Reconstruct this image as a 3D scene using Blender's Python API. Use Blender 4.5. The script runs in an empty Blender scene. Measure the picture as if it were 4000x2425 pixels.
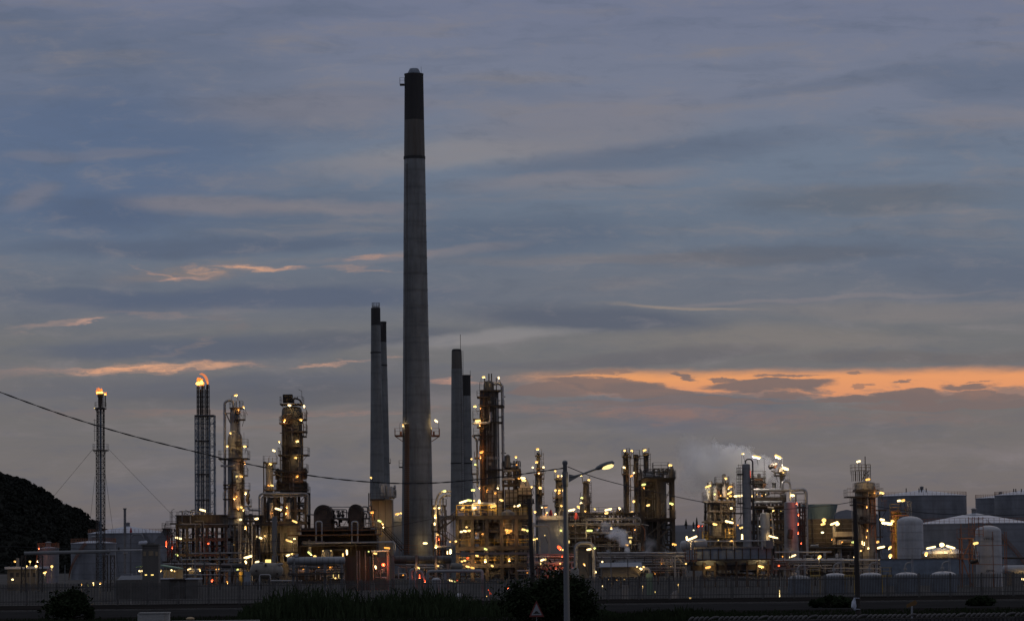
import bpy, math, random
import numpy as np
from mathutils import Vector, Matrix
random.seed(7)
R = math.radians
sc = bpy.context.scene
COL = sc.collection

# ------------------------------------------------------------------ camera
F = 12000.0                      # focal length in pixels of the 4000 px wide photograph
CAMZ = 4.5
PITCH = math.atan((2165 - 1212.5) / F)
ROLL = 0.0113
cp, sp_ = math.cos(PITCH), math.sin(PITCH)
cF = Vector((0, cp, sp_))
u0 = Vector((0, -sp_, cp)); x0 = Vector((1, 0, 0))
cR = x0 * math.cos(ROLL) - u0 * math.sin(ROLL)
cU = u0 * math.cos(ROLL) + x0 * math.sin(ROLL)
cam = bpy.data.cameras.new('camera'); co = bpy.data.objects.new('camera', cam); COL.objects.link(co)
cam.sensor_width = 36.0; cam.lens = F * 36.0 / 4000.0
cam.clip_start = 0.5; cam.clip_end = 20000
m = Matrix((cR, cU, -cF)).transposed().to_4x4(); m.translation = Vector((0, 0, CAMZ))
co.matrix_world = m
sc.camera = co
sc.view_settings.view_transform = 'Standard'; sc.view_settings.look = 'None'
sc.view_settings.exposure = 0.0; sc.view_settings.gamma = 1.0
sc.render.resolution_x = 1024; sc.render.resolution_y = 620
sc.cycles.use_denoising = True
sc.cycles.max_bounces = 8; sc.cycles.diffuse_bounces = 2; sc.cycles.glossy_bounces = 2
sc.cycles.volume_bounces = 6; sc.cycles.transparent_max_bounces = 8
sc.cycles.volume_max_steps = 128; sc.cycles.volume_step_rate = 2.0
sc.cycles.sample_clamp_indirect = 3.0
sc.cycles.use_light_tree = True

def D(px, py):
    return cF + cR * ((px - 2000) / F) + cU * ((1212.5 - py) / F)
def W(px, py, Y):
    d = D(px, py); t = Y / d.y
    return Vector((d.x * t, Y, CAMZ + d.z * t))
def PX(Y): return Y / F          # metres per photograph pixel at depth Y

# ------------------------------------------------------------------ sky
wd = bpy.data.worlds.new('World'); sc.world = wd; wd.use_nodes = True
nt = wd.node_tree; nt.nodes.clear()
def N(t, **k):
    n = nt.nodes.new(t)
    for a, b in k.items(): setattr(n, a, b)
    return n
def L(a, b): nt.links.new(a, b)
def setin(sock, v):
    if hasattr(v, 'node'): L(v, sock)
    else: sock.default_value = v
def MA(op, a, b=0.0, c=0.0, clamp=False):
    n = N('ShaderNodeMath', operation=op, use_clamp=clamp)
    for i, v in enumerate((a, b, c)): setin(n.inputs[i], v)
    return n.outputs[0]
def srgb(c):
    return tuple(((x / 255) / 12.92 if x / 255 <= 0.04045 else ((x / 255 + 0.055) / 1.055) ** 2.4) for x in c) + (1.0,)
def MIX(f, a, b, mode='MIX'):
    n = N('ShaderNodeMix', data_type='RGBA', blend_type=mode)
    setin(n.inputs['Factor'], f); setin(n.inputs['A'], a); setin(n.inputs['B'], b)
    return n.outputs['Result']
def MR(v, a, b, c=0.0, d=1.0, kind='SMOOTHSTEP'):
    n = N('ShaderNodeMapRange', interpolation_type=kind, clamp=True)
    for i, q in zip(('Value', 'From Min', 'From Max', 'To Min', 'To Max'), (v, a, b, c, d)): setin(n.inputs[i], q)
    return n.outputs['Result']
tc = N('ShaderNodeTexCoord'); sx = N('ShaderNodeSeparateXYZ'); L(tc.outputs['Generated'], sx.inputs[0])
yy = MA('MAXIMUM', MA('ABSOLUTE', sx.outputs[1]), 0.05)
su = MA('MULTIPLY', MA('DIVIDE', sx.outputs[0], yy), 10.0)     # horizontal and vertical slope of the view ray, x10
sv = MA('MULTIPLY', MA('DIVIDE', sx.outputs[2], yy), 10.0)
cb = N('ShaderNodeCombineXYZ'); L(su, cb.inputs[0]); L(sv, cb.inputs[1])
def uv(px, py):
    d = D(px, py); return (10 * d.x / d.y, 10 * d.z / d.y)
K = 10 / F                                    # one photograph pixel in these units
def noise(scale, detail=4, rough=0.55, ax=1.0, ay=1.0, src=None, off=(0, 0, 0), lac=2.0, rot=0.0):
    mp = N('ShaderNodeMapping'); mp.inputs['Scale'].default_value = (ax, ay, 1); mp.inputs['Location'].default_value = off
    mp.inputs['Rotation'].default_value = (0, 0, rot)
    L(src if src is not None else cb.outputs[0], mp.inputs[0])
    n = N('ShaderNodeTexNoise'); n.inputs['Scale'].default_value = scale; n.inputs['Detail'].default_value = detail
    n.inputs['Roughness'].default_value = rough; n.inputs['Lacunarity'].default_value = lac
    L(mp.outputs[0], n.inputs['Vector'])
    return n
def warp(amt, scale, ax, ay, off):
    n = noise(scale, 5, 0.6, ax, ay, off=off)
    s = N('ShaderNodeVectorMath', operation='SUBTRACT'); L(n.outputs['Color'], s.inputs[0]); s.inputs[1].default_value = (.5, .5, .5)
    q = N('ShaderNodeVectorMath', operation='MULTIPLY'); L(s.outputs[0], q.inputs[0]); q.inputs[1].default_value = (amt[0], amt[1], 0)
    a = N('ShaderNodeVectorMath', operation='ADD'); L(cb.outputs[0], a.inputs[0]); L(q.outputs[0], a.inputs[1])
    return a.outputs[0]
wsoft = warp((0.42, 0.11), 1.3, 1.0, 4.0, (3, 1, 0))
wfine = warp((0.22, 0.075), 5.0, 1.0, 4.5, (7, 2, 0))
def blob(px, py, rx, ry, rot=0.0, src=None, a=0.05, b=0.7):
    """soft elliptical mask centred on a direction, radii in photograph pixels"""
    c = uv(px, py)
    mp = N('ShaderNodeMapping', vector_type='TEXTURE')
    mp.inputs['Location'].default_value = (c[0], c[1], 0); mp.inputs['Rotation'].default_value = (0, 0, R(rot))
    mp.inputs['Scale'].default_value = (rx * K, ry * K, 1)
    L(src if src is not None else wsoft, mp.inputs[0])
    g = N('ShaderNodeTexGradient', gradient_type='SPHERICAL'); L(mp.outputs[0], g.inputs[0])
    return MR(g.outputs['Fac'], a, b)
# base gradient by elevation
def vy(py): return uv(2000, py)[1]
ramp = N('ShaderNodeValToRGB'); ramp.color_ramp.interpolation = 'EASE'
lo, hi = vy(2165), vy(0)
stops = [(2165, (104, 96, 96)), (2050, (107, 102, 102)), (1850, (107, 106, 108)), (1640, (103, 104, 108)), (1500, (103, 104, 110)),
         (1330, (103, 106, 112)), (1150, (97, 105, 120)), (900, (95, 108, 127)), (650, (102, 115, 135)), (350, (110, 117, 137)), (0, (107, 114, 137))]
f_el = MR(sv, lo, hi, kind='LINEAR')
L(f_el, ramp.inputs[0])
els = ramp.color_ramp.elements
for i, (py, c) in enumerate(stops):
    pos = max(0.0, min(1.0, (vy(py) - lo) / (hi - lo)))
    e = els[0] if i == 0 else (els[1] if i == 1 else els.new(pos))
    e.position = pos; e.color = srgb(c)
sky = ramp.outputs[0]
# wide, soft lighter and darker banks
n1 = noise(0.9, 5, 0.5, 0.55, 2.6, src=wsoft, off=(4.3, .7, 0), rot=-.03).outputs['Fac']
n2 = noise(2.6, 6, 0.6, 0.45, 4.2, src=wsoft, off=(1.3, 5.7, 0), rot=.05).outputs['Fac']
sky = MIX(MR(n1, .50, .70, 0, .60), sky, srgb((79, 94, 118)))
sky = MIX(MR(n2, .50, .74, 0, .55), sky, srgb((123, 119, 124)))
sky = MIX(MR(n2, .50, .30, 0, .26), sky, srgb((78, 91, 113)))
B_ = (76, 96, 128); BD = (72, 84, 104); WA = (126, 120, 126); WP = (136, 134, 138); OR = (228, 168, 130); PK = (146, 118, 112)
for (px, py, rx, ry, rot, colr, amt) in [
    (250, 640, 1200, 460, 0, B_, .72), (1200, 420, 700, 110, 2, WA, .38), (1750, 600, 620, 95, 6, WP, .55), (2250, 500, 800, 170, 4, WA, .45),
    (1500, 640, 500, 60, 3, WA, .3), (2560, 600, 950, 85, 5, (84, 96, 118), .6), (3300, 330, 700, 50, 8, (82, 95, 118), .4), (3900, 300, 500, 120, 4, (84, 98, 122), .55),
    (3850, 470, 400, 80, 0, WA, .35), (400, 830, 420, 100, 0, (74, 91, 119), .8), (850, 795, 520, 56, -2, WA, .6), (1400, 800, 500, 40, -2, WA, .5), (70, 770, 200, 70, 14, WA, .4),
    (480, 600, 300, 34, 0, WA, .28), (150, 600, 220, 34, 0, WA, .28), (2300, 700, 700, 60, 2, WA, .5), (3400, 780, 800, 90, 0, (86, 94, 108), .6), (2000, 930, 700, 110, 0, (80, 95, 118), .7),
    (800, 960, 1100, 60, 0, (77, 91, 115), .75), (1000, 1160, 1200, 70, 0, (75, 89, 114), .8), (400, 1150, 700, 40, 0, (77, 91, 115), .6),
    (2300, 1240, 700, 80, -3, (76, 87, 107), .85), (700, 1360, 900, 70, 0, (78, 90, 111), .8), (1400, 1330, 700, 60, 3, (78, 87, 105), .7), (1000, 1500, 1200, 70, 0, (80, 89, 106), .6),
    (1900, 1320, 520, 38, 4, WP, .62), (3000, 1330, 900, 80, 0, (118, 114, 114), .6), (3500, 1210, 800, 50, 0, (120, 116, 118), .5), (2400, 1020, 1000, 30, 0, (112, 110, 118), .5),
    (1700, 1000, 450, 30, 6, WA, .45), (3000, 1000, 900, 60, 2, (84, 90, 104), .5), (3600, 1395, 900, 40, 0, (98, 97, 103), .7), (2500, 1390, 800, 40, 3, (92, 94, 104), .7),
    (3200, 1170, 900, 16, 2, WA, .45), (2700, 1200, 420, 13, -4, (136, 126, 122), .8), (1200, 1540, 1200, 60, 0, (80, 86, 98), .5)]:
    sky = MIX(MA('MULTIPLY', blob(px, py, rx, ry, rot), amt), sky, srgb(colr))
mot = noise(5.0, 7, .66, .8, 2.3, src=wsoft, off=(8.1, 3.3, 0), rot=.06).outputs['Fac']
sky = MIX(MR(mot, .50, .76, 0, .42), sky, srgb((128, 124, 130)))
sky = MIX(MR(mot, .50, .26, 0, .34), sky, srgb((76, 88, 108)))
wisp = MR(noise(9, 7, .72, .35, 3.6, src=wfine, off=(5.5, 1.2, 0), rot=.04).outputs['Fac'], .36, .62, .12, 1)
# warm streaks of lit cloud base
for (px, py, rx, ry, rot, colr, amt) in [
    (750, 1060, 420, 55, 3, (130, 116, 112), .75), (980, 1043, 250, 15, -3, OR, .75), (700, 1085, 170, 13, 6, (196, 150, 130), .75), (600, 1062, 110, 11, -22, (190, 146, 124), .65),
    (780, 1052, 130, 13, -12, (184, 144, 124), .65), (1430, 1012, 110, 16, 10, (196, 150, 128), .75), (1400, 1058, 220, 13, -3, (160, 132, 122), .75), (1480, 1005, 320, 18, 4, (140, 122, 120), .6),
    (190, 1268, 240, 18, 8, (136, 122, 122), .8), (300, 1260, 100, 10, 10, (184, 146, 132), .75), (620, 1235, 420, 14, -2, (126, 116, 120), .7), (900, 1250, 120, 60, -40, (112, 106, 112), .5),
    (700, 1360, 260, 17, 14, (118, 110, 114), .7), (300, 1452, 300, 22, 0, (176, 140, 126), .8), (640, 1437, 470, 27, 2, OR, .95), (480, 1444, 300, 16, 0, (226, 160, 124), .6), (900, 1431, 180, 13, 3, (190, 146, 126), .8),
    (1280, 1415, 200, 10, 3, (200, 152, 130), .8), (1450, 1402, 260, 10, 4, (160, 132, 124), .7), (60, 1460, 260, 20, 0, (128, 114, 114), .7),
    (1780, 1482, 180, 10, 0, (196, 146, 126), .85), (900, 1612, 1100, 24, 0, (126, 108, 106), .6), (1400, 1610, 420, 13, 2, (150, 120, 112), .7), (1200, 1665, 900, 24, 0, (118, 106, 104), .5),
    (2200, 1470, 320, 26, 2, (186, 140, 116), .7), (2250, 1600, 420, 34, -2, (140, 112, 106), .8), (2600, 1620, 620, 42, 0, (134, 108, 104), .75), (3300, 1640, 900, 46, 0, (126, 106, 104), .6)]:
    sky = MIX(MA('MULTIPLY', MA('MULTIPLY', blob(px, py, rx, ry, rot, src=wfine, a=.0, b=.85), wisp), amt), sky, srgb(colr))
# the open gap of orange sky low in the west, its ragged lower edge and the small dark clouds in front of it
sxw = N('ShaderNodeSeparateXYZ'); L(wfine, sxw.inputs[0])
sep2 = N('ShaderNodeSeparateXYZ'); L(wsoft, sep2.inputs[0])
xx = sxw.outputs[0]; yv = sxw.outputs[1]
ua, va = uv(2050, 1478); ub, vb = uv(4000, 1415)
def line(p1, p2):
    (a1, b1), (a2, b2) = uv(*p1), uv(*p2)
    s = (b2 - b1) / (a2 - a1)
    return MA('MULTIPLY_ADD', su, s, b1 - s * a1)
top = line((2050, 1448), (4000, 1432)); bot = line((2250, 1530), (4000, 1556))
gap = MA('MULTIPLY', MR(MA('SUBTRACT', top, MA('MULTIPLY_ADD', yv, .5, MA('MULTIPLY', sv, .5))), -.012, .030), MR(MA('SUBTRACT', yv, bot), -.010, .012))
gap = MA('MULTIPLY', gap, MR(su, uv(1960, 1450)[0], uv(2450, 1450)[0]))
edge = noise(7, 6, .62, .5, 3.0, src=wfine, off=(2.2, 9.1, 0)).outputs['Fac']
height = MR(sv, uv(3000, 1560)[1], uv(3000, 1430)[1], 0, 1, 'LINEAR')
gapcol = MIX(height, srgb((196, 134, 108)), srgb((236, 160, 98)))
gapcol = MIX(MR(su, uv(2300, 1450)[0], uv(3700, 1450)[0], 0, .6), gapcol, srgb((226, 150, 104)))
keep = MR(MA('ADD', edge, MA('MULTIPLY', height, .34)), .42, .66)
sky = MIX(MA('MULTIPLY', gap, MR(keep, 0, 1, .22, 1)), sky, gapcol)
for (px, py, rx, ry, rot, amt) in [
    (2350, 1500, 330, 36, -4, .9), (2150, 1525, 260, 30, 0, .85), (2680, 1462, 60, 15, -14, .9), (2520, 1525, 260, 34, -6, .9), (2990, 1502, 330, 34, 0, .95), (2820, 1478, 80, 10, -4, .85),
    (3080, 1465, 170, 9, 0, .8), (3080, 1537, 130, 10, 0, .8), (2330, 1452, 220, 10, 0, .6), (3560, 1545, 180, 34, 0, .95), (3330, 1556, 190, 20, 0, .9), (3790, 1508, 150, 24, 0, .9), (3550, 1488, 60, 8, 0, .8),
    (3330, 1452, 60, 6, 0, .7), (3850, 1545, 260, 22, 0, .85), (3820, 1480, 70, 6, 0, .6), (3370, 1508, 60, 6, 0, .6), (2880, 1558, 230, 12, 0, .8), (3760, 1580, 600, 28, 0, .8), (2700, 1570, 600, 22, 0, .7)]:
    sky = MIX(MA('MULTIPLY', blob(px, py, rx, ry, rot, src=wfine, a=.12, b=.42), amt), sky, srgb((112, 100, 102)))
# above and around the view: overcast, brighter towards the zenith; dim towards the ground
zz = sx.outputs[2]
sky = MIX(MR(zz, .20, .75), sky, srgb((146, 150, 163)))
sky = MIX(MR(sx.outputs[1], .3, -.5, 0, .3), sky, srgb((62, 68, 84)))
sky = MIX(MR(zz, -.004, -.03), sky, srgb((40, 38, 38)))
nish = N('ShaderNodeTexSky', sky_type='NISHITA'); nish.sun_disc = False
nish.sun_elevation = R(-3.0); nish.sun_rotation = R(12); nish.altitude = 10
bg1 = N('ShaderNodeBackground'); L(nish.outputs[0], bg1.inputs[0]); bg1.inputs[1].default_value = 0.06
bg2 = N('ShaderNodeBackground'); L(sky, bg2.inputs[0]); bg2.inputs[1].default_value = 1.02
ad = N('ShaderNodeAddShader'); L(bg1.outputs[0], ad.inputs[0]); L(bg2.outputs[0], ad.inputs[1])
wo = N('ShaderNodeOutputWorld'); L(ad.outputs[0], wo.inputs[0])
wd.cycles.sampling_method = 'MANUAL'; wd.cycles.sample_map_resolution = 512

sun = bpy.data.lights.new('sun', 'SUN'); sun.energy = 0.10; sun.angle = R(25); sun.color = (1, .78, .62)
so = bpy.data.objects.new('sun', sun); COL.objects.link(so)
so.rotation_euler = (R(-70), 0, R(-12))        # light leaving the afterglow low in the west, ahead of the camera

# ------------------------------------------------------------------ materials
MT = {}
def material(name, c_, rough=.6, metal=0.0, var=.3, scale=.6, streak=False, bump=0.0, bscale=4.0, lines=0.0, dirt=None, dirt_amt=.5, stretch=None, spec=.5, joints=0.0):
    c = c_
    m = bpy.data.materials.new(name); m.use_nodes = True; t = m.node_tree; nd = t.nodes; b = nd['Principled BSDF']
    b.inputs['Roughness'].default_value = rough; b.inputs['Specular IOR Level'].default_value = 0.0 if name in ('soil', 'asphalt', 'yard', 'canopy', 'leaf_reed', 'leaf_grass', 'leaf_bush') else spec; b.inputs['Metallic'].default_value = metal
    tc = nd.new('ShaderNodeTexCoord'); mp = nd.new('ShaderNodeMapping')
    mp.inputs['Scale'].default_value = stretch if stretch else ((1, 1, .09) if streak else (1, 1, 1))
    t.links.new(tc.outputs['Object'], mp.inputs[0])
    n = nd.new('ShaderNodeTexNoise'); n.inputs['Scale'].default_value = scale; n.inputs['Detail'].default_value = 6; n.inputs['Roughness'].default_value = .65
    t.links.new(mp.outputs[0], n.inputs[0])
    mr = nd.new('ShaderNodeMapRange'); mr.inputs['From Min'].default_value = .3; mr.inputs['From Max'].default_value = .7
    mr.inputs['To Min'].default_value = 1 - var; mr.inputs['To Max'].default_value = 1 + var
    t.links.new(n.outputs['Fac'], mr.inputs[0])
    mx = nd.new('ShaderNodeVectorMath'); mx.operation = 'SCALE'; mx.inputs[0].default_value = c; t.links.new(mr.outputs[0], mx.inputs['Scale'])
    out = mx.outputs[0]
    if dirt:
        n2 = nd.new('ShaderNodeTexNoise'); n2.inputs['Scale'].default_value = scale * 2.3; n2.inputs['Detail'].default_value = 8; n2.inputs['Roughness'].default_value = .7
        t.links.new(mp.outputs[0], n2.inputs[0])
        m2 = nd.new('ShaderNodeMapRange'); m2.inputs['From Min'].default_value = .5; m2.inputs['From Max'].default_value = .72; m2.inputs['To Max'].default_value = dirt_amt
        t.links.new(n2.outputs['Fac'], m2.inputs[0])
        q = nd.new('ShaderNodeMix'); q.data_type = 'RGBA'; t.links.new(m2.outputs[0], q.inputs['Factor']); t.links.new(out, q.inputs['A']); q.inputs['B'].default_value = (*dirt, 1)
        out = q.outputs['Result']
    if joints:                                  # dark horizontal joints and plate seams at a regular lift height
        wj = nd.new('ShaderNodeTexWave'); wj.wave_type = 'BANDS'; wj.bands_direction = 'Z'; wj.inputs['Scale'].default_value = .31416 / joints; wj.inputs['Distortion'].default_value = .25; wj.inputs['Detail'].default_value = 2
        t.links.new(tc.outputs['Object'], wj.inputs[0])
        mj = nd.new('ShaderNodeMapRange'); mj.inputs['From Min'].default_value = .90; mj.inputs['From Max'].default_value = 1.0; mj.inputs['To Min'].default_value = 1.0; mj.inputs['To Max'].default_value = .84
        t.links.new(wj.outputs['Fac'], mj.inputs[0])
        n9 = nd.new('ShaderNodeTexNoise'); n9.inputs['Scale'].default_value = .22; n9.inputs['Detail'].default_value = 7; n9.inputs['Roughness'].default_value = .7; t.links.new(tc.outputs['Object'], n9.inputs[0])
        m9 = nd.new('ShaderNodeMapRange'); m9.inputs['From Min'].default_value = .3; m9.inputs['From Max'].default_value = .7; m9.inputs['To Min'].default_value = .72; m9.inputs['To Max'].default_value = 1.22; t.links.new(n9.outputs['Fac'], m9.inputs[0])
        q9 = nd.new('ShaderNodeMath'); q9.operation = 'MULTIPLY'; t.links.new(mj.outputs[0], q9.inputs[0]); t.links.new(m9.outputs[0], q9.inputs[1])
        v9 = nd.new('ShaderNodeVectorMath'); v9.operation = 'SCALE'; t.links.new(out, v9.inputs[0]); t.links.new(q9.outputs[0], v9.inputs['Scale']); out = v9.outputs[0]
    t.links.new(out, b.inputs['Base Color'])
    if lines:                                   # sheet seams or corrugation
        w = nd.new('ShaderNodeTexWave'); w.wave_type = 'BANDS'; w.bands_direction = 'Z' if lines < 0 else 'X'
        w.inputs['Scale'].default_value = abs(lines); w.inputs['Distortion'].default_value = 0
        t.links.new(tc.outputs['Object'], w.inputs[0])
        bp = nd.new('ShaderNodeBump'); bp.inputs['Strength'].default_value = .5; bp.inputs['Distance'].default_value = .08
        t.links.new(w.outputs['Fac'], bp.inputs['Height']); t.links.new(bp.outputs[0], b.inputs['Normal'])
    elif bump:
        n3 = nd.new('ShaderNodeTexNoise'); n3.inputs['Scale'].default_value = bscale; n3.inputs['Detail'].default_value = 5
        t.links.new(tc.outputs['Object'], n3.inputs[0])
        bp = nd.new('ShaderNodeBump'); bp.inputs['Strength'].default_value = bump; bp.inputs['Distance'].default_value = .15
        t.links.new(n3.outputs['Fac'], bp.inputs['Height']); t.links.new(bp.outputs[0], b.inputs['Normal'])
    MT[name] = m
    return m
def emit(name, c, s):
    m = bpy.data.materials.new(name); m.use_nodes = True; t = m.node_tree; t.nodes.clear()
    e = t.nodes.new('ShaderNodeEmission'); e.inputs[0].default_value = (*c, 1); e.inputs[1].default_value = s
    o = t.nodes.new('ShaderNodeOutputMaterial'); t.links.new(e.outputs[0], o.inputs[0]); MT[name] = m
    return m
RUST = (.06, .034, .02)
material('concrete', (.19, .20, .205), .85, 0, .38, .30, True, .25, 6, dirt=(.09, .085, .08), dirt_amt=.8, joints=3.4)
material('concrete_warm', (.22, .195, .165), .85, 0, .3, .4, True, .25, 6, dirt=(.10, .08, .06), dirt_amt=.6)
material('concrete_mid', (.115, .108, .098), .9, 0, .25, .4, True, .25, 6, dirt=(.08, .055, .04), dirt_amt=.6)
material('soot', (.036, .035, .036), .9, 0, .4, .4, True)
material('soot_patchy', (.03, .028, .03), .9, 0, .4, .4, True, dirt=(.35, .33, .33), dirt_amt=.6)
material('steel_dark', (.055, .045, .038), .75, .2, .5, .8, False, dirt=RUST, dirt_amt=.6)
material('steel_grey', (.16, .16, .165), .6, .3, .35, .8, False, dirt=(.07, .05, .04), dirt_amt=.5)
material('steel_blue', (.17, .20, .24), .6, .2, .3, .8, False)
material('rust', (.052, .042, .034), .85, 0, .5, .5, True, dirt=(.03, .022, .02), dirt_amt=.7)
material('rust_orange', (.15, .07, .03), .8, 0, .5, .5, True, dirt=(.05, .03, .02), dirt_amt=.7)
material('alu', (.36, .355, .36), .42, .75, .25, 1.2, False, dirt=(.16, .14, .12), dirt_amt=.4)
material('insulation', (.28, .27, .26), .55, .35, .25, .9, True, dirt=(.14, .10, .07), dirt_amt=.55)
material('vessel_dark', (.085, .08, .077), .6, .3, .4, .6, True, dirt=(.05, .033, .022), dirt_amt=.6, joints=2.6)
material('vessel_beige', (.215, .2, .175), .6, .1, .3, .5, True, dirt=(.09, .065, .045), dirt_amt=.7, joints=2.2)
material('vessel_brown', (.09, .087, .083), .65, .15, .4, .5, True, dirt=(.05, .036, .026), dirt_amt=.7, joints=2.6)
material('vessel_white', (.36, .36, .37), .5, .05, .22, .5, True, dirt=(.2, .16, .13), dirt_amt=.5, joints=2.4)
material('vessel_grey', (.25, .255, .265), .5, .2, .18, .6, True, dirt=(.12, .10, .08), dirt_amt=.55, joints=2.4)
material('tank_blue', (.185, .192, .212), .6, .1, .28, .2, True, dirt=(.10, .09, .09), dirt_amt=.5, joints=2.4)
material('tank_roof', (.40, .42, .47), .6, .1, .14, .3, False, dirt=(.3, .3, .32), dirt_amt=.4)
material('brick_dark', (.075, .05, .038), .9, 0, .5, .6, False, .4, 3, dirt=(.03, .025, .022), dirt_amt=.7)
material('pipe_pink', (.17, .13, .12), .6, .2, .35, .6, False)
material('yellow_paint', (.48, .31, .05), .6, 0, .25, 1.0, dirt=(.2, .1, .03))
material('orange_steel', (.24, .10, .05), .7, 0, .35, .8, dirt=(.12, .06, .04))
material('teal_paint', (.07, .12, .17), .7, 0, .25, .3, True)
material('green_paint', (.20, .30, .20), .7, 0, .2, .6)
material('red_paint', (.30, .025, .03), .6, 0, .2, 1.0)
material('shed_grey', (.20, .225, .27), .65, .1, .12, .4, False, lines=8, dirt=(.14, .13, .12), dirt_amt=.3)
material('shed_roof', (.30, .32, .36), .65, .1, .12, .4, False, lines=8)
material('corrugated_rust', (.055, .038, .028), .85, 0, .5, .5, True, lines=10, dirt=(.035, .03, .03), dirt_amt=.7)
material('wood_pole', (.04, .032, .028), .9, 0, .35, 2.0, True, .3, 9)
material('pole_grey', (.17, .175, .18), .6, .1, .18, 1.2, True, dirt=(.2, .16, .13), dirt_amt=.3)
material('fence_paint', (.085, .08, .075), .75, .1, .35, 1.2, False, dirt=(.06, .045, .04), dirt_amt=.5)
material('whitewash', (.36, .355, .335), .85, 0, .2, 1.2, True, .3, 5, dirt=(.25, .18, .11), dirt_amt=.6)
material('roof_tile', (.10, .092, .09), .85, 0, .35, 2.0, False, .3, 8)
material('wall_dark', (.07, .065, .062), .9, 0, .3, 1.0, True, .3, 5)
material('brass', (.30, .21, .10), .5, .4, .3, 4.0)
material('cable_black', (.015, .015, .016), .7, 0, .2, 6.0)
material('glass_dark', (.03, .03, .035), .15, 0, .1, 1.0)
material('window_dim', (.22, .17, .11), .3, 0, .3, 2.0)
material('sign_white', (.25, .26, .28), .5, 0, .08, 2.0)
material('sign_red', (.14, .025, .02), .5, 0, .15, 2.0)
material('sign_black', (.02, .02, .02), .5, 0, .1, 2.0)
material('cloth_white', (.50, .53, .60), .8, 0, .2, 2.0)
material('mustard', (.15, .08, .025), .8, 0, .3, 2.0)
material('soil', (.020, .018, .017), .95, 0, .4, .12, False, .5, 1.2)
material('asphalt', (.030, .029, .029), .9, 0, .25, .2, False, .3, 3)
material('yard', (.10, .095, .09), .9, 0, .3, .1, False, .3, 1)
material('bark', (.05, .04, .03), .9, 0, .3, 4, True, .4, 9)
material('canopy', (.021, .022, .019), .9, 0, .55, .25, False, .5, 1)
material('far_green', (.028, .032, .040), .95, 0, .35, .02, False)
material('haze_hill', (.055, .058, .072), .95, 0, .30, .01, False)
def leafmat(name, c, var=.5, scale=1.2):
    m = material(name, c, .8, 0, var, scale)
    return m
leafmat('leaf_bush', (.021, .028, .015)); leafmat('leaf_reed', (.036, .048, .024), .5, .8); leafmat('leaf_grass', (.026, .034, .017), .5, .5)
leafmat('leaf_pine', (.02, .028, .02))
LS = 5.0; SP = 44.0; emit('spill_flood', (1.0, .86, .68), 560.0)
emit('spill_yellow', (1.0, .64, .25), SP); emit('spill_amber', (1.0, .42, .12), SP); emit('spill_red', (1.0, .12, .05), SP * 1.5)
emit('glow_yellow', (1.0, .62, .19), 1.8); emit('glow_bright', (1.0, .74, .34), 3.0); emit('glow_greenish', (.86, .95, .28), 1.5); emit('glow_orange', (1.0, .50, .12), 1.6); emit('glow_amber', (1.0, .40, .07), 1.5); emit('glow_red', (1.0, .10, .03), 3.0)
emit('glow_white', (.95, .92, .55), LS * .5); emit('glow_dim', (1.0, .74, .25), 1.1)
emit('flame_core', (1.0, .55, .10), 4.0); emit('flame_outer', (1.0, .22, .03), 1.7); emit('flame_tip', (1.0, .30, .12), .75)
emit('window_lit', (1.0, .72, .22), 1.6); emit('lens_glow', (1.0, .74, .30), 1.5); emit('lens_edge', (1.0, .70, .10), 1.3)

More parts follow.
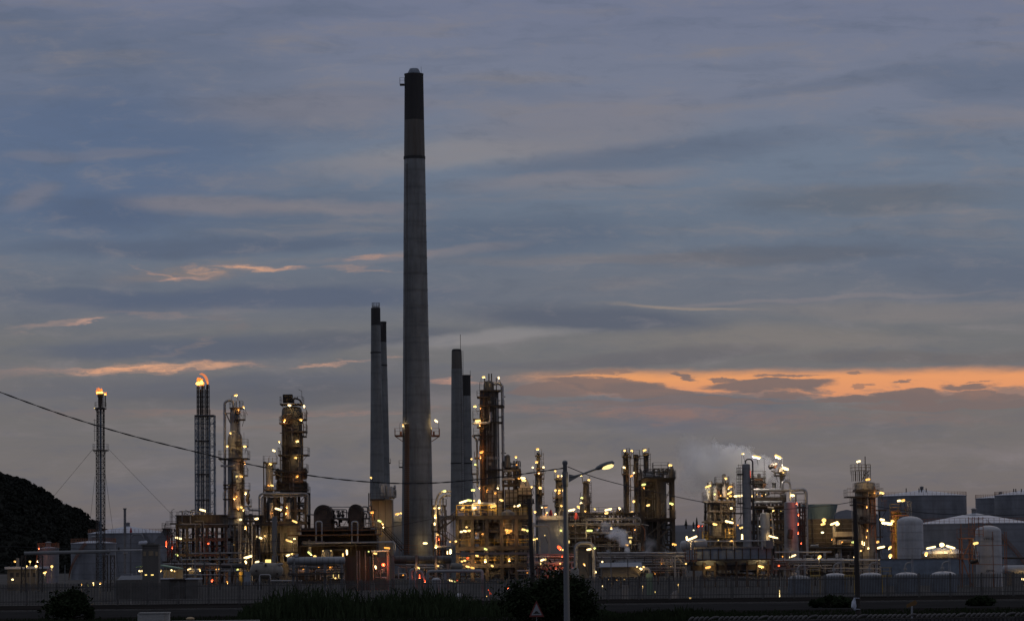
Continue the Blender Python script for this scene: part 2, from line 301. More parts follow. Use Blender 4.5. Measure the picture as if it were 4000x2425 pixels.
# ------------------------------------------------------------------ mesh building
def filet(pts, r):
    pts = [Vector(p) for p in pts]
    if len(pts) < 3 or r <= 0: return pts
    out = [pts[0]]
    for i in range(1, len(pts) - 1):
        a, b, c = pts[i - 1], pts[i], pts[i + 1]
        d1 = a - b; d2 = c - b
        k = min(r, d1.length * .48, d2.length * .48)
        p = b + d1.normalized() * k; q = b + d2.normalized() * k
        for j in range(5):
            t = j / 4
            out.append(p * (1 - t) ** 2 + b * 2 * t * (1 - t) + q * t * t)
    out.append(pts[-1]); return out
class MB:
    def __init__(s, o): s.o = Vector(o); s.v = []; s.f = []; s.m = []; s.cur = 0
    def add(s, vs, fs):
        k = len(s.v); s.v += [(p[0] - s.o.x, p[1] - s.o.y, p[2] - s.o.z) for p in vs]
        for f in fs: s.f.append(tuple(i + k for i in f)); s.m.append(s.cur)
    def box(s, x0, x1, y0, y1, z0, z1):
        s.add([(x, y, z) for z in (z0, z1) for y in (y0, y1) for x in (x0, x1)], [(0, 2, 3, 1), (4, 5, 7, 6), (0, 1, 5, 4), (2, 6, 7, 3), (0, 4, 6, 2), (1, 3, 7, 5)])
    def taper(s, x0, x1, y0, y1, z0, X0, X1, Y0, Y1, z1):
        s.add([(x0, y0, z0), (x1, y0, z0), (x0, y1, z0), (x1, y1, z0), (X0, Y0, z1), (X1, Y0, z1), (X0, Y1, z1), (X1, Y1, z1)],
              [(0, 2, 3, 1), (4, 5, 7, 6), (0, 1, 5, 4), (2, 6, 7, 3), (0, 4, 6, 2), (1, 3, 7, 5)])
    def tube(s, pts, r, n=8, cap=True):
        pts = [Vector(p) for p in pts]; rr = r if isinstance(r, (list, tuple)) else [r] * len(pts)
        ref = None; vs = []
        for i, p in enumerate(pts):
            t = (pts[min(i + 1, len(pts) - 1)] - pts[max(i - 1, 0)])
            if t.length < 1e-9: t = Vector((0, 0, 1))
            t.normalize()
            if ref is None: ref = Vector((0, 1, 0)) if abs(t.y) < .9 else Vector((1, 0, 0))
            ref = ref - t * ref.dot(t)
            if ref.length < 1e-5: ref = Vector((1, 0, 0)) - t * t.x
            ref.normalize(); b = t.cross(ref)
            for k in range(n):
                a = 2 * math.pi * (k + .5) / n
                vs.append(p + (ref * math.cos(a) + b * math.sin(a)) * rr[i])
        fs = []
        for i in range(len(pts) - 1):
            for k in range(n): fs.append((i * n + k, i * n + (k + 1) % n, (i + 1) * n + (k + 1) % n, (i + 1) * n + k))
        if cap: fs.append(tuple(range(n - 1, -1, -1))); fs.append(tuple((len(pts) - 1) * n + k for k in range(n)))
        s.add(vs, fs)
    def bar(s, a, b, w, n=4): s.tube([a, b], w * .7, n)
    def lathe(s, x, y, prof, n=24, a0=0, a1=2 * math.pi):
        """prof: (z, radius) pairs"""
        vs = []; fs = []
        for (z, r) in prof:
            for k in range(n):
                a = 2 * math.pi * k / n; vs.append((x + r * math.cos(a), y + r * math.sin(a), z))
        for i in range(len(prof) - 1):
            for k in range(n): fs.append((i * n + k, i * n + (k + 1) % n, (i + 1) * n + (k + 1) % n, (i + 1) * n + k))
        fs.append(tuple(range(n))); fs.append(tuple((len(prof) - 1) * n + k for k in range(n)))
        s.add(vs, fs)
    def hdrum(s, a, b, r, n=16, dome=.45):
        """horizontal drum with domed ends"""
        a = Vector(a); b = Vector(b); t = (b - a).normalized(); pts = []; rr = []
        for k in range(4):
            q = k / 4 * math.pi / 2; pts.append(a - t * (r * dome * math.cos(q))); rr.append(max(r * math.sin(q), .02))
        pts += [a, b]; rr += [r, r]
        for k in range(3, -1, -1):
            q = k / 4 * math.pi / 2; pts.append(b + t * (r * dome * math.cos(q))); rr.append(max(r * math.sin(q), .02))
        s.tube(pts, rr, n)
    def quadf(s, ps): s.add(ps, [tuple(range(len(ps)))])
def mesh_obj(name, mb, mats, smooth=False, loc=None):
    me = bpy.data.meshes.new(name); me.from_pydata(mb.v, [], mb.f)
    mats = mats if isinstance(mats, (list, tuple)) else [mats]
    for q in mats: me.materials.append(MT[q])
    if len(mats) > 1: me.polygons.foreach_set('material_index', mb.m)
    if smooth:
        me.polygons.foreach_set('use_smooth', [True] * len(me.polygons))
        me.set_sharp_from_angle(angle=R(40))
    o = bpy.data.objects.new(name, me); COL.objects.link(o)
    return o
class T:
    """a thing: an Empty at its base that parents its parts"""
    def __init__(s, name, label, cat, px, Y, group=None, z=0.0, py=2250):
        w = W(px, py, Y); s.loc = Vector((w.x, Y, z)); s.Y = Y
        s.e = bpy.data.objects.new(name, None); COL.objects.link(s.e); s.e.location = s.loc; s.e.empty_display_size = .5
        s.e['label'] = label; s.e['category'] = cat; s.e['kind'] = 'thing'
        if group: s.e['group'] = group
    def mb(s): return MB(s.loc)
    def part(s, name, mb, mat, smooth=False, parent=None, label=None, kind=None):
        o = mesh_obj(name, mb, mat, smooth); o.parent = parent or s.e
        if label: o['label'] = label
        if kind: o['kind'] = kind
        return o
def single(name, label, cat, mb, mat, smooth=False, group=None):
    o = mesh_obj(name, mb, mat, smooth); o.location = mb.o; o['label'] = label; o['category'] = cat
    if group: o['group'] = group
    return o
def structure(name, mb, mat, smooth=False, kind='structure', label=None):
    o = mesh_obj(name, mb, mat, smooth); o.location = mb.o; o['kind'] = kind
    if label: o['label'] = label
    return o

# ------------------------------------------------------------------ plant vocabulary (all sizes in photograph pixels at depth Y)
def zed(cx, py, Y): return 0.0 if py == 'g' else W(cx, py, Y).z
def cyl(t, name, mat, cx, prof, Y=None, n=24, cy=None, parent=None, label=None, dome=False, bands=0):
    """upright body: prof = [(py, width px)...] from top to bottom"""
    Y = Y or t.Y; ys = [p for p, _ in prof if p != 'g']; cy = cy or sum(ys) / len(ys)
    c = W(cx, cy, Y); pr = [(zed(cx, p, Y), w / 2 * PX(Y)) for p, w in prof]
    if dome:
        z, r = pr[0]; pr = [(z + r * dome * math.sin(a), max(r * math.cos(a), .02)) for a in (1.5, 1.25, .95, .6, .3)] + pr
    mb = t.mb(); mb.lathe(c.x, Y, pr[::-1], n)
    if bands:
        z1 = pr[0][0]; z0 = pr[-1][0]
        for k in range(1, bands):
            z = z0 + (z1 - z0) * k / bands
            for i in range(len(pr) - 1):
                if pr[i + 1][0] <= z <= pr[i][0] and pr[i][0] > pr[i + 1][0]:
                    r = pr[i + 1][1] + (pr[i][1] - pr[i + 1][1]) * (z - pr[i + 1][0]) / (pr[i][0] - pr[i + 1][0])
                    mb.lathe(c.x, Y, [(z - .09, r * 1.0), (z - .08, r * 1.012), (z + .08, r * 1.012), (z + .09, r)], n)
    return t.part(name, mb, mat, True, parent, label)
def pipe(t, pts, d, mat='alu', name='pipe', dy=0.0, bend=1.6, n=8, parent=None, label=None, Y=None):
    """pts: (px, py[, extra depth m])"""
    Y = Y or t.Y; P = []
    for p in pts:
        y = Y + dy + (p[2] if len(p) > 2 else 0.0)
        if p[1] == 'g': w = W(p[0], 2250, y); w.z = 0
        else: w = W(p[0], p[1], y)
        P.append(w)
    # keep upright runs upright in the world
    for i in range(1, len(P)):
        if abs(pts[i][0] - pts[i - 1][0]) < 2.5 and (pts[i][1] == 'g' or abs(P[i].z - P[i - 1].z) > .3): P[i].x = P[i - 1].x
    r = d / 2 * PX(Y); mb = t.mb(); mb.tube(filet(P, r * 2 * bend), r, n)
    return t.part(name, mb, mat, True, parent, label)
def rail_mb(mb, pts, h=1.1, step=1.5, r=.04):
    for a, b in zip(pts[:-1], pts[1:]):
        a = Vector(a); b = Vector(b); l = (b - a).length; k = max(1, round(l / step))
        for i in range(k + 1):
            p = a.lerp(b, i / k); mb.bar(p, p + Vector((0, 0, h)), r)
        for hh in (h, h * .55): mb.bar(a + Vector((0, 0, hh)), b + Vector((0, 0, hh)), r)
def plat(t, py, xl, xr, Y=None, depth=None, cx=None, mat='steel_dark', railh=1.2, yfront=None, brace=True, railmat=None):
    """platform deck with handrail on its front and ends"""
    Y = Y or t.Y; a = W(xl, py, Y); b = W(xr, py, Y); z = (a.z + b.z) / 2
    w = b.x - a.x; depth = depth or max(2.0, min(w * .5, 4.5)); yf = yfront if yfront is not None else Y - depth / 2; yb = yf + depth
    mb = t.mb(); mb.box(a.x, b.x, yf, yb, z - .22, z)
    if brace and w > 1.2:
        mb.bar((a.x + .1, yf + .4, z - .2), (a.x + min(w * .3, 1.2), yf + depth * .5, z - 1.3), .08); mb.bar((b.x - .1, yf + .4, z - .2), (b.x - min(w * .3, 1.2), yf + depth * .5, z - 1.3), .08)
    d = t.part('platform', mb, mat)
    if railh:
        rb = t.mb(); rail_mb(rb, [(a.x, yb, z), (a.x, yf, z), (b.x, yf, z), (b.x, yb, z)], railh)
        t.part('handrail', rb, railmat or mat, parent=d)
    return d
def ladder(t, px, y0, y1, Y=None, w=.55, mat='steel_dark', cage=True, name='ladder'):
    Y = Y or t.Y; a = W(px, (y0 + y1) / 2, Y); z1 = W(px, y0, Y).z; z0 = max(0.0, W(px, y1, Y).z); mb = t.mb()
    for s in (-1, 1): mb.bar((a.x + s * w / 2, Y, z0), (a.x + s * w / 2, Y, z1), .07)
    z = z0 + .3
    while z < z1: mb.bar((a.x - w / 2, Y, z), (a.x + w / 2, Y, z), .05); z += .45
    if cage:
        z = z0 + 2.2
        while z < z1:
            q = [(a.x + .42 * math.cos(k), Y - .35 + .42 * math.sin(k), z) for k in (math.pi, math.pi * 1.25, math.pi * 1.5, math.pi * 1.75, 2 * math.pi)]
            for i in range(4): mb.bar(q[i], q[i + 1], .05)
            z += 1.1
    return t.part(name, mb, mat)
def lamp(t, px, py, ln=14, ang=0, c='y', th=None, dy=-2.5, Y=None, post=None, arm=True):
    """a light fitting: glowing tube in a housing on a bracket that leads back to what it is fixed to"""
    Y = (Y or t.Y) + dy; th = th or (7.5 if ln > 9 else min(ln, 7)); s = PX(Y)
    w = W(px, py, Y); h = max(ln - th, 0.5) / 2 * s; r = th / 2 * s; a = R(ang)
    dx = cR * math.cos(a) - cU * math.sin(a); th *= 1.02; h = max(ln - th, .4) / 2 * s; r = th / 2 * s
    p = w - dx * h; q = w + dx * h; mb = t.mb()
    pts = [p - dx * r * .95, p - dx * r * .6, p, q, q + dx * r * .6, q + dx * r * .95]; rr = [r * .3, r * .78, r, r, r * .78, r * .3]
    mb.tube(pts, rr, 8)
    two = c in 'yarf'
    if two:                       # the open side of the fitting, turned down and towards the steelwork, throws the light
        for i, f in enumerate(mb.f):
            p0, p1, p2 = (Vector(mb.v[q]) for q in f[:3]); n_ = (p1 - p0).cross(p2 - p0); cc = sum((Vector(mb.v[q]) for q in f), Vector()) / len(f) - (w - t.loc)
            if n_.length > 0:
                n_.normalize()
                if n_.dot(cc) < 0: n_ = -n_
                if n_.y > .25 or n_.z < -.8: mb.m[i] = 1
    hv = (int(px * 7) + int(py * 13)) % 12; yk = 'bright' if (hv < 4 or ln > 25) else ('greenish' if hv == 5 else ('orange' if hv in (6, 7) else 'yellow'))
    o = t.part('lamp', mb, ['glow_' + {'y': yk, 'a': 'amber', 'r': 'red', 'f': 'yellow'}[c], 'spill_' + {'y': 'yellow', 'a': 'amber', 'r': 'red', 'f': 'flood'}[c]] if two else {'y': 'glow_yellow', 'a': 'glow_amber', 'r': 'glow_red', 'w': 'glow_white', 'd': 'glow_dim'}[c], True)
    if arm:
        hb = t.mb(); up = Vector((0, 0, r * 1.2))
        hb.bar(w + Vector((0, r * .6, 0)) + up * .3, w + Vector((.5, -dy * .95, -1.3)), .06)
        hb.bar(p + Vector((0, r, 0)), q + Vector((0, r, 0)), r * .9)
        t.part('bracket', hb, 'steel_dark', parent=o)
    return o
def lamps(t, rows, **k):
    for r_ in rows: lamp(t, *r_, **k)
def frame(t, x0, x1, decks, Y=None, depth=8.0, bays=4, ybot='g', mat='steel_dark', col=.32, rails=True, braces=.5, beam=.35, rnd=None, railmat=None, deckplate=True):
    """open steel structure: columns, decks at the given heights, bracing and handrails"""
    Y = Y or t.Y; rnd = rnd or random.Random(int(x0 * 7 + x1)); cy = 2100
    a = W(x0, cy, Y).x; b = W(x1, cy, Y).x; mid = (x0 + x1) / 2
    zs = [W(mid, p, Y).z for p in decks]; zt = zs[0]; zb = zed(mid, ybot, Y)
    xs = [a + (b - a) * i / bays for i in range(bays + 1)]
    for x in xs:
        for yy_ in (Y, Y + depth):
            mb = t.mb(); mb.box(x - col / 2, x + col / 2, yy_ - col / 2, yy_ + col / 2, zb, zt); t.part('column', mb, mat)
    levels = zs + [zb]
    for i, z in enumerate(zs):
        mb = t.mb(); e = .25
        if deckplate: mb.box(a - e, b + e, Y - e - .1, Y + depth + e, z - .06, z)
        mb.box(a - e, b + e, Y - e - .12, Y - e + .1, z - beam, z - .062); mb.box(a - e, b + e, Y + depth, Y + depth + e - .01, z - beam, z - .062)
        d = t.part('deck', mb, mat)
        if rails:
            rb = t.mb(); rail_mb(rb, [(a - e, Y + depth, z), (a - e, Y - e, z), (b + e, Y - e, z), (b + e, Y + depth, z)], 1.1, 2.0, .05)
            t.part('handrail', rb, railmat or mat, parent=d)
    for i in range(len(levels) - 1):
        for k in range(bays):
            if rnd.random() < braces:
                mb = t.mb(); z1, z0 = levels[i] - beam, levels[i + 1]
                p, q = (xs[k], xs[k + 1]) if rnd.random() < .5 else (xs[k + 1], xs[k])
                mb.bar((p, Y + .02, z0), (q, Y + .02, z1), .12)
                t.part('brace', mb, mat)
    return xs, zs
PM = ['alu', 'insulation', 'steel_grey', 'steel_dark', 'pipe_pink', 'steel_grey', 'vessel_brown', 'rust']
def clutter(t, x0, x1, y0, y1, n, Y=None, depth=7.0, seed=1, mats=PM, dmin=2.5, dmax=8, drums=0, vert=.5, valves=True):
    """runs of process piping, small drums and valves filling a region of a unit"""
    Y = Y or t.Y; g = random.Random(seed)
    for k in range(n):
        dy = g.uniform(.6, depth); d = g.choice([dmin, dmin * 1.3, (dmin + dmax) / 2, dmax]) ; mt = g.choice(mats)
        a = g.uniform(x0, x1); b = g.uniform(y0, y1)
        if g.random() < vert:
            h = g.uniform(.3, .9) * (y1 - y0); ya = max(y0, b - h / 2); yb = min(y1, b + h / 2)
            run = g.uniform(-1, 1) * (x1 - x0) * .25; xe = min(max(a + run, x0), x1)
            pts = [(a, yb), (a, ya), (xe, ya)]
            if g.random() < .5: pts.append((xe, min(ya + g.uniform(.2, .6) * h, y1)))
        else:
            l = g.uniform(.25, .8) * (x1 - x0); xa = max(x0, a - l / 2); xb = min(x1, a + l / 2)
            pts = [(xa, b), (xb, b)]
            if g.random() < .6: pts.append((xb, min(y1, b + g.uniform(.1, .5) * (y1 - y0))))
            if g.random() < .4: pts.insert(0, (xa, max(y0, b - g.uniform(.1, .4) * (y1 - y0))))
        pts = [p for i, p in enumerate(pts) if i == 0 or abs(p[0] - pts[i - 1][0]) + abs(p[1] - pts[i - 1][1]) > 3]
        if len(pts) > 1: pipe(t, pts, d, mt, dy=dy, n=6)
    for k in range(drums):
        dy = g.uniform(1.5, depth * .8); w = g.uniform(.12, .3) * (x1 - x0); r = g.uniform(5, 10); xa = g.uniform(x0 + r, x1 - w - r); yb = g.uniform(y0 + r, y1 - r)
        mb = t.mb(); mt = g.choice(['vessel_grey', 'vessel_beige', 'vessel_brown', 'vessel_dark', 'insulation'])
        if g.random() < .6:
            mb.hdrum(W(xa, yb, Y + dy), W(xa + w, yb, Y + dy), r * PX(Y)); o = t.part('drum', mb, mt, True)
        else:
            c = W(xa, yb, Y + dy); z = c.z; rr = r * PX(Y); h = g.uniform(2, 5)
            mb.lathe(c.x, c.y, [(z - h / 2, rr * .4), (z - h / 2 + rr * .3, rr * .85), (z - h / 2 + rr * .6, rr), (z + h / 2 - rr * .6, rr), (z + h / 2 - rr * .3, rr * .85), (z + h / 2, rr * .4)], 14); o = t.part('vessel', mb, mt, True)

def wrap(t, cx, w, y0, y1, seed, Y=None, side=1.0, n=9, plats=True):
    """small bore piping, nozzles, manholes and half-width stages hung on an upright vessel"""
    Y = Y or t.Y; g = random.Random(seed); r = w / 2 * PX(Y)
    for k in range(n):
        a = g.uniform(-1, 1); x = cx + a * w * .48; yf = -r * math.sqrt(max(0, 1 - a * a * .9)) - .25; l = g.uniform(.15, .6) * (y1 - y0); ya = g.uniform(y0, y1 - l)
        pts = [(x, ya + l), (x, ya)]
        if g.random() < .6: pts.append((x + g.choice([-1, 1]) * g.uniform(.1, .3) * w, ya))
        pipe(t, pts, g.choice([1.8, 2.4, 3.2, 4.5]), g.choice(['steel_dark', 'rust', 'insulation', 'steel_grey', 'steel_dark']), dy=yf, n=6)
    for k in range(max(2, n // 3)):
        a = g.uniform(-.7, .7); x = cx + a * w * .5; y = g.uniform(y0, y1); mb = t.mb(); q = W(x, y, Y); yf = -r * math.sqrt(1 - a * a)
        mb.tube([(q.x, Y + yf + .3, q.z), (q.x, Y + yf - .35, q.z)], g.uniform(.16, .36), 10); t.part('nozzle', mb, g.choice(['steel_dark', 'vessel_dark']), True)
    if plats:
        for k in range(max(2, n // 3)):
            y = g.uniform(y0, y1); xa = cx + g.choice([-1, 1]) * w * g.uniform(.15, .5); plat(t, y, xa - w * .3, xa + w * .3, Y, 2 * r + 1.8, brace=False, railh=1.1)
# ================================================================== SETTING
g_ = MB((0, 0, 0)); g_.box(-5000, 5000, -60, 9000, -1.0, 0.0); structure('ground', g_, 'soil')
g_ = MB((0, 0, 0)); g_.add([(-400, 306, .004), (400, 306, .004), (400, 1000, .004), (-400, 1000, .004)], [(0, 1, 2, 3)]); structure('plant_yard', g_, 'yard')
g_ = MB((0, 0, 0)); g_.add([(-400, 240, .004), (400, 240, .004), (400, 270, .004), (-400, 270, .004)], [(0, 1, 2, 3)]); structure('service_road', g_, 'asphalt')
g_ = MB((0, 0, 0)); g_.box(-400, 400, 270, 270.25, 0, .13); structure('kerb', g_, 'concrete_mid')

def interp(x, pts):
    for (a, b), (c, d) in zip(pts[:-1], pts[1:]):
        if a <= x <= c: return b + (d - b) * (x - a) / (c - a)
    return pts[0][1] if x < pts[0][0] else pts[-1][1]
def smooth(t): t = max(0, min(1, t)); return t * t * (3 - 2 * t)
# wooded hill on the left, a ridge running away from the plant
HY = 1150.0
sil = [(-600, 1740), (-200, 1790), (0, 1846), (60, 1862), (110, 1890), (150, 1921), (180, 1946), (230, 1972), (262, 1978), (300, 2024), (340, 2050), (375, 2062), (430, 2120), (480, 2160)]
def hill_h(x, y):
    px = 2000 + x / HY * F - 11
    top = W(px, interp(px, sil), HY).z - 1.4
    d = (y - HY) / (260 if y > HY else 150)
    return max(0.0, top) * (1 - smooth(abs(d)))
nx, ny = 90, 40; X0, X1, Y0, Y1 = -480, -135, 980, 1420
vs = [(X0 + (X1 - X0) * i / nx, Y0 + (Y1 - Y0) * j / ny) for j in range(ny + 1) for i in range(nx + 1)]
hm = MB((-300, HY, 0)); hm.add([(x, y, hill_h(x, y) - .3) for x, y in vs], [(j * (nx + 1) + i, j * (nx + 1) + i + 1, (j + 1) * (nx + 1) + i + 1, (j + 1) * (nx + 1) + i) for j in range(ny) for i in range(nx)])
structure('hill', hm, 'canopy', True)
# forest canopy on the hill: uncountable crowns
ico = []
def clump_template(seed):
    g = random.Random(seed); V = []; Fc = []
    for k in range(30):                     # small leafy facets spread through a rounded crown
        u = g.uniform(-.2, 1); a = g.uniform(0, 6.28); r = math.sqrt(max(0, 1 - u * u)) * g.uniform(.75, 1.05)
        c = Vector((r * math.cos(a), r * math.sin(a), u * .85)); s = g.uniform(.25, .45)
        n = (c + Vector((g.uniform(-.5, .5), g.uniform(-.5, .5), g.uniform(-.2, .6)))).normalized(); t1 = n.orthogonal().normalized(); t2 = n.cross(t1)
        k0 = len(V); m_ = g.choice([4, 5])
        for q in range(m_):
            an = 6.28 * q / m_ + g.uniform(-.3, .3); V.append(c + (t1 * math.cos(an) + t2 * math.sin(an)) * s * g.uniform(.7, 1.2))
        Fc.append(tuple(range(k0, k0 + m_)))
    return V, Fc
tmpl = [clump_template(s) for s in range(6)]
fb = MB((-300, HY, 0)); g = random.Random(3); cnt = 0
while cnt < 7000:
    x = g.uniform(X0 + 120, X1); y = HY + g.triangular(-165, 60, -20)
    h = hill_h(x, y)
    if h < .6: 
        if g.random() < .93: continue
    r = g.uniform(.7, 1.5) * (1.5 if g.random() < .06 else 1); V, Fc = tmpl[g.randrange(6)]; a = g.uniform(0, 6.28); ca, sa = math.cos(a), math.sin(a)
    fb.add([(x + (v.x * ca - v.y * sa) * r, y + (v.x * sa + v.y * ca) * r, h - .5 + (v.z + .35) * r * 1.05) for v in V], Fc); cnt += 1
structure('forest', fb, 'canopy', kind='stuff')
# far low hills and the coast behind the plant
def ridge(name, Y, pts, mat, seed, jag=3.0, thick=500, kind='structure'):
    g = random.Random(seed); xs = []; px = pts[0][0]
    while px <= pts[-1][0]: xs.append(px); px += 9
    k = len(xs); V = []; Fs = []; j = 0
    for px in xs:
        j = j * .6 + g.uniform(-jag, jag) * .6; w = W(px, interp(px, pts) + j, Y)
        V += [(w.x * .97, Y - thick * .2, 0), (w.x, Y, w.z), (w.x * 1.02, Y + thick * .8, 0)]
    for i in range(k - 1):
        for q in range(2): Fs.append((i * 3 + q, (i + 1) * 3 + q, (i + 1) * 3 + q + 1, i * 3 + q + 1))
    mb = MB((0, Y, 0)); mb.add(V, Fs); return structure(name, mb, mat, True, kind)
ridge('far_hills', 3800, [(-900, 2150), (300, 2130), (900, 2112), (1500, 2108), (2000, 2100), (2500, 2060), (2620, 2051), (2700, 2049), (2810, 2052), (2900, 2046), (3230, 2016), (3280, 1996), (3310, 1990), (3345, 1997), (3480, 2012), (3800, 2030), (4300, 2030), (4900, 2060)], 'haze_hill', 1, 1.6, 900)
ridge('coastal_plain', 2200, [(-900, 2165), (1500, 2140), (2500, 2080), (2660, 2074), (2800, 2072), (3200, 2050), (3400, 2034), (3700, 2060), (4900, 2070)], 'far_green', 2, 2.0, 700)

def conifer(px, pb, pt, Y, wpx, label, seed):
    """a far conifer standing out above the skyline"""
    t = T('conifer_tree', label, 'tree', px, Y, None, z=W(px, pb, Y).z - 2); g = random.Random(seed)
    base = W(px, pb, Y); top = W(px, pt, Y); h = top.z - base.z; mb = t.mb(); mb.tube([(base.x, Y, base.z - 2), (base.x, Y, top.z - .5)], [.5, .12], 6); t.part('trunk', mb, 'bark')
    cb_ = t.mb(); r0 = wpx / 2 * PX(Y)
    for k in range(900):
        u = g.random() ** 1.3; r = r0 * (1 - u) * g.uniform(.2, 1.1); a = g.uniform(0, 6.28)
        c = Vector((base.x + r * math.cos(a), Y + r * math.sin(a), base.z + u * h * .98)); s = h * .05 * g.uniform(.6, 1.4)
        cb_.quadf([c + Vector((g.uniform(-s, s), g.uniform(-s, s), g.uniform(-s, s))) for _ in range(4)])
    t.part('crown', cb_, 'leaf_pine')
conifer(2680, 2052, 2026, 1900, 14, 'small dark conifer alone on the skyline between the reactor and the steaming unit', 1)
conifer(2722, 2052, 2020, 1900, 11, 'tallest slim dark conifer on the skyline beyond the yellow walkway light', 2)
conifer(2709, 2052, 2036, 1950, 13, 'lowest dark tree on the skyline, between two taller conifers', 3)

def bush(px, pyb, pyt, wpx, Y, label, n, seed, name='bush', mat='leaf_bush', leaf=.16):
    t = T(name, label, 'bush', px, Y); g = random.Random(seed); base = W(px, pyb, Y); H = W(px, pyt, Y).z; rw = wpx / 2 * PX(Y)
    tb = t.mb()
    lumps = []
    for k in range(26):
        a = g.uniform(0, 6.28); q = g.random() ** .6; cx = base.x + rw * .72 * q * math.cos(a); cy = Y + min(rw, 2.5) * .7 * q * math.sin(a)
        cz = H * g.uniform(.22, .86) * (1 - .5 * q * q); r = g.choice([.12, .16, .2, .27]) * min(rw, H)
        lumps.append((cx, cy, cz, r)); tb.tube(filet([(base.x + g.uniform(-.15, .15), Y, 0), (base.x + (cx - base.x) * .4, Y + (cy - Y) * .4, cz * .5), (cx, cy, cz)], .4), [.07, .065, .06, .06, .055, .05, .04], 5)
    t.part('stem', tb, 'bark')
    cb_ = t.mb()
    for k in range(n):
        cx, cy, cz, r = lumps[g.randrange(26)]; u = g.uniform(-1, 1); a = g.uniform(0, 6.28); rr = r * g.random() ** .4 * g.choice([1, 1, 1.2, 1.2, 1.7]); q = math.sqrt(1 - u * u)
        c = Vector((cx + rr * q * math.cos(a) * 1.2, cy + rr * q * math.sin(a), max(.05, cz + rr * u))); s = leaf * g.uniform(.5, 1.3)
        d1 = Vector((g.uniform(-1, 1), g.uniform(-1, 1), g.uniform(-1, 1))).normalized() * s; d2 = d1.orthogonal().normalized() * s * .45
        cb_.add([c - d1, c + d2, c + d1, c - d2], [(0, 1, 2, 3)])
    t.part('foliage', cb_, mat); return t
bush(2140, 2422, 2224, 460, 208, 'large dark bush in front of the fence around the leaning wooden pole', 13000, 1)
bush(270, 2400, 2292, 250, 232, 'ragged dark bush in front of the fence below the slim flare mast', 5200, 2)
bush(3240, 2385, 2322, 230, 246, 'low dark shrub against the fence beside the tall wooden pole with a white rag', 5000, 3, 'shrub')
bush(3830, 2385, 2318, 150, 246, 'low dark shrub against the fence under the numbered white vessel', 4000, 4, 'shrub')
# tall reeds
def blades(name, regions, mat, seed, kind='stuff', w=.035):
    g = random.Random(seed); mb = MB((0, 0, 0))
    for (xa, xb, ya, yb, hfun, n) in regions:
        for k in range(n):
            Y = g.uniform(ya, yb); px = g.uniform(xa, xb); p = W(px, 2300, Y); h = hfun(px) * (.35 + .75 * g.random() ** 1.7) * (.72 + .16 * math.sin(px * .043 + Y) + .14 * math.sin(px * .117 + 2.3 * Y) + .08 * math.sin(px * .31))
            if h <= .05: continue
            an = g.uniform(0, 6.28); lean = h * g.uniform(.05, .5); dx = math.cos(an) * lean; dy = math.sin(an) * lean * .5; ww = w * g.uniform(.6, 1.5) * (1 + h * .2)
            q = [(p.x, Y, 0), (p.x + dx * .2, Y + dy * .2, h * .45), (p.x + dx * .6, Y + dy * .6, h * .8), (p.x + dx * 1.15, Y + dy, h * (1 - .25 * lean / h))]
            s = [1, .9, .6, .05]; V = []
            for (a, b, c), k_ in zip(q, s): V += [(a - ww * k_, b, c), (a + ww * k_, b, c)]
            mb.add(V, [(0, 1, 3, 2), (2, 3, 5, 4), (4, 5, 7, 6)])
    return structure(name, mb, mat, False, kind)
reed_top = [(900, 0), (940, 2360), (1000, 2315), (1080, 2275), (1200, 2255), (1300, 2262), (1380, 2278), (1450, 2300), (1560, 2272), (1640, 2268), (1720, 2262), (1800, 2292), (1900, 2310), (2000, 2325), (2200, 2345), (2330, 2362), (2420, 2385), (2500, 2400), (2700, 2415), (2760, 2430)]
def rh(Y):
    def f(px):
        if px < 930 or px > 2740: return 0.0
        return max(0.0, W(px, interp(px, reed_top[1:]) + 8, Y).z)
    return f
reg = []
for Y in (226, 229, 232, 235, 238): reg.append((930, 2740, Y - 1.5, Y + 1.5, rh(Y), 2000))
blades('tall_grass', reg, 'leaf_reed', 5)
blades('low_grass', [(-60, 4060, 206, 232, lambda px: .32, 9000), (2300, 3000, 205, 222, lambda px: .8 * smooth(1 - abs(px - 2650) / 350) + .1, 4000)], 'leaf_grass', 6, w=.03)

# ------------------------------------------------------------------ palisade fence
ft = T('palisade_fence', 'long steel palisade fence with pointed pales along the plant', 'fence', 2000, 300)
FX0, PW, FH = -54.0, 3.0, 2.2
def yf_(x): return 300 - x * .06
for i in range(37):
    xa = FX0 + i * PW; mb = ft.mb(); g = random.Random(i)
    for k in range(1, 20):
        x = xa + k * .15; y = yf_(x); w = .046; z0 = .08 + g.uniform(-.02, .02); z1 = FH - .1 + g.uniform(-.02, .02)
        if g.random() < .012: continue
        mb.add([(x - w, y, z0), (x + w, y, z0), (x + w, y, z1), (x, y, z1 + .14), (x - w, y, z1),
                (x - w, y + .012, z0), (x + w, y + .012, z0), (x + w, y + .012, z1), (x, y + .012, z1 + .14), (x - w, y + .012, z1)],
               [(0, 1, 2, 3, 4), (9, 8, 7, 6, 5), (0, 5, 6, 1), (1, 6, 7, 2), (2, 7, 8, 3), (3, 8, 9, 4), (4, 9, 5, 0)])
    for z in (.42, FH - .42):
        a = (xa, yf_(xa) + .05, z); b = (xa + PW, yf_(xa + PW) + .05, z); mb.bar(a, b, .075)
    ft.part('fence_panel', mb, 'fence_paint')
for i in range(38):
    x = FX0 + i * PW; y = yf_(x); mb = ft.mb(); mb.box(x - .075, x + .075, y + .02, y + .16, 0, FH + .08); ft.part('post', mb, 'fence_paint')

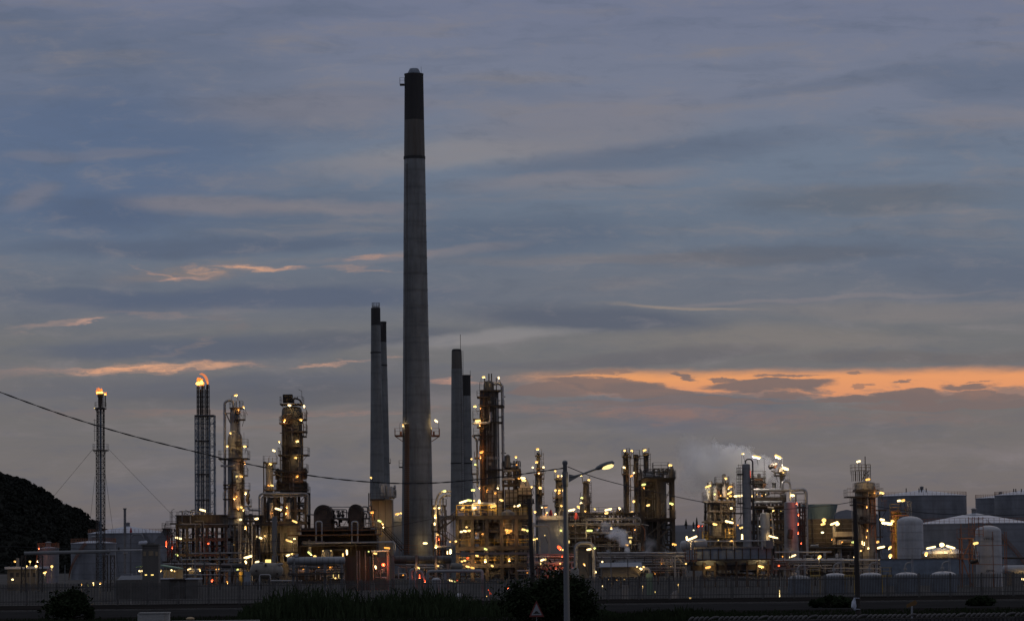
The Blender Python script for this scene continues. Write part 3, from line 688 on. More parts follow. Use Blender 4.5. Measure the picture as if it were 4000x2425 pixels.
# ------------------------------------------------------------------ street lamp, poles, cables
t = T('street_lamp', 'tall pale concrete street lamp with one angled arm and a lit head', 'street lamp', 2213, 170)
Y = 170; pb = W(2213, 2300, Y); pt = W(2216, 1797, Y); mb = t.mb()
mb.lathe(pb.x, Y, [(0, .17), (3, .155), (6, .135), (pt.z - .25, .115), (pt.z - .2, .15), (pt.z - .06, .14), (pt.z, .06)], 20); t.part('pole', mb, 'pole_grey', True)
mb = t.mb(); zb = W(2216, 1875, Y).z; mb.lathe(pb.x, Y, [(zb - .35, .16), (zb - .34, .165), (zb + .45, .165), (zb + .46, .16)], 16); t.part('clamp', mb, 'steel_grey', True)
mb = t.mb(); a = W(2222, 1858, Y); c = W(2330, 1831, Y); mb.tube(filet([W(2222, 1862, Y), W(2258, 1857, Y), c], .5), [.055] * 7, 10)
mb.add([a + Vector((0, -.02, .1)), a + Vector((0, -.02, -.35)), W(2262, 1856, Y) + Vector((0, -.02, -.06)), a + Vector((0, .02, .1)), a + Vector((0, .02, -.35)), W(2262, 1856, Y) + Vector((0, .02, -.06))], [(0, 1, 2), (5, 4, 3), (0, 3, 4, 1), (1, 4, 5, 2), (2, 5, 3, 0)])
t.part('arm', mb, 'pole_grey', True)
hp = [(2324, 1833, .05), (2334, 1829, .15), (2350, 1822, .20), (2372, 1814, .21), (2393, 1809, .19), (2398, 1812, .12)]
mb = t.mb(); mb.tube([W(x, y - 1, Y) for x, y, _ in hp], [r * .72 for *_, r in hp], 14); hd = t.part('lamp_head', mb, 'pole_grey', True)
mb = t.mb(); mb.tube([W(2352, 1829, Y - .02), W(2358, 1827, Y - .05), W(2376, 1822, Y - .06), W(2391, 1817, Y - .05), W(2396, 1815, Y - .02)], [.04, .10, .135, .11, .04], 12); t.part('bulb', mb, 'lens_glow', True, parent=hd)
al = bpy.data.lights.new('street_light', 'AREA'); al.size = .35; al.energy = 160; al.color = (1, .78, .45); ao = bpy.data.objects.new('street_light', al); COL.objects.link(ao); ao.parent = t.e; ao.location = W(2374, 1824, Y) + Vector((0, 0, -.12)) - t.loc

def wood_pole(p0, p1, Y, r, label):
    t = T('utility_pole', label, 'utility pole', p0[0], Y); b = W(*p0, Y); b.z = 0; a = W(*p1, Y); mb = t.mb()
    mb.tube([b, b.lerp(a, .5), a], [r * 1.2, r * 1.05, r * .85], 14); t.part('pole', mb, 'wood_pole', True)
    return t, a
t, _ = wood_pole((2088, 2390), (2066, 1947), 219, .15, 'dark wooden utility pole leaning slightly, rising out of the large bush')
mb = t.mb(); w = W(2066, 1962, 215)
for s in (-1, 1):
    mb.lathe(w.x + s * .3, 215, [(w.z - .05, .05), (w.z + .1, .08), (w.z + .14, .04), (w.z + .22, .07), (w.z + .26, .03)], 10)
mb.bar((w.x - .4, 215, w.z - .06), (w.x + .4, 215, w.z - .06), .07); t.part('insulator', mb, 'wood_pole')
t, _ = wood_pole((3353, 2405), (3338, 1945), 212, .16, 'dark wooden utility pole in front of the fence and a white rag at its foot')
mb = t.mb(); p = [(3334, 2335, .05), (3331, 2350, .15), (3331, 2368, .19), (3336, 2383, .05)]
mb.tube([W(x + 4, y, 212) + Vector((0, -.1, 0)) for x, y, _ in p], [r for *_, r in p], 10); rag = t.part('rag', mb, 'cloth_white', True)
mb = t.mb(); mb.bar(W(3334, 2334, 211.75), W(3358, 2335, 211.75), .04); t.part('strap', mb, 'cloth_white'); mb = t.mb(); mb.bar(W(3336, 2377, 211.75), W(3360, 2378, 211.75), .04); t.part('strap', mb, 'cloth_white')

def cable(pts, r, label, twist=False):
    """pts: (px, py, Y)"""
    P = [W(*p) for p in pts]; out = []
    for i in range(len(P) - 1):
        a = P[max(i - 1, 0)]; b = P[i]; c = P[i + 1]; d = P[min(i + 2, len(P) - 1)]
        for k in range(12):
            q = k / 12; out.append(.5 * ((2 * b) + (c - a) * q + (2 * a - 5 * b + 4 * c - d) * q * q + (-a + 3 * b - 3 * c + d) * q ** 3))
    out.append(P[-1]); mb = MB(P[0])
    if twist:
        for s in (0, math.pi):
            ln = 0; pts_ = []; prev = out[0]
            dense = []
            for a, b in zip(out[:-1], out[1:]):
                k = max(1, int((b - a).length / .22))
                dense += [a.lerp(b, j / k) for j in range(k)]
            for j, p in enumerate(dense):
                an = j * 1.0 + s; pts_.append(p + Vector((0, math.sin(an), math.cos(an))) * r * .75)
            mb.tube(pts_, r * .7, 5)
    else: mb.tube(out, r, 5)
    single('cable', label, 'cable', mb, 'cable_black')
cable([(-260, 1430, 150), (0, 1531, 155), (250, 1621, 158), (500, 1697, 160), (760, 1763, 162), (1000, 1818, 164), (1250, 1862, 166), (1500, 1885, 167), (1700, 1885, 168), (1900, 1868, 169), (2060, 1848, 169.6), (2212, 1826, 170)], .028, 'thick twisted cable sagging from the upper left to the street lamp', True)
cable([(2218, 1822, 170), (2320, 1862, 176), (2450, 1897, 184), (2600, 1930, 192), (2760, 1962, 199), (2960, 1988, 204), (3110, 1985, 207), (3230, 1975, 210), (3338, 1958, 212)], .024, 'cable from the street lamp to the pole with the white rag')
cable([(3340, 1960, 212), (3480, 1986, 214), (3640, 2004, 216), (3800, 2010, 218), (4000, 2009, 220), (4200, 1995, 222)], .024, 'cable running from the pole with the white rag out past the storage tanks')
cable([(2066, 1962, 215), (1900, 1988, 212), (1720, 2020, 210), (1500, 2061, 208), (1230, 2099, 206), (1000, 2118, 204), (650, 2138, 202), (300, 2142, 200), (-150, 2125, 198)], .016, 'thin low wire leading from the leaning wooden pole across the brown furnaces')

# ------------------------------------------------------------------ near things along the road
t = T('warning_sign', 'triangular red-bordered road warning sign with a black hump symbol', 'road sign', 2096, 203.5)
Y = 203.5; s = PX(Y); c0 = W(2096, 2408, Y); top_ = W(2094, 2343, Y)
hw = .50; h_ = top_.z - c0.z
mb = t.mb(); mb.tube([(c0.x, Y + .05, 0), (c0.x, Y + .05, c0.z + h_ * .6)], .04, 8); t.part('post', mb, 'steel_grey', True)
def tri(mb, k, y0, y1, dz=0):
    cx = c0.x; cz = c0.z + h_ * .36; P = [(cx - hw * k, cz - h_ * .36 * k), (cx + hw * k, cz - h_ * .36 * k), (cx, cz + h_ * .64 * k)]
    mb.add([(x, y, z) for y in (y0, y1) for x, z in P], [(0, 1, 2), (5, 4, 3), (0, 3, 4, 1), (1, 4, 5, 2), (2, 5, 3, 0)])
mb = t.mb(); tri(mb, 1.0, Y - .02, Y + .02); t.part('border', mb, 'sign_red')
mb = t.mb(); tri(mb, .70, Y - .028, Y - .0202); f_ = t.part('face', mb, 'sign_white')
mb = t.mb(); hump = [(-.27, 0), (-.20, .03), (-.12, .09), (-.07, .17), (.03, .19), (.08, .14), (.15, .06), (.26, .03), (.26, 0)]
zb = c0.z + h_ * .19; k = len(hump)
mb.add([(c0.x + a, Y - .036, zb + b) for a, b in hump] + [(c0.x + a, Y - .0282, zb + b) for a, b in hump], [tuple(range(k)), tuple(range(2 * k - 1, k - 1, -1))] + [(i, (i + 1) % k, k + (i + 1) % k, k + i) for i in range(k)])
t.part('symbol', mb, 'sign_black', parent=f_)

t = T('boundary_wall', 'whitewashed masonry wall block with rusty stains and a low coping', 'wall', 598, 150)
Y = 150; a = W(537, 2391, Y); b = W(659, 2393, Y); mb = t.mb(); mb.box(a.x, b.x, Y, Y + .6, 0, a.z - .06); t.part('pier', mb, 'whitewash')
mb = t.mb(); mb.box(a.x + .06, b.x + .03, Y - .04, Y + .64, a.z - .058, a.z); t.part('coping', mb, 'whitewash')
a = W(661, 2420, Y); b = W(1012, 2424, Y); mb = t.mb(); mb.box(a.x, b.x, Y + .1, Y + .45, 0, a.z - .05); t.part('low_wall', mb, 'whitewash')
t = T('bollard', 'round brownish bollard with a domed cap beside the whitewashed wall', 'bollard', 743, 148)
c = W(743, 2408, 148); mb = t.mb(); r = 17 * PX(148)
mb.lathe(c.x, 148, [(0, r * .9), (c.z - .12, r * .9)], 20); t.part('post', mb, 'concrete_warm', True)
mb = t.mb(); mb.lathe(c.x, 148, [(c.z - .12, r * .95), (c.z - .10, r), (c.z - .06, r * .95), (c.z - .02, r * .6), (c.z, r * .2)], 20); t.part('cap', mb, 'brass', True)

t = T('tiled_wall', 'dark boundary wall capped with a row of slanted roof tiles', 'wall', 3350, 120)
Y = 120; x0_ = W(2690, 2412, Y).x; x1_ = W(4200, 2385, Y).x; ztop = lambda x: W(2000 + x / Y * F, 2408 - (2000 + x / Y * F - 2690) * .0135, Y).z
mb = t.mb(); n = 16
for i in range(n):
    xa = x0_ + (x1_ - x0_) * i / n; xb = x0_ + (x1_ - x0_) * (i + 1) / n; z = ztop(xa) - .17
    mb.box(xa + .01, xb - .01, Y + .02, Y + .22, 0, z)
    for k in range(6): xx_ = xa + (xb - xa) * (k + .5) / 6; mb.box(xx_ - .05, xx_ + .05, Y - .03, Y + .0195, .1, z - .04)
t.part('wall_panel', mb, 'wall_dark')
x = x0_; g = random.Random(4); k = 0
tb = t.mb()
while x < x1_:
    z = ztop(x) - .17; long = (k % 9 == 4); l = .34 if long else .17
    P = []
    for j in range(5): q = j / 4; P.append((x + l * q * 1.25 + g.uniform(-.008, .008), Y - .05 + .05 * q, z + .02 + .12 * math.sin(q * 1.9) + (.015 if long else 0)))
    tb.tube(P, [.035, .05, .055, .05, .035], 8); x += .19 if not long else .40; k += 1
t.part('tile_coping', tb, 'roof_tile', True)
t = T('marker_post', 'small mustard arrow board on a short white post behind the tiled wall', 'marker', 3562, 200)
Y = 200; mb = t.mb(); c = W(3561, 2375, Y); mb.tube([(c.x, Y, 0), (c.x + .02, Y, W(3560, 2366, Y).z)], .06, 10); t.part('post', mb, 'sign_white', True)
mb = t.mb(); a = W(3541, 2366, Y); b = W(3576, 2352, Y); d = b - a; up = Vector((0, 0, .17)); P = [a - up * .6, b - up, b + Vector((.12, 0, -.02)), b + up, a + up * .6]
mb.add([p + Vector((0, -.02, 0)) for p in P] + [p + Vector((0, .02, 0)) for p in P], [(0, 1, 2, 3, 4), (9, 8, 7, 6, 5)] + [(i, (i + 1) % 5, 5 + (i + 1) % 5, 5 + i) for i in range(5)]); t.part('arrow_board', mb, 'mustard')
# ================================================================== CHIMNEYS
def rails_round(t, cx, py, w, Y, h=1.1, parent=None):
    c = W(cx, py, Y); r = w / 2 * PX(Y); mb = t.mb(); n = 14
    for i in range(n):
        a = 6.283 * i / n; b = 6.283 * (i + 1) / n; p = Vector((c.x + r * math.cos(a), Y + r * math.sin(a), c.z)); q = Vector((c.x + r * math.cos(b), Y + r * math.sin(b), c.z))
        mb.bar(p, p + Vector((0, 0, h)), .05)
        for hh in (h, h * .5): mb.bar(p + Vector((0, 0, hh)), q + Vector((0, 0, hh)), .05)
    return t.part('handrail', mb, 'steel_dark', parent=parent)

t = T('chimney', 'tallest concrete chimney with a black top and lit side platforms', 'chimney', 1630, 600)
Y = 600
def shaft(t, name, mat, pts, label=None, n=40):
    """pts (py, xl, xr): a tapering round shaft whose axis follows the photograph's slight lean"""
    mb = t.mb(); vs = []; fs = []
    for py, xl, xr in pts:
        yy2 = 2262 if py == 'g' else py
        c = W((xl + xr) / 2, yy2, t.Y); z = 0.0 if py == 'g' else c.z; r = (xr - xl) / 2 * PX(t.Y)
        for k in range(n): a = 2 * math.pi * k / n; vs.append((c.x + r * math.cos(a), t.Y + r * math.sin(a), z))
    for i in range(len(pts) - 1):
        for k in range(n): fs.append((i * n + k, (i + 1) * n + k, (i + 1) * n + (k + 1) % n, i * n + (k + 1) % n))
    fs.append(tuple(range(n - 1, -1, -1))); fs.append(tuple((len(pts) - 1) * n + k for k in range(n)))
    mb.add(vs, fs); return t.part(name, mb, mat, True, label=label)
shaft(t, 'cap', 'steel_blue', [(269, 1601, 1633), (272, 1599, 1636), (290, 1590, 1645), (297, 1589, 1646)])
shaft(t, 'top_band', 'soot', [(290, 1578, 1655), (298, 1580, 1654), (470, 1579, 1657)], 'soot-black top section')
shaft(t, 'upper_shaft', 'concrete_mid', [(470.4, 1579, 1657), (614, 1578, 1660)], 'brownish grey upper section')
shaft(t, 'ring', 'soot', [(612, 1576, 1662), (622, 1576, 1662)])
shaft(t, 'shaft', 'concrete', [(622.4, 1578, 1661), (900, 1576, 1666), (1200, 1575, 1672), (1500, 1573.5, 1679), (1750, 1572, 1686), (2000, 1570, 1691), ('g', 1568, 1696)])
# seams and the ladder strip down the left
xl = lambda py: interp(py, [(290, 1586), (2160, 1588)])
mb = t.mb()
for py in range(640, 2160, 9):
    a = W(xl(py), py, Y); b = W(xl(py + 9), py + 9, Y)
a = W(1592, 640, 596.9); b = W(1590, 2160, 595.6)
mb.bar(W(1587, 640, 597.6), W(1583, 1650, 596.6), .10); mb.bar(W(1592, 640, 597.2), W(1588, 1650, 596.4), .10)
t.part('conductor', mb, 'steel_dark')
mb = t.mb()
for k in range(4): mb.bar(W(1583 + k * 4.8, 1655, 596.5 - k * .35), W(1580 + k * 5.2, 2165, 595.7 - k * .4), .17)
for py in range(1660, 2165, 8): mb.bar(W(1582, py, 596), W(1599, py, 595), .12)
t.part('ladder', mb, 'rust_orange', label='rusty orange caged ladder')
for py in range(760, 2150, 62):
    i = interp(py, [(622, 41.5), (2160, 61.5)]) ; cxx = interp(py, [(622, 1619.5), (2160, 1631)])
    mb = t.mb(); c = W(cxx, py, Y); r = i * PX(Y) * 1.0
    mb.lathe(c.x, Y, [(c.z - .05, r), (c.z - .04, r + .03), (c.z + .04, r + .03), (c.z + .05, r)], 40); t.part('pour_ring', mb, 'concrete', True)
mb = t.mb(); mb.bar(W(1646, 300, 598), W(1645, 262, 598), .05); t.part('lightning_rod', mb, 'steel_dark')
plat(t, 330, 1562, 1580, Y, 1.6); plat(t, 1822, 1559, 1573, Y, 1.6)
for (xa, xb, px, sg) in ((1543, 1574, 1562, -1), (1686, 1717, 1712, 1)):
    plat(t, 1700, xa, xb, Y, 5.0, mat='orange_steel', railh=1.3, brace=False)
    mb = t.mb(); e = xb if sg < 0 else xa; o_ = xa if sg < 0 else xb
    for yy2 in (598.5, 601.5): mb.bar(W(o_, 1703, yy2), W(e, 1724, yy2), .14)
    t.part('brace', mb, 'orange_steel')
    mb = t.mb(); mb.box(W(e - 8 * (1 if sg < 0 else -1) - 3, 1690, 599).x, W(e - 8 * (1 if sg < 0 else -1) + 4, 1690, 599).x, 598.6, 599.4, W(e, 1699, 600).z, W(e, 1686, 600).z); t.part('junction_box', mb, 'orange_steel')
    pipe(t, [(px + (2 if sg > 0 else 0), 1700), (px + (2 if sg > 0 else 0), 1655), (px - 6 * sg, 1648)], 1.6, 'steel_grey', 'lamp_arm', dy=-2.4)
lamp(t, 1703.5, 1643.5, 16, 35, 'y', dy=-1.2, arm=False); lamp(t, 1574, 1660, 10, 80, 'y', 5, dy=-2.2, arm=False)  # left one is the glow on the wall, shaped as a glowing tube
lamp(t, 1685, 1672, 8, 80, 'd', 4, dy=-2.4, arm=False)
t2 = T('foundation_building', 'low windowless grey plinth building at the foot of the tallest chimney', 'building', 1605, 606)
mb = t2.mb(); a = W(1530, 2050, 616); b = W(1585, 2050, 616); mb.box(a.x, b.x, 612, 620, 0, W(1550, 2028, 616).z); t2.part('wall', mb, 'shed_grey')
mb = t2.mb(); mb.box(a.x - .3, b.x + .3, 611.7, 620.3, W(1550, 2038, 616).z, W(1550, 2022, 616).z + .3); t2.part('roof', mb, 'shed_roof')
plat(t2, 2021, 1535, 1572, 613, 2.5)
lamps(t2, [(1551.8, 2006.3, 18, -15), (1565.8, 2003.4, 9, 10)], Y=612)
lamps(t, [(1660.8, 2120.7, 18, 0)], dy=-5, arm=True)

def small_chimney(label, Y, parts, bands, group='smaller concrete chimneys'):
    t = T('chimney', label, 'chimney', (parts[0][2][0][1] + parts[0][2][0][2]) / 2, Y, group)
    for nm, mt, pts in parts: shaft(t, nm, mt, pts, n=28)
    for py, xl_, xr_ in bands: shaft(t, 'ring', 'soot', [(py - 2.5, xl_ - 1, xr_ + 1), (py + 2.5, xl_ - 1, xr_ + 1)], n=28)
    return t
t = small_chimney('concrete chimney with a railed black top, front one of the two beside the tallest chimney', 640,
    [('shaft', 'concrete', [(1270.4, 1449, 1486.5), (1600, 1447.5, 1493), (1915, 1445, 1502), ('g', 1444, 1506)]), ('top_band', 'soot', [(1203, 1449, 1485.5), (1270, 1449, 1486.5)])], [(1377, 1448, 1488)])
shaft(t, 'cap', 'steel_grey', [(1198, 1455, 1480), (1203.5, 1451, 1484)], n=24); rails_round(t, 1468, 1204, 30, 640); 
t = small_chimney('concrete chimney with a white-streaked black top, standing half behind its taller neighbour', 665,
    [('shaft', 'concrete', [(1336, 1481, 1510), (1600, 1483, 1517), (1915, 1483, 1524), ('g', 1481, 1528)]), ('top_band', 'soot_patchy', [(1256, 1482, 1509), (1335.6, 1481, 1510)])], [(1427, 1482, 1512), (1260, 1482, 1509)])
plat(t, 1806, 1519, 1526, 663, 1.2, railh=.8)
t = small_chimney('concrete chimney with a rounded top and a tall lightning rod', 640,
    [('shaft', 'concrete', [(1440, 1763, 1806), (1700, 1762, 1810), (1985, 1760, 1816), ('g', 1759, 1820)]), ('upper_shaft', 'concrete_mid', [(1372, 1764, 1803), (1440, 1763.5, 1805.5)]), ('cap', 'soot', [(1363, 1770, 1797), (1365, 1766, 1801), (1372, 1764, 1803)])], [(1809, 1761, 1811)])
mb = t.mb(); mb.bar(W(1799, 1366, 639), W(1798, 1306, 639), .10); t.part('lightning_rod', mb, 'steel_dark')
ladder(t, 1807, 1370, 1980, 637, .5, cage=False)
t = small_chimney('concrete chimney with a long black top, lower one beside the big column', 668,
    [('shaft', 'concrete', [(1545.4, 1803, 1839), (1750, 1803, 1843), (1985, 1801, 1850), ('g', 1799, 1855)]), ('top_band', 'soot', [(1466, 1804, 1838), (1545, 1803, 1839)])], [(1467, 1804, 1838), (1809, 1802, 1844)])
mb = t.mb(); mb.bar(W(1837, 1468, 667), W(1836.5, 1447, 667), .10); t.part('lightning_rod', mb, 'steel_dark')

# ================================================================== FLARES
def lattice(t, px, pyt, pyb, w, Y, mat='steel_dark', step=1.6, bw=.10, name='lattice_mast', wb=None):
    a = W(px, (pyt + pyb) / 2, Y); zt = W(px, pyt, Y).z; zb = 0.0 if pyb > 2240 else W(px, pyb, Y).z; h = w / 2 * PX(Y); mb = t.mb()
    C = [(-h, -h), (h, -h), (h, h), (-h, h)]
    for cx_, cy_ in C: mb.bar((a.x + cx_, Y + cy_, zb), (a.x + cx_, Y + cy_, zt), bw)
    z = zb; k = 0
    while z < zt - .2:
        z2 = min(z + step, zt)
        for i in range(4):
            p = C[i]; q = C[(i + 1) % 4]
            mb.bar((a.x + p[0], Y + p[1], z2), (a.x + q[0], Y + q[1], z2), bw * .7)
            s_, e_ = (p, q) if k % 2 else (q, p); mb.bar((a.x + s_[0], Y + s_[1], z), (a.x + e_[0], Y + e_[1], z2), bw * .6)
        z = z2; k += 1
    return t.part(name, mb, mat)
def flame(t, px, py, w, h, Y, seed, lean=0.0, core=True, mats=('flame_outer', 'flame_core')):
    g = random.Random(seed); c = W(px, py, Y); r = w / 2 * PX(Y); H = h * PX(Y); mb = t.mb()
    for k in range(13):
        a = g.uniform(0, 6.28); q = g.uniform(0, .8) * r; b = Vector((c.x + q * math.cos(a), Y + q * math.sin(a) * .5, c.z - .1)); hh = H * g.uniform(.35, 1.1); P = []; RR = []; lk_ = lean + g.uniform(-.35, .35)
        for i in range(8):
            s = i / 7; P.append(b + Vector((lk_ * hh * s * s + g.uniform(-.22, .22) * r, g.uniform(-.1, .1) * r, hh * s))); RR.append(r * g.uniform(.28, .5) * (math.sin(min(1, s * 1.7 + .25) * 1.57) * (1 - s) ** .6 + .03))
        mb.tube(P, RR, 7)
    o = t.part('flame', mb, mats[0], True)
    if core:
        cb_ = t.mb()
        for k in range(6):
            a = g.uniform(0, 6.28); q = g.uniform(.0, .75) * r; b = Vector((c.x + q * math.cos(a), Y - r * .75, c.z)); hh = H * g.uniform(.2, .5)
            cb_.tube([b, b + Vector((0, 0, hh * .35)), b + Vector((lean * hh * .3, 0, hh * .7)), b + Vector((lean * hh, 0, hh))], [r * .3, r * .42, r * .3, r * .05], 7)
        t.part('flame_core', cb_, mats[1], True, parent=o)
    return o
t = T('flare_stack', 'slim guyed flare mast with flames at its tip, beside the wooded hill', 'flare stack', 393, 640); Y = 640
lattice(t, 393, 1592, 1757, 27, Y, bw=.11, step=1.3); lattice(t, 393, 1757, 2260, 31, Y, bw=.12, step=1.3, name='lattice_mast')
cyl(t, 'riser_pipe', 'steel_blue', 393, [(1590, 9), ('g', 10)], Y, 12, cy=1900)
pipe(t, [(384, 1600), (384, 'g')], 4, 'steel_grey'); pipe(t, [(402, 1540), (402, 'g')], 3, 'steel_dark')
cyl(t, 'flare_tip', 'steel_dark', 391.5, [(1536, 22), (1550, 22), (1552, 14), (1590, 12)], Y, 16)
mb = t.mb()
for x_ in (384, 399): mb.bar(W(x_, 1548, Y - .3), W(x_, 1592, Y - .3), .09)
t.part('guide_tube', mb, 'steel_dark')
pipe(t, [(412, 1541), (412, 1590)], 4, 'steel_dark'); pipe(t, [(406.5, 1541), (406.5, 1590)], 2.5, 'steel_dark')
plat(t, 1594, 373, 413, Y, 2.4); plat(t, 1757, 366, 421, Y, 3.0); ladder(t, 373, 1636, 1724, Y - .8, .45)
flame(t, 391, 1537, 27, 22, Y, 1, -.15); flame(t, 412, 1542, 8, 13, Y, 5)
flame(t, 388, 1527, 16, 16, Y, 8, -.5, False, ('flame_tip', 'flame_tip'))
lamps(t, [(369, 1593.5, 4, 0, 'd')])
for (xa, ya, xb, yb, Yb) in ((366, 1750, 195, 1955, 660), (421, 1750, 675, 2012, 600), (371, 1860, 352, 2035, 690), (411, 1850, 440, 2060, 680)):
    m2 = t.mb(); p = W(xa, ya, Y); q = W(xb, yb, Yb); d = (q - p); tt = p.z / -d.z; m2.bar(p, p + d * tt, .05); t.part('guy_wire', m2, 'steel_dark')

t = T('flare_stack', 'broad cluster of black flare risers in a square lattice frame with two flames', 'flare stack', 800, 640); Y = 640
for cx_, yt in ((775, 1505), (793, 1503), (812, 1500)):
    lattice(t, cx_, yt + 4, 1625, 11.5, Y, bw=.085, step=1.0); cyl(t, 'riser_pipe', 'soot', cx_, [(yt, 6), ('g', 6)], Y, 10, cy=1760)
    lattice(t, cx_, 1625, 2010, 10.5, Y - .1, bw=.08, step=1.0, mat='steel_blue')
lattice(t, 802, 1622, 2015, 74, Y, 'steel_blue', 2.4, .11)
lattice(t, 829, 1624, 2015, 19, Y - 1.6, 'steel_blue', 1.9, .10); lattice(t, 769, 1624, 2015, 11, Y - 1.6, 'steel_blue', 1.9, .08)
for x_ in (783, 785, 802, 804, 821): pipe(t, [(x_, 1520 if x_ < 820 else 1600), (x_, 2015)], 2, 'steel_dark', 'steam_line')
plat(t, 1623, 764, 839, Y, 4.4, railh=0, brace=False)
for py in (1720, 1850, 1950): plat(t, py, 765, 820, Y, 3.6, railh=0, brace=False)
flame(t, 782, 1502, 33, 34, Y, 2, -.1); flame(t, 776, 1504, 16, 26, Y, 12, .1)
mb = t.mb(); P = [(812, 1499), (810, 1492), (808, 1484), (804, 1474), (797, 1465), (788, 1460), (779, 1461)]; mb.tube([W(x, y, Y) for x, y in P], [.12, .24, .30, .30, .27, .22, .08], 8); o = t.part('flame', mb, 'flame_tip', True)
mb = t.mb(); P = [(812, 1500), (811, 1494), (809, 1486)]; mb.tube([W(x, y, Y - .2) for x, y in P], [.10, .14, .04], 8); t.part('flame_core', mb, 'flame_outer', True, parent=o)

# ================================================================== TANKS
def tank(label, x0, x1, rim, apex, Y, group=None, name='storage_tank', wall='tank_blue', roof='tank_roof', rails=True, apexdx=0, kind='cone', base=0.0, catg='tank'):
    t = T(name, label, catg, (x0 + x1) / 2, Y, group); c = W((x0 + x1) / 2, (rim + 2200) / 2, Y); r = (x1 - x0) / 2 * PX(Y); z = W((x0 + x1) / 2, rim, Y).z; za = W((x0 + x1) / 2 + apexdx, apex, Y).z
    mb = t.mb(); mb.lathe(c.x, Y, [(0, r), (z, r)], 56)
    t.part('shell', mb, wall, True)
    hh = z / max(2, round(z / 2.4))
    for k in range(1, max(2, round(z / 2.4))):
        rb = t.mb(); rb.lathe(c.x, Y, [(k * hh - .04, r), (k * hh - .03, r + .025), (k * hh + .03, r + .025), (k * hh + .04, r)], 56); t.part('weld_seam', rb, wall, True)
    mb = t.mb()
    if kind == 'dome': prof = [(z + (za - z) * math.sin(a), max(.05, r * math.cos(a) * 1.0)) for a in (0, .35, .7, 1.05, 1.3, 1.5)]
    else: prof = [(z, r + .15), (z + .12, r + .15), (za, .3)]
    mb.lathe(c.x, Y, prof, 56); rf = t.part('roof', mb, roof, True)
    if kind != 'dome':
        mb = t.mb(); mb.lathe(c.x, Y, [(za - .1, .5), (za + .7, .5), (za + .8, .7), (za + 1.0, .2)], 12); t.part('roof_vent', mb, 'steel_grey', True, parent=rf)
    if rails:
        n = 64; rb = t.mb()
        for i in range(n):
            a = 6.283 * i / n; b = 6.283 * (i + 1) / n; p = Vector((c.x + r * math.cos(a), Y + r * math.sin(a), z)); q = Vector((c.x + r * math.cos(b), Y + r * math.sin(b), z))
            rb.bar(p, p + Vector((0, 0, 1.1)), .06)
            for hh2 in (1.1, .6): rb.bar(p + Vector((0, 0, hh2)), q + Vector((0, 0, hh2)), .05)
        t.part('handrail', rb, 'orange_steel')
    t.c = c; t.r = r; t.z = z
    return t
def spiral(t, a0, a1, mat='orange_steel'):
    mb = t.mb(); k = 40
    for i in range(k):
        a = a0 + (a1 - a0) * i / k; b = a0 + (a1 - a0) * (i + 1) / k; za = t.z * i / k; zb = t.z * (i + 1) / k; r = t.r + .5
        p = Vector((t.c.x + r * math.cos(a), t.Y + r * math.sin(a), za)); q = Vector((t.c.x + r * math.cos(b), t.Y + r * math.sin(b), zb))
        mb.bar(p, q, .12); mb.bar(p + Vector((0, 0, 1.0)), q + Vector((0, 0, 1.0)), .05); mb.bar(p, p + Vector((0, 0, 1.0)), .06)
    t.part('spiral_stair', mb, mat)
t = tank('wide grey-blue tank with a shallow cone roof, behind the thin vent stack', 346, 654, 2083, 2054, 790); spiral(t, -R(15), -R(60), 'tank_blue')
t = tank('grey-blue tank with an orange spiral stair, partly behind the slim flare mast', 278, 452, 2122, 2110, 690); spiral(t, R(196), R(262))
t = tank('smallest tank, lit orange down its side, behind the long raised pipe', 148, 230, 2142, 2134, 600); spiral(t, R(182), R(235)); 
pipe(t, [(193, 2134), (193, 2118)], 3, 'alu', 'vent')
lamps(t, [(152, 2141, 5, 90, 'r'), (146.6, 2191, 6, 90, 'y')], dy=-6, arm=False); lamp(t, 147.5, 2235, 5, 90, 'r', dy=-5, arm=False)  # both red lamps are added to redden the tank's left side
t = tank('huge grey-blue tank with a cone roof, behind the tall beige column with an antenna frame', 3432, 3776, 1938, 1912, 860); 
for x_ in (3540, 3590, 3600, 3618): pipe(t, [(x_, 1922), (x_, 1906)], 4, 'steel_dark', 'roof_valve', Y=845)
t = tank('grey-blue tank half hidden behind a larger one, far beyond the white vessels', 3814, 4010, 1946, 1932, 920)
t = tank('large grey-blue tank overlapping the one behind it at the picture edge', 3890, 4240, 1934, 1900, 860)
for x_ in (3960, 3968, 3990): pipe(t, [(x_, 1921), (x_, 1908)], 4, 'steel_dark', 'roof_valve', Y=850)
t = tank('broad nearer tank with a pale conical roof, behind the numbered white vessel', 3585, 4030, 2046, 2003, 620); spiral(t, -R(38), -R(88))
t = tank('low domed tank lit by two strip lights, behind the row of white dome-topped vessels', 3602, 3764, 2162, 2137, 430, wall='vessel_beige', kind='dome', rails=False)
lamps(t, [(3637, 2137.5, 38, -12), (3679.6, 2126.4, 20, 10, 'y', 16), (3713, 2135, 38, 17), (3713.6, 2147.7, 10, 0, 'd')], dy=-3.4)
mb = t.mb(); a = W(3600, 2178, 424); b = W(3770, 2178, 424); rail_mb(mb, [(a.x, 424.0, a.z), (b.x, 424.0, b.z)], 1.0); mb.box(a.x, b.x, 423.9, 425, a.z - .3, a.z); t.part('walkway', mb, 'orange_steel')

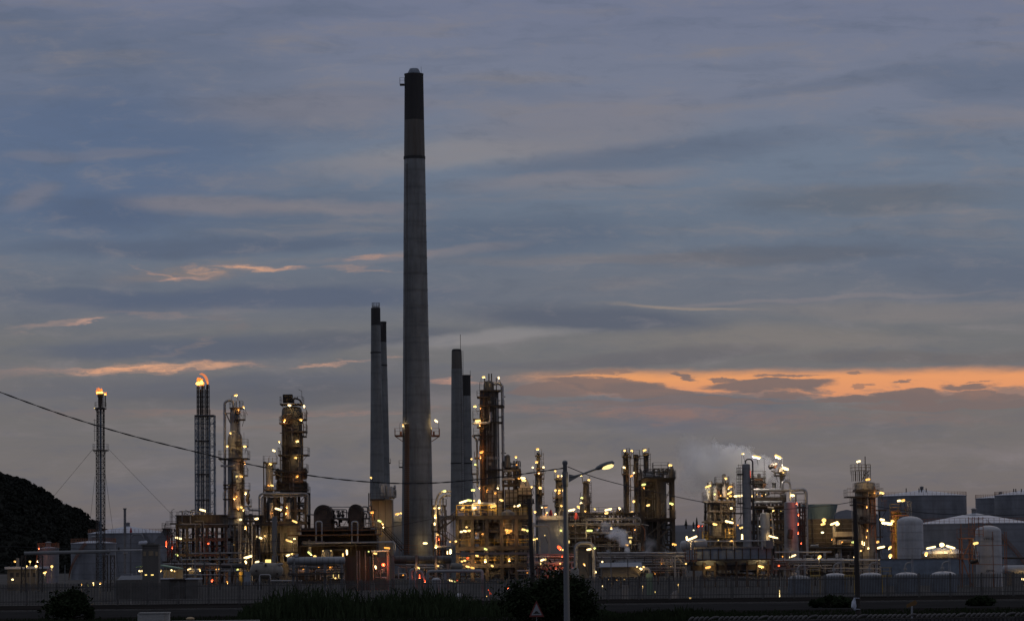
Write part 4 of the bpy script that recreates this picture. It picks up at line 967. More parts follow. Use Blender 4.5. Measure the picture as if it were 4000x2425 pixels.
def vessel(label, cx, w, top, Y, mat='vessel_white', dome=.45, name='pressure_vessel', group=None, bot='g', cy=None):
    t = T(name, label, 'vessel', cx, Y, group); cyl(t, 'shell', mat, cx, [(top + w * .2, w), (bot, w)], Y, 36, cy=cy or 2150, dome=dome, bands=4); return t
t = vessel('big white dome-topped vessel flushed pink on one side, next to an orange ladder tower', 3556.5, 102, 2018, 470); 
t = vessel('white dome-topped vessel painted V44106, behind orange ladder cages', 3862, 100, 2054, 372)
def text(t, s, px, py, hpx, Y, mat, parent=None):
    cu = bpy.data.curves.new('number', 'FONT'); cu.body = s; cu.size = hpx * PX(Y) * 1.35; cu.align_x = 'CENTER'; cu.extrude = .01
    o = bpy.data.objects.new('number', cu); COL.objects.link(o); o.parent = t.e; w = W(px, py, Y)
    o.location = w - t.loc; o.rotation_euler = (R(90), 0, 0); cu.materials.append(MT[mat])
    bpy.context.view_layer.update(); me = bpy.data.meshes.new_from_object(o); q = bpy.data.objects.new('number', me); COL.objects.link(q); q.parent = t.e; q.location = o.location; q.rotation_euler = o.rotation_euler
    bpy.data.objects.remove(o); q.name = 'number'; return q
text(t, 'V44106', 3862, 2107, 10, 372 - 50 * PX(372) - .03, 'sign_black'); text(t, 'V44106', 3868, 2231, 8, 372 - 50 * PX(372) - .03, 'sign_black')
for x_ in (3757, 3790): 
    pass
t = T('ladder_tower', 'orange steel access frame and ladders wrapped round the numbered white vessel', 'access tower', 3810, 368); Y = 368
frame(t, 3757, 3796, [2100, 2180], Y, 2.2, 1, mat='orange_steel', col=.12, braces=1, beam=.12)
for x_ in (3792, 3815, 3832): ladder(t, x_, 2018, 2095, Y, .5, 'orange_steel')
for x_ in (3877, 3923, 3930): pipe(t, [(x_, 2075), (x_, 2330)], 3, 'orange_steel', 'post', dy=-4 if x_ == 3877 else 0)
pipe(t, [(3800, 2130), (3930, 2128)], 2.5, 'orange_steel', 'rail', dy=-3.5); pipe(t, [(3800, 2203), (3930, 2204)], 2.5, 'orange_steel', 'rail', dy=-3.5)
plat(t, 2194, 3787, 3822, Y - 2, 1.5, mat='orange_steel'); mb = t.mb(); mb.hdrum(W(3792, 2195, Y - 3.2), W(3818, 2187, Y - 3.2), .22); t.part('valve', mb, 'steel_dark', True)
pipe(t, [(3758, 'g'), (3758, 2045)], 4, 'orange_steel', 'post'); pipe(t, [(3806, 2170), (3806, 2110), (3798, 2104)], 6, 'insulation')
lamps(t, [(3811.5, 2120.7, 22, -13, 'y', 10)], dy=-2.8)
t = T('horizontal_tank', 'long white horizontal tank at the picture edge beside the numbered vessel', 'tank', 3970, 380); mb = t.mb(); mb.hdrum(W(3922, 2224, 380), W(4080, 2222, 380), 17 * PX(380), 24); t.part('shell', mb, 'vessel_white', True)
for x_ in (3940, 4030):
    mb = t.mb(); p = W(x_, 2235, 380); mb.box(p.x - .3, p.x + .3, 379.3, 380.7, 0, p.z); t.part('saddle', mb, 'concrete_mid')
lamps(t, [(3995, 2260.5, 15, 10)], dy=-1.5)
t = T('pipe', 'dark red horizontal header pipe behind the numbered white vessel', 'pipe', 3960, 400); pipe(t, [(3915, 2178), (4100, 2180)], 8, 'rust'); pipe(t, [(4040, 2180), (4040, 'g')], 5, 'rust', 'support')
# row of dome-topped vessels just inside the fence
for i, (cx_, hw_, lab) in enumerate([(3122, 44, 'shaded white dome-topped vessel behind the fence, first of its row by yellow rails'), (3263, 47, 'white dome-topped vessel behind the fence, next before the tall wooden pole'),
        (3403, 47, 'white dome-topped vessel behind the fence, next after the tall wooden pole'), (3542, 47, 'white dome-topped vessel behind the fence, below the big pink-flushed vessel'), (3687, 50, 'white dome-topped vessel behind the fence, below the two strip lights')]):
    Y = 322; t = T('dome_vessel', lab, 'vessel', cx_, Y, 'white dome-topped vessels in a row behind the fence')
    top = [2244, 2236, 2234, 2233, 2230][i]; cyl(t, 'shell', 'steel_blue', cx_, [(top + 17, hw_ * 2), ('g', hw_ * 2)], Y, 36, cy=2290); cyl(t, 'domed_head', 'vessel_white', cx_, [(top + 15, hw_ * 2), (top + 16.8, hw_ * 2)], Y, 36, cy=2290, dome=.30)
    pipe(t, [(cx_ - 6, top + 4), (cx_ - 6, top - 26), (cx_ + 2, top - 36), (cx_ + 18, top - 38)], 6.5, 'insulation', 'relief_pipe', bend=1.0)
    for dx in (20, 25): pipe(t, [(cx_ + dx, top + 6), (cx_ + dx, top - 76)], 2.6, 'alu', 'vent_pipe', dy=.5)
    mb = t.mb(); a = W(cx_ - 6, top - 12, Y); mb.lathe(a.x, Y, [(a.z - .12, .14), (a.z - .1, .19), (a.z + .1, .19), (a.z + .12, .14)], 10); t.part('flange', mb, 'insulation', True)
for (x_, lab) in ((3186, 'yellow handrailed stair head just before the tall wooden pole'), (3318, 'yellow handrailed stair head half behind the tall wooden pole'), (3462, 'yellow handrailed stair head between the second and third bright domes')):
    t = T('access_stair', lab, 'stair', x_, 320, 'yellow stair heads between the domed vessels'); Y = 320; plat(t, 2244, x_ - 18, x_ + 18, Y, 1.4, mat='yellow_paint', railh=.75, brace=False)
    mb = t.mb()
    for s in (-.45, .45): mb.bar(W(x_, 2244, Y - .3) + Vector((s, 0, 0)), Vector((W(x_, 2244, Y).x + s, Y - .3, 0)), .07)
    t.part('leg', mb, 'yellow_paint')

# ================================================================== LEFT END, in front of the hill
t = T('raised_pipe', 'long thick pale pipe raised on lattice trestles in front of the hill', 'pipe', 250, 430); Y = 430
pipe(t, [(95, 2160), (432, 2152)], 15, 'pole_grey', 'pipe'); mb = t.mb(); mb.hdrum(W(421, 2153, Y - .3), W(424, 2153, Y - .3), .36); t.part('end_flange', mb, 'steel_grey', True)
pipe(t, [(432, 2149), (560, 2147)], 8, 'vessel_white', 'pipe', dy=.5)
for x_ in (92, 158, 412, 440): lattice(t, x_, 2168, 2260, 16, Y, 'steel_dark', 1.2, .08, 'trestle')
mb = t.mb(); mb.lathe(W(464, 2140, Y).x, Y, [(W(464, 2146, Y).z, .1), (W(464, 2141, Y).z, .2), (W(464, 2136, Y).z, .1)], 10); t.part('valve', mb, 'soot', True)
t = T('site_office', 'low pale flat-roofed building with a lit eave, lowest on the left below the hill', 'building', 90, 460); Y = 460
a = W(28, 2262, Y); b = W(150, 2262, Y); zt = W(90, 2221, Y).z; mb = t.mb(); mb.box(a.x, b.x, Y, Y + 8, 0, zt); t.part('wall', mb, 'concrete_mid')
mb = t.mb(); mb.box(a.x - .3, b.x + .3, Y - .5, Y + 8.4, zt + .002, zt + .35); t.part('roof', mb, 'tank_roof')
for k in range(5):
    x_ = 40 + k * 22; mb = t.mb(); p = W(x_, 2245, Y); mb.box(p.x, p.x + .5, Y - .03, Y + .05, W(x_, 2252, Y).z, W(x_, 2236, Y).z); t.part('window', mb, 'glass_dark')
mb = t.mb(); p = W(69, 2190, Y + 3); mb.bar((p.x, Y + 3, zt), (p.x, Y + 3, W(69, 2178, Y).z), .4); t.part('chimney_pipe', mb, 'concrete_warm')
lamps(t, [(58, 2192, 9), (104, 2210, 8), (49, 2262, 9), (146.5, 2210, 5)], dy=-4, arm=False)
def lamp_post(label, px, py, Y, rows, group='small lamp posts among the tanks and hill'):
    t = T('lamp_post', label, 'lamp post', px, Y, group); pipe(t, [(px, 'g'), (px, py)], 3, 'pole_grey', 'post')
    for r_ in rows: lamp(t, *r_, dy=-.3, arm=False)
lamp_post('lamp post with a white light, in front of the small office below the hill', 117, 2194, 440, [(117, 2192, 9)])
lamp_post('lamp post with a yellow-white light before the orange-lit tank', 140, 2212, 438, [(140.3, 2210, 9, 0, 'y', 8)])
lamp_post('brightest lamp post in front of the smallest tank', 202, 2214, 436, [(202.5, 2211, 11, 0, 'y', 10)])
lamp_post('lamp post with a slanted strip light beside the orange-lit tank', 176, 2238, 434, [(174, 2235, 18, -20, 'y', 6)])
lamp_post('unlit pale lamp post between the two smaller tanks', 254, 2205, 430, [])
lamp_post('unlit pale lamp post just past the slim flare mast', 415, 2203, 330, [])
lamp_post('unlit pale mast in front of the thin vent stack', 450, 2215, 325, [])
for i, (x_, y_, l_) in enumerate([(318, 2281, 'dimmest of the small lights peeping over the fence below the slim flare mast'), (343, 2284, 'greenish light peeping over the fence, second from the hill'), (364, 2276, 'upper light over the fence, with a second light just below it'), (364.5, 2282, 'lower light over the fence, just below another light'), (392, 2278, 'light over the fence below the slim flare mast, farthest from the hill')]):
    lamp_post(l_, x_, y_, 312, [(x_, y_, [5, 8, 6, 7, 8][i], [0, 0, 90, 0, 90][i], 'y')], 'small lights peeping over the fence')
t = T('vent_stack', 'thin grey vent stack with a flanged top in front of the widest left tank', 'vent stack', 487, 450); cyl(t, 'pipe', 'steel_grey', 488, [(1988, 10), ('g', 10.5)], 450, 14, cy=2100); cyl(t, 'flange', 'steel_grey', 487.5, [(1984, 15), (1988, 15)], 450, 14)
cyl(t, 'collar', 'insulation', 490, [(2156, 18), (2161, 18)], 450, 14)
t = T('cone_beacon', 'dark red cone on a thin post in front of the widest left tank', 'marker', 511, 452); cyl(t, 'cone', 'red_paint', 511.5, [(2059, 2.5), (2064, 5), (2077, 11), (2079, 10)], 452, 12); pipe(t, [(511, 2079), (511, 'g')], 2.5, 'steel_dark', 'post')
t = T('watchtower', 'square dark concrete watchtower with small lit windows and a flat overhanging roof', 'tower', 586, 338); Y = 338
a = W(556, 2200, Y); b = W(619, 2200, Y); zt = W(586, 2129, Y).z; mb = t.mb(); mb.box(a.x, b.x, Y, Y + 1.9, 0, zt); wl = t.part('wall', mb, 'concrete_mid')
mb = t.mb(); a2 = W(550, 2127, Y); b2 = W(621, 2127, Y); mb.box(a2.x, b2.x, Y - .15, Y + 2.05, zt + .002, W(586, 2124, Y).z); mb.box(a2.x + .6, b2.x - .6, Y + .3, Y + 1.6, W(586, 2124, Y).z + .002, W(586, 2120, Y).z); t.part('roof', mb, 'concrete_mid')
for (xa, xb, ya, yb, mt) in ((560, 570, 2153, 2170, 'window_dim'), (581, 599, 2151, 2169, 'window_dim'), (607, 617, 2153, 2170, 'window_dim'), (566, 574, 2242, 2246, 'window_lit'), (590, 600, 2242, 2246, 'window_lit')):
    mb = t.mb(); p = W(xa, ya, Y); q = W(xb, yb, Y); mb.box(p.x, q.x, Y - .03, Y + .02, q.z, p.z); fr = t.part('window', mb, mt)
t = T('covered_shed', 'pale low-roofed shed with a small raised hatch, beside the watchtower', 'shed', 505, 345); Y = 345
a = W(448, 2270, Y); b = W(587, 2270, Y); mb = t.mb(); mb.box(a.x, b.x, Y, Y + 4, 0, W(500, 2264, Y).z); t.part('wall', mb, 'concrete_mid')
p = W(456, 2262, Y); q = W(547, 2262, Y); z0 = W(500, 2263, Y).z + .003; z1 = W(500, 2247, Y).z; mb = t.mb(); mb.taper(p.x, q.x, Y + .2, Y + 3.8, z0, p.x + .35, q.x - .1, Y + .8, Y + 3, z1); mb.box(p.x + .6, p.x + 1.5, Y + 1.2, Y + 2.4, z1 + .002, z1 + .2); t.part('roof', mb, 'tank_blue')
t = T('covered_shed', 'two long low pale roofs joined by a dark red lean-to, beyond the watchtower', 'shed', 700, 345)
for (xa, xb, mt) in ((622, 663, 'tank_roof'), (725, 775, 'tank_roof'), (665, 722, 'rust')):
    p = W(xa, 2275, Y); q = W(xb, 2275, Y); zt = W(xa, 2262 if mt != 'rust' else 2264, Y).z; mb = t.mb(); mb.box(p.x, q.x, Y + .01, Y + 4, 0, zt); wl = t.part('wall', mb, 'concrete_mid' if mt != 'rust' else 'rust'); mb = t.mb(); mb.box(p.x - .1, q.x + .05, Y - .1, Y + 4.1, zt + .002, zt + .12); t.part('roof', mb, mt)
t = T('gate_canopy', 'warmly lit walkway canopy with a pale green roof, behind the watchtower', 'canopy', 620, 400); Y = 400
for (xa, xb, ya, yb) in ((530, 556, 2216, 2211), (622, 700, 2209, 2222)):
    p = W(xa, ya, Y); q = W(xb, yb, Y); mb = t.mb(); mb.add([(p.x, Y, p.z), (q.x, Y, q.z), (q.x, Y + 5, q.z), (p.x, Y + 5, p.z), (p.x, Y, p.z + .15), (q.x, Y, q.z + .15), (q.x, Y + 5, q.z + .15), (p.x, Y + 5, p.z + .15)], [(3, 2, 1, 0), (4, 5, 6, 7), (0, 1, 5, 4), (1, 2, 6, 5), (2, 3, 7, 6), (3, 0, 4, 7)]); t.part('roof', mb, 'green_paint')
    mb = t.mb(); mb.box(p.x, q.x, Y + 4.6, Y + 4.8, 0, min(p.z, q.z) - .1); t.part('wall', mb, 'vessel_beige')
for x_ in (532, 552, 629, 650, 661, 684): pipe(t, [(x_, 'g'), (x_, 2219)], 3, 'insulation', 'post', dy=.3)
lamps(t, [(544.5, 2228.8, 7), (553, 2228.8, 7), (628.7, 2227.5, 8, 90), (622, 2227, 8, 90), (670, 2225.9, 8, 30), (682.8, 2229.7, 8, 30)], dy=.8, arm=False)

# ================================================================== UNIT UNDER THE FLARE CLUSTER
t = T('process_structure', 'brown open steel unit with an overhanging top deck, below the flare cluster', 'process unit', 790, 525); Y = 525
frame(t, 692, 885, [2047, 2100, 2160, 2210], Y, 10, 5, braces=.35, col=.45, beam=.55)
mb = t.mb(); p = W(690, 2045, Y); q = W(872, 2045, Y); mb.box(p.x, q.x, Y - .6, Y + 9, W(780, 2044, Y).z, W(780, 2014, Y).z); t.part('top_tank', mb, 'rust')
mb = t.mb(); mb.box(p.x - .2, q.x + .4, Y - .8, Y + 9.2, W(780, 2013.9, Y).z, W(780, 2010, Y).z); t.part('roof_edge', mb, 'steel_dark')
for k in range(10): mb = t.mb(); x_ = p.x + (q.x - p.x) * (k + .5) / 10; mb.box(x_ - .1, x_ + .1, Y - .75, Y - .602, W(780, 2043, Y).z, W(780, 2015, Y).z); t.part('stiffener', mb, 'rust')
plat(t, 2042, 669, 694, Y, 4, railh=1.9); pipe(t, [(671, 2042), (671, 1992), (681, 1987)], 2, 'steel_dark', 'lamp_arm'); pipe(t, [(733, 2010), (738, 1998), (723, 1990)], 2, 'steel_dark', 'lamp_arm')
for pts, d in (([(712, 2012), (712, 1994)], 5), ([(709, 2005), (716, 2005)], 3), ([(744, 2046), (744, 1993), (763, 1990)], 5), ([(752, 2012), (752, 1999), (779, 1999), (779, 2010)], 4), ([(720, 2012), (720, 2002), (734, 2008)], 4),
               ([(711, 1996), (711, 2044), (785, 2045), (785, 2250)], 3), ([(760, 2034), (795, 2034), (795, 2160)], 3.5), ([(763, 2046), (763, 2170)], 3), ([(888, 2160), (888, 2067), (1020, 2067)], 5)):
    pipe(t, pts, d, 'steel_grey', dy=-1.0)
clutter(t, 700, 880, 2055, 2255, 34, Y, 8, 11, drums=3)
clutter(t, 700, 880, 1996, 2012, 5, Y, 6, 12, vert=.6, dmax=5)
lamps(t, [(791.5, 1991.6, 25, 15), (697, 2100.7, 27, 15), (691, 2166.8, 13, 30), (813.7, 2122, 8, 0, 'r'), (851.9, 2223.4, 20, 0), (828.4, 2266.3, 10, -60, 'r'), (887.8, 2273, 10, 60, 'a')])
t = T('flash_drum', 'drum seen end-on with its pale head lit, low below the flare cluster', 'vessel', 760, 470); Y = 470
mb = t.mb(); c = W(757, 2231, Y); r = 14 * PX(Y); mb.hdrum((c.x - .3, Y, c.z), (c.x + .15, Y + 3, c.z), r, 20); t.part('shell', mb, 'vessel_beige', True)
mb = t.mb(); mb.box(c.x - .4, c.x + .4, Y + .4, Y + .9, 0, c.z - r * .8); t.part('saddle', mb, 'concrete_warm'); pipe(t, [(752, 2215), (752, 2185), (763, 2184)], 4, 'insulation')
lamps(t, [(733, 2224.3, 7), (739, 2221, 6), (744.7, 2219, 6), (778.8, 2223.4, 13, 45)], dy=-1.2)
t = T('scaffold', 'thin scaffold tower filled with pipes between the watchtower and the brown unit', 'scaffold', 670, 500)
frame(t, 655, 690, [2062, 2085, 2110, 2140, 2170, 2200], 500, 3, 2, col=.12, beam=.1, braces=.9, deckplate=False); clutter(t, 655, 690, 2065, 2250, 10, 500, 3, 3, dmax=5)
lamps(t, [(649.5, 2123, 22, 90, 'r', 4), (672.6, 2137.5, 8, 90, 'r', 3.5)], dy=-1)  # long red one is a red-lit edge, its light put in as glow
t = T('rounded_vessel', 'pale rounded vessel fed by a curved pipe, before the widest left tank', 'vessel', 560, 480); mb = t.mb(); mb.hdrum(W(545, 2122, 480), W(572, 2119, 480), 9 * PX(480)); t.part('shell', mb, 'tank_roof', True); pipe(t, [(515, 2100), (518, 2087), (552, 2085), (560, 2098), (562, 2112)], 7, 'tank_blue'); pipe(t, [(555, 2128), (555, 'g')], 8, 'steel_grey', 'support')
t = T('stair_head', 'small railed platform on top of the slanted duct beside the widest left tank', 'platform', 650, 560); plat(t, 2062, 635, 666, 560, 2.5, railh=.9); mb = t.mb(); p0 = W(640, 2064, 560); p1 = W(665, 2064, 560); q0 = W(590, 2130, 560); q1 = W(655, 2130, 560); mb.add([p0, p1, q1, q0] + [v + Vector((0, 3, 0)) for v in (p0, p1, q1, q0)], [(0, 1, 2, 3), (7, 6, 5, 4), (0, 3, 7, 4), (1, 5, 6, 2), (0, 4, 5, 1)]); t.part('duct', mb, 'tank_blue'); pipe(t, [(644, 2062), (644, 2049), (647, 2044)], 4, 'steel_dark'); pipe(t, [(655, 2064), (655, 'g')], 6, 'steel_dark', 'support')
t = T('pipe_rack', 'low pipe rack crossing below the brown unit with two pale pipes', 'pipe rack', 800, 440); Y = 440
pipe(t, [(745, 2160), (960, 2158)], 5, 'insulation'); pipe(t, [(712, 2183), (712, 2260)], 4, 'steel_grey'); pipe(t, [(712, 2184), (960, 2182)], 5.5, 'insulation'); pipe(t, [(762, 'g'), (762, 2185)], 5, 'insulation', 'support')
for x_ in (730, 860, 950): pipe(t, [(x_, 'g'), (x_, 2150)], 5, 'steel_dark', 'support')
clutter(t, 640, 960, 2190, 2262, 26, Y, 6, 21, dmax=6, drums=1)
lamps(t, [(917, 2126.7, 8)], Y=510)

# ================================================================== COLUMN A (left narrow tower with swan-neck pipe)
t = T('distillation_column', 'narrow stepped column with a bulging waist and a swan-neck overhead pipe', 'column', 922, 560); Y = 560
cyl(t, 'upper_shell', 'vessel_grey', 917.5, [(1597, 37), (1686, 37)], Y, cy=1640, dome=.25, bands=4)
cyl(t, 'bulge', 'vessel_beige', 918, [(1686, 37), (1697, 50), (1712, 58), (1738, 58), (1743, 54)], Y, cy=1715)
cyl(t, 'mid_shell', 'vessel_beige', 920, [(1743.5, 56), (1788, 56)], Y, cy=1765)
cyl(t, 'shell', 'vessel_grey', 922, [(1790, 64), ('g', 64)], Y, cy=1930, bands=9)
pipe(t, [(880, 'g'), (880, 1573), (886, 1565), (902, 1562), (912, 1570), (914, 1590)], 11, 'alu', 'overhead_pipe', dy=-.4, bend=1.0)
pipe(t, [(871, 1614), (901, 1614)], 4, 'steel_dark', 'pipe_guide'); pipe(t, [(884, 1616), (900, 1652)], 4, 'steel_dark', 'pipe_guide')
pipe(t, [(862, 1819), (900, 1819), (915, 1812)], 9, 'alu', 'side_pipe', dy=-2.4); pipe(t, [(893, 1890), (893, 2040)], 5, 'steel_grey', dy=-2)
plat(t, 1592, 899, 948, Y, 3.2, railh=1.2); plat(t, 1637, 920, 957, Y, 2.6); plat(t, 1741, 930, 968, Y, 3.2); plat(t, 1790, 858, 972, Y, 5.5, railh=1.35); plat(t, 1855, 945, 967, Y, 2.4); plat(t, 1912, 928, 975, Y, 3.0); plat(t, 1892, 875, 926, Y, 3.6, railh=0); plat(t, 1975, 948, 981, Y, 3.0)
for x_ in (909, 923, 937): pipe(t, [(x_, 1592), (x_, 1566)], 3.4, 'steel_dark', 'vent_pipe')
pipe(t, [(952, 1640), (952, 1590)], 1.4, 'steel_dark', 'lamp_arm'); pipe(t, [(905, 1566), (905, 1547), (914, 1543)], 1.4, 'steel_grey', 'lamp_arm'); pipe(t, [(953, 1735), (953, 1688)], 1.3, 'steel_grey', 'antenna')
ladder(t, 949, 1800, 1980, Y - 2.2); ladder(t, 932, 1600, 1740, Y - 1.6, cage=False)
for (x_, y_, d_) in ((931, 1613, 12), (938, 1767, 11), (909, 1755, 9)):
    mb = t.mb(); w_ = W(x_, y_, Y); mb.tube([(w_.x, Y, w_.z), (w_.x, Y - 1.75, w_.z)], d_ / 2 * PX(Y), 12); t.part('manhole', mb, 'steel_dark', True)
for (x_, y_) in ((970, 1935), (970, 1960), (966, 1950)): 
    mb = t.mb(); w_ = W(x_, y_, Y - 1.4); mb.lathe(w_.x, w_.y, [(w_.z - .5, .12), (w_.z - .2, .3), (w_.z + .2, .3), (w_.z + .6, .1)], 10); t.part('valve', mb, 'steel_dark', True)
pipe(t, [(972, 1975), (972, 1915)], 3, 'steel_dark', 'valve_stem')
wrap(t, 922, 62, 1795, 2035, 1, n=14); wrap(t, 918, 50, 1700, 1785, 2, n=5, plats=False); wrap(t, 917, 36, 1600, 1680, 3, n=5, plats=False)
lamps(t, [(921, 1543.7, 15, -15), (951.5, 1590, 9, 60), (931.6, 1600, 7, 0, 'a'), (900, 1691, 8, -30, 'y'), (888, 1742.5, 10), (956, 1743, 14, 3), (955.5, 1808, 10, 45, 'a'), (942, 1860, 13, 10), (924, 1860, 8, 0, 'd'), (959.6, 1924.7, 10, 90), (924, 1938.6, 8, 0, 'a'), (916, 1946, 7, 90, 'a'), (942.8, 1980.8, 11, 20), (951, 1990.7, 9, -60), (939.6, 2029, 12, -10)])  # dim one beside the mid-height lamp is a streak reflection, shaped as glow
lamp(t, 930, 1986, 7, 0, 'a')
t = T('process_structure', 'narrow braced stair tower with tall lit legs, below the swan-neck column', 'process unit', 960, 500); Y = 500
frame(t, 918, 992, [2046, 2110, 2165, 2222], Y, 8, 3, braces=.8, col=.28, beam=.3); 
for x_ in (932, 937, 941, 984): pipe(t, [(x_, 2040), (x_ + (3 if x_ < 940 else 0), 'g')], 2.6 if x_ < 980 else 5, 'insulation', 'leg', dy=-.8)
mb = t.mb(); rail_mb(mb, [tuple(W(957, 2165, Y - 1)), tuple(W(962, 2090, Y - 1))], .9); mb.bar(W(957, 2165, Y - 1), W(963, 2090, Y - 1), .2); mb.bar(W(973, 2165, Y - 1), W(970, 2100, Y - 1), .15); t.part('stair', mb, 'steel_grey')
clutter(t, 900, 1000, 2050, 2262, 26, Y, 7, 31, drums=2)
mb = t.mb(); p = W(935, 2260, Y - 2); q = W(950, 2225, Y - 2); mb.box(p.x, q.x, Y - 2.6, Y - 2, 0, q.z); rail_mb(mb, [(p.x, Y - 2.6, q.z), (q.x, Y - 2.6, q.z)], .8); t.part('stair_box', mb, 'yellow_paint')
mb = t.mb(); p = W(951, 2258, Y - 3); q = W(979, 2231, Y - 3); mb.box(p.x, q.x, Y - 3.6, Y - 2.62, 0, q.z); t.part('cabinet', mb, 'steel_blue')
lamps(t, [(959, 2059.7, 13, 85), (1002, 2025, 16, -12), (967, 2174.7, 37, -17, 'y', 9), (960, 2193.5, 13, 60), (1004.4, 2193.5, 17, -15), (927.5, 2225, 12, -55)], dy=-3.2)
t = T('pipe_bridge', 'short pipe bridge with valves between the swan-neck column and the reactor tower', 'pipe rack', 985, 545); Y = 545
pipe(t, [(968, 1975), (972, 1991), (1018, 1992)], 7, 'insulation'); frame(t, 955, 1020, [2010, 2030], Y, 4, 3, braces=.3, deckplate=False); clutter(t, 955, 1020, 1996, 2040, 8, Y, 3, 5)

# ================================================================== COLUMN B (reactor tower)
t = T('reactor_tower', 'thick floodlit tower with a dark louvred box on top and wide platforms', 'column', 1140, 560); Y = 560
cyl(t, 'shell', 'vessel_brown', 1141, [(1597, 76), (1610, 80), (1775, 82), (1930, 88)], Y, 30, cy=1760, dome=.28, bands=9)
a = W(1106.5, 1575, Y); b = W(1143, 1575, Y); mb = t.mb(); mb.box(a.x, b.x, Y - 1.2, Y + 1, W(1120, 1573, Y).z, W(1120, 1541, Y).z); bx = t.part('louvre_box', mb, 'soot')
for k in range(9): mb = t.mb(); z = W(1120, 1571 - k * 3.4, Y).z; mb.box(a.x + .06, b.x - .06, Y - 1.3, Y - 1.202, z, z + .07); t.part('louvre', mb, 'steel_dark', parent=bx)
plat(t, 1578, 1097, 1184, Y, 5, railh=1.25); pipe(t, [(1146, 1576), (1146, 1557), (1155, 1555), (1172, 1562), (1178, 1575)], 7, 'steel_dark', 'overhead_pipe'); pipe(t, [(1162, 1560), (1162, 1549)], 3, 'steel_dark')
pipe(t, [(1179, 1555), (1179, 1527), (1166, 1521)], 1.6, 'steel_dark', 'lamp_arm')
plat(t, 1637, 1176, 1198, Y, 3); mb = t.mb(); p = W(1196.5, 1600, Y - 1.3); mb.bar(p, W(1196.5, 1700, Y - 1.3), .1); t.part('post', mb, 'steel_dark')
plat(t, 1638, 1100, 1180, Y, 5.0, railh=.6, brace=False); plat(t, 1685, 1118, 1198, Y, 5.4, railh=1.2, brace=False); plat(t, 1703, 1180, 1197, Y, 3, railh=.9)
plat(t, 1776, 1090, 1206, Y, 5.8, railh=1.25); plat(t, 1841, 1073, 1201, Y, 5.8, railh=1.25); plat(t, 1913, 1076, 1202, Y, 5.8, railh=1.2)
pipe(t, [(1177, 1610), (1182, 1612), (1182, 1650), (1186, 1660), (1186, 1702)], 3.5, 'steel_dark', dy=-2.2)
pipe(t, [(1182, 1700), (1182, 1925)], 4.5, 'steel_dark', dy=-2.2); pipe(t, [(1095, 1760), (1095, 1925)], 4, 'steel_dark', dy=-2.2)
pipe(t, [(1123, 1640), (1121, 1925)], 3, 'rust', dy=-2.4); pipe(t, [(1117, 1640), (1116, 1925)], 3, 'rust', dy=-2.3); ladder(t, 1111, 1640, 1900, Y - 2.2)
for (x_, y_) in ((1085, 1850), (1191, 1848), (1192, 1900), (1089, 1895)):
    mb = t.mb(); w_ = W(x_, y_, Y - .5); mb.lathe(w_.x, w_.y, [(w_.z - 1.1, .25), (w_.z - .8, .45), (w_.z + .6, .45), (w_.z + 1.0, .2)], 12); t.part('valve', mb, 'steel_dark', True)
for (x_, y_, d_) in ((1161, 1758, 13), (1133, 1820, 10), (1162, 1824, 10), (1158, 1670, 12), (1150, 1895, 11)):
    mb = t.mb(); w_ = W(x_, y_, Y); mb.tube([(w_.x, Y, w_.z), (w_.x, Y - 2.15, w_.z)], d_ / 2 * PX(Y), 12); t.part('manhole', mb, 'vessel_dark', True)
mb = t.mb(); p = W(1143, 1850, Y - 2.3); q = W(1160, 1870, Y - 2.3); mb.bar(p, q, .16); mb.bar(W(1168, 1850, Y - 2.3), W(1152, 1870, Y - 2.3), .16); mb.bar(W(1146, 1870, Y - 2.3), W(1146, 1920, Y - 2.3), .2); t.part('hopper', mb, 'insulation')
wrap(t, 1141, 82, 1600, 1925, 4, n=24)
lamps(t, [(1130.6, 1582.7, 14, 8), (1188, 1586, 10, 60), (1112.6, 1639, 8, 45, 'a'), (1110, 1645, 7, 90, 'a'), (1175, 1639.6, 12, 3), (1161, 1722.6, 14, -15), (1090.5, 1725, 8, 45), (1154.8, 1787, 12, -20), (1161, 1860, 11, -25, 'a')], dy=-3.4)
t = T('stripper_column', 'small column with a railed crown and a dark side pipe, against the reactor tower', 'column', 1052, 556); Y = 556
cyl(t, 'shell', 'vessel_beige', 1052.5, [(1812, 30), (1935, 28)], Y, cy=1870, dome=.3, bands=5); plat(t, 1806, 1030, 1081, Y, 3, railh=1.15); pipe(t, [(1040, 1806), (1030, 1803), (1029, 1812), (1029, 1925)], 5, 'steel_dark', bend=.6)
for x_ in (1049, 1065): pipe(t, [(x_, 1806), (x_, 1786)], 2, 'steel_dark', 'vent_pipe')
pipe(t, [(1066, 1855), (1080, 1852), (1095, 1855)], 7, 'steel_dark', dy=-1); pipe(t, [(1074, 1870), (1096, 1868)], 3, 'steel_dark', dy=-1); plat(t, 1912, 1035, 1078, Y, 2.5, railh=.8)
lamps(t, [(1069.7, 1759.5, 14, 25), (1056.3, 1811.7, 13, 15), (1062, 1895.4, 13, 15), (1048.6, 1895, 7, 0, 'a')])
t = T('reactor_structure', 'steel table with pipe bends and rounded brown ducts carrying the reactor tower', 'process unit', 1110, 552); Y = 552
for x_, k in ((1014, -1), (1204, 1)): pass
pipe(t, [(1014, 2060), (1014, 1934), (1024, 1927), (1195, 1927), (1204, 1934), (1204, 2010)], 9, 'insulation', 'header_pipe', dy=-2.6); pipe(t, [(1024, 2060), (1024, 1938), (1190, 1936), (1198, 1942), (1198, 2010)], 6, 'steel_grey', 'header_pipe', dy=-2.2)
frame(t, 1035, 1195, [1922, 1988, 2036], Y, 9, 4, braces=.5, col=.5, beam=.5)
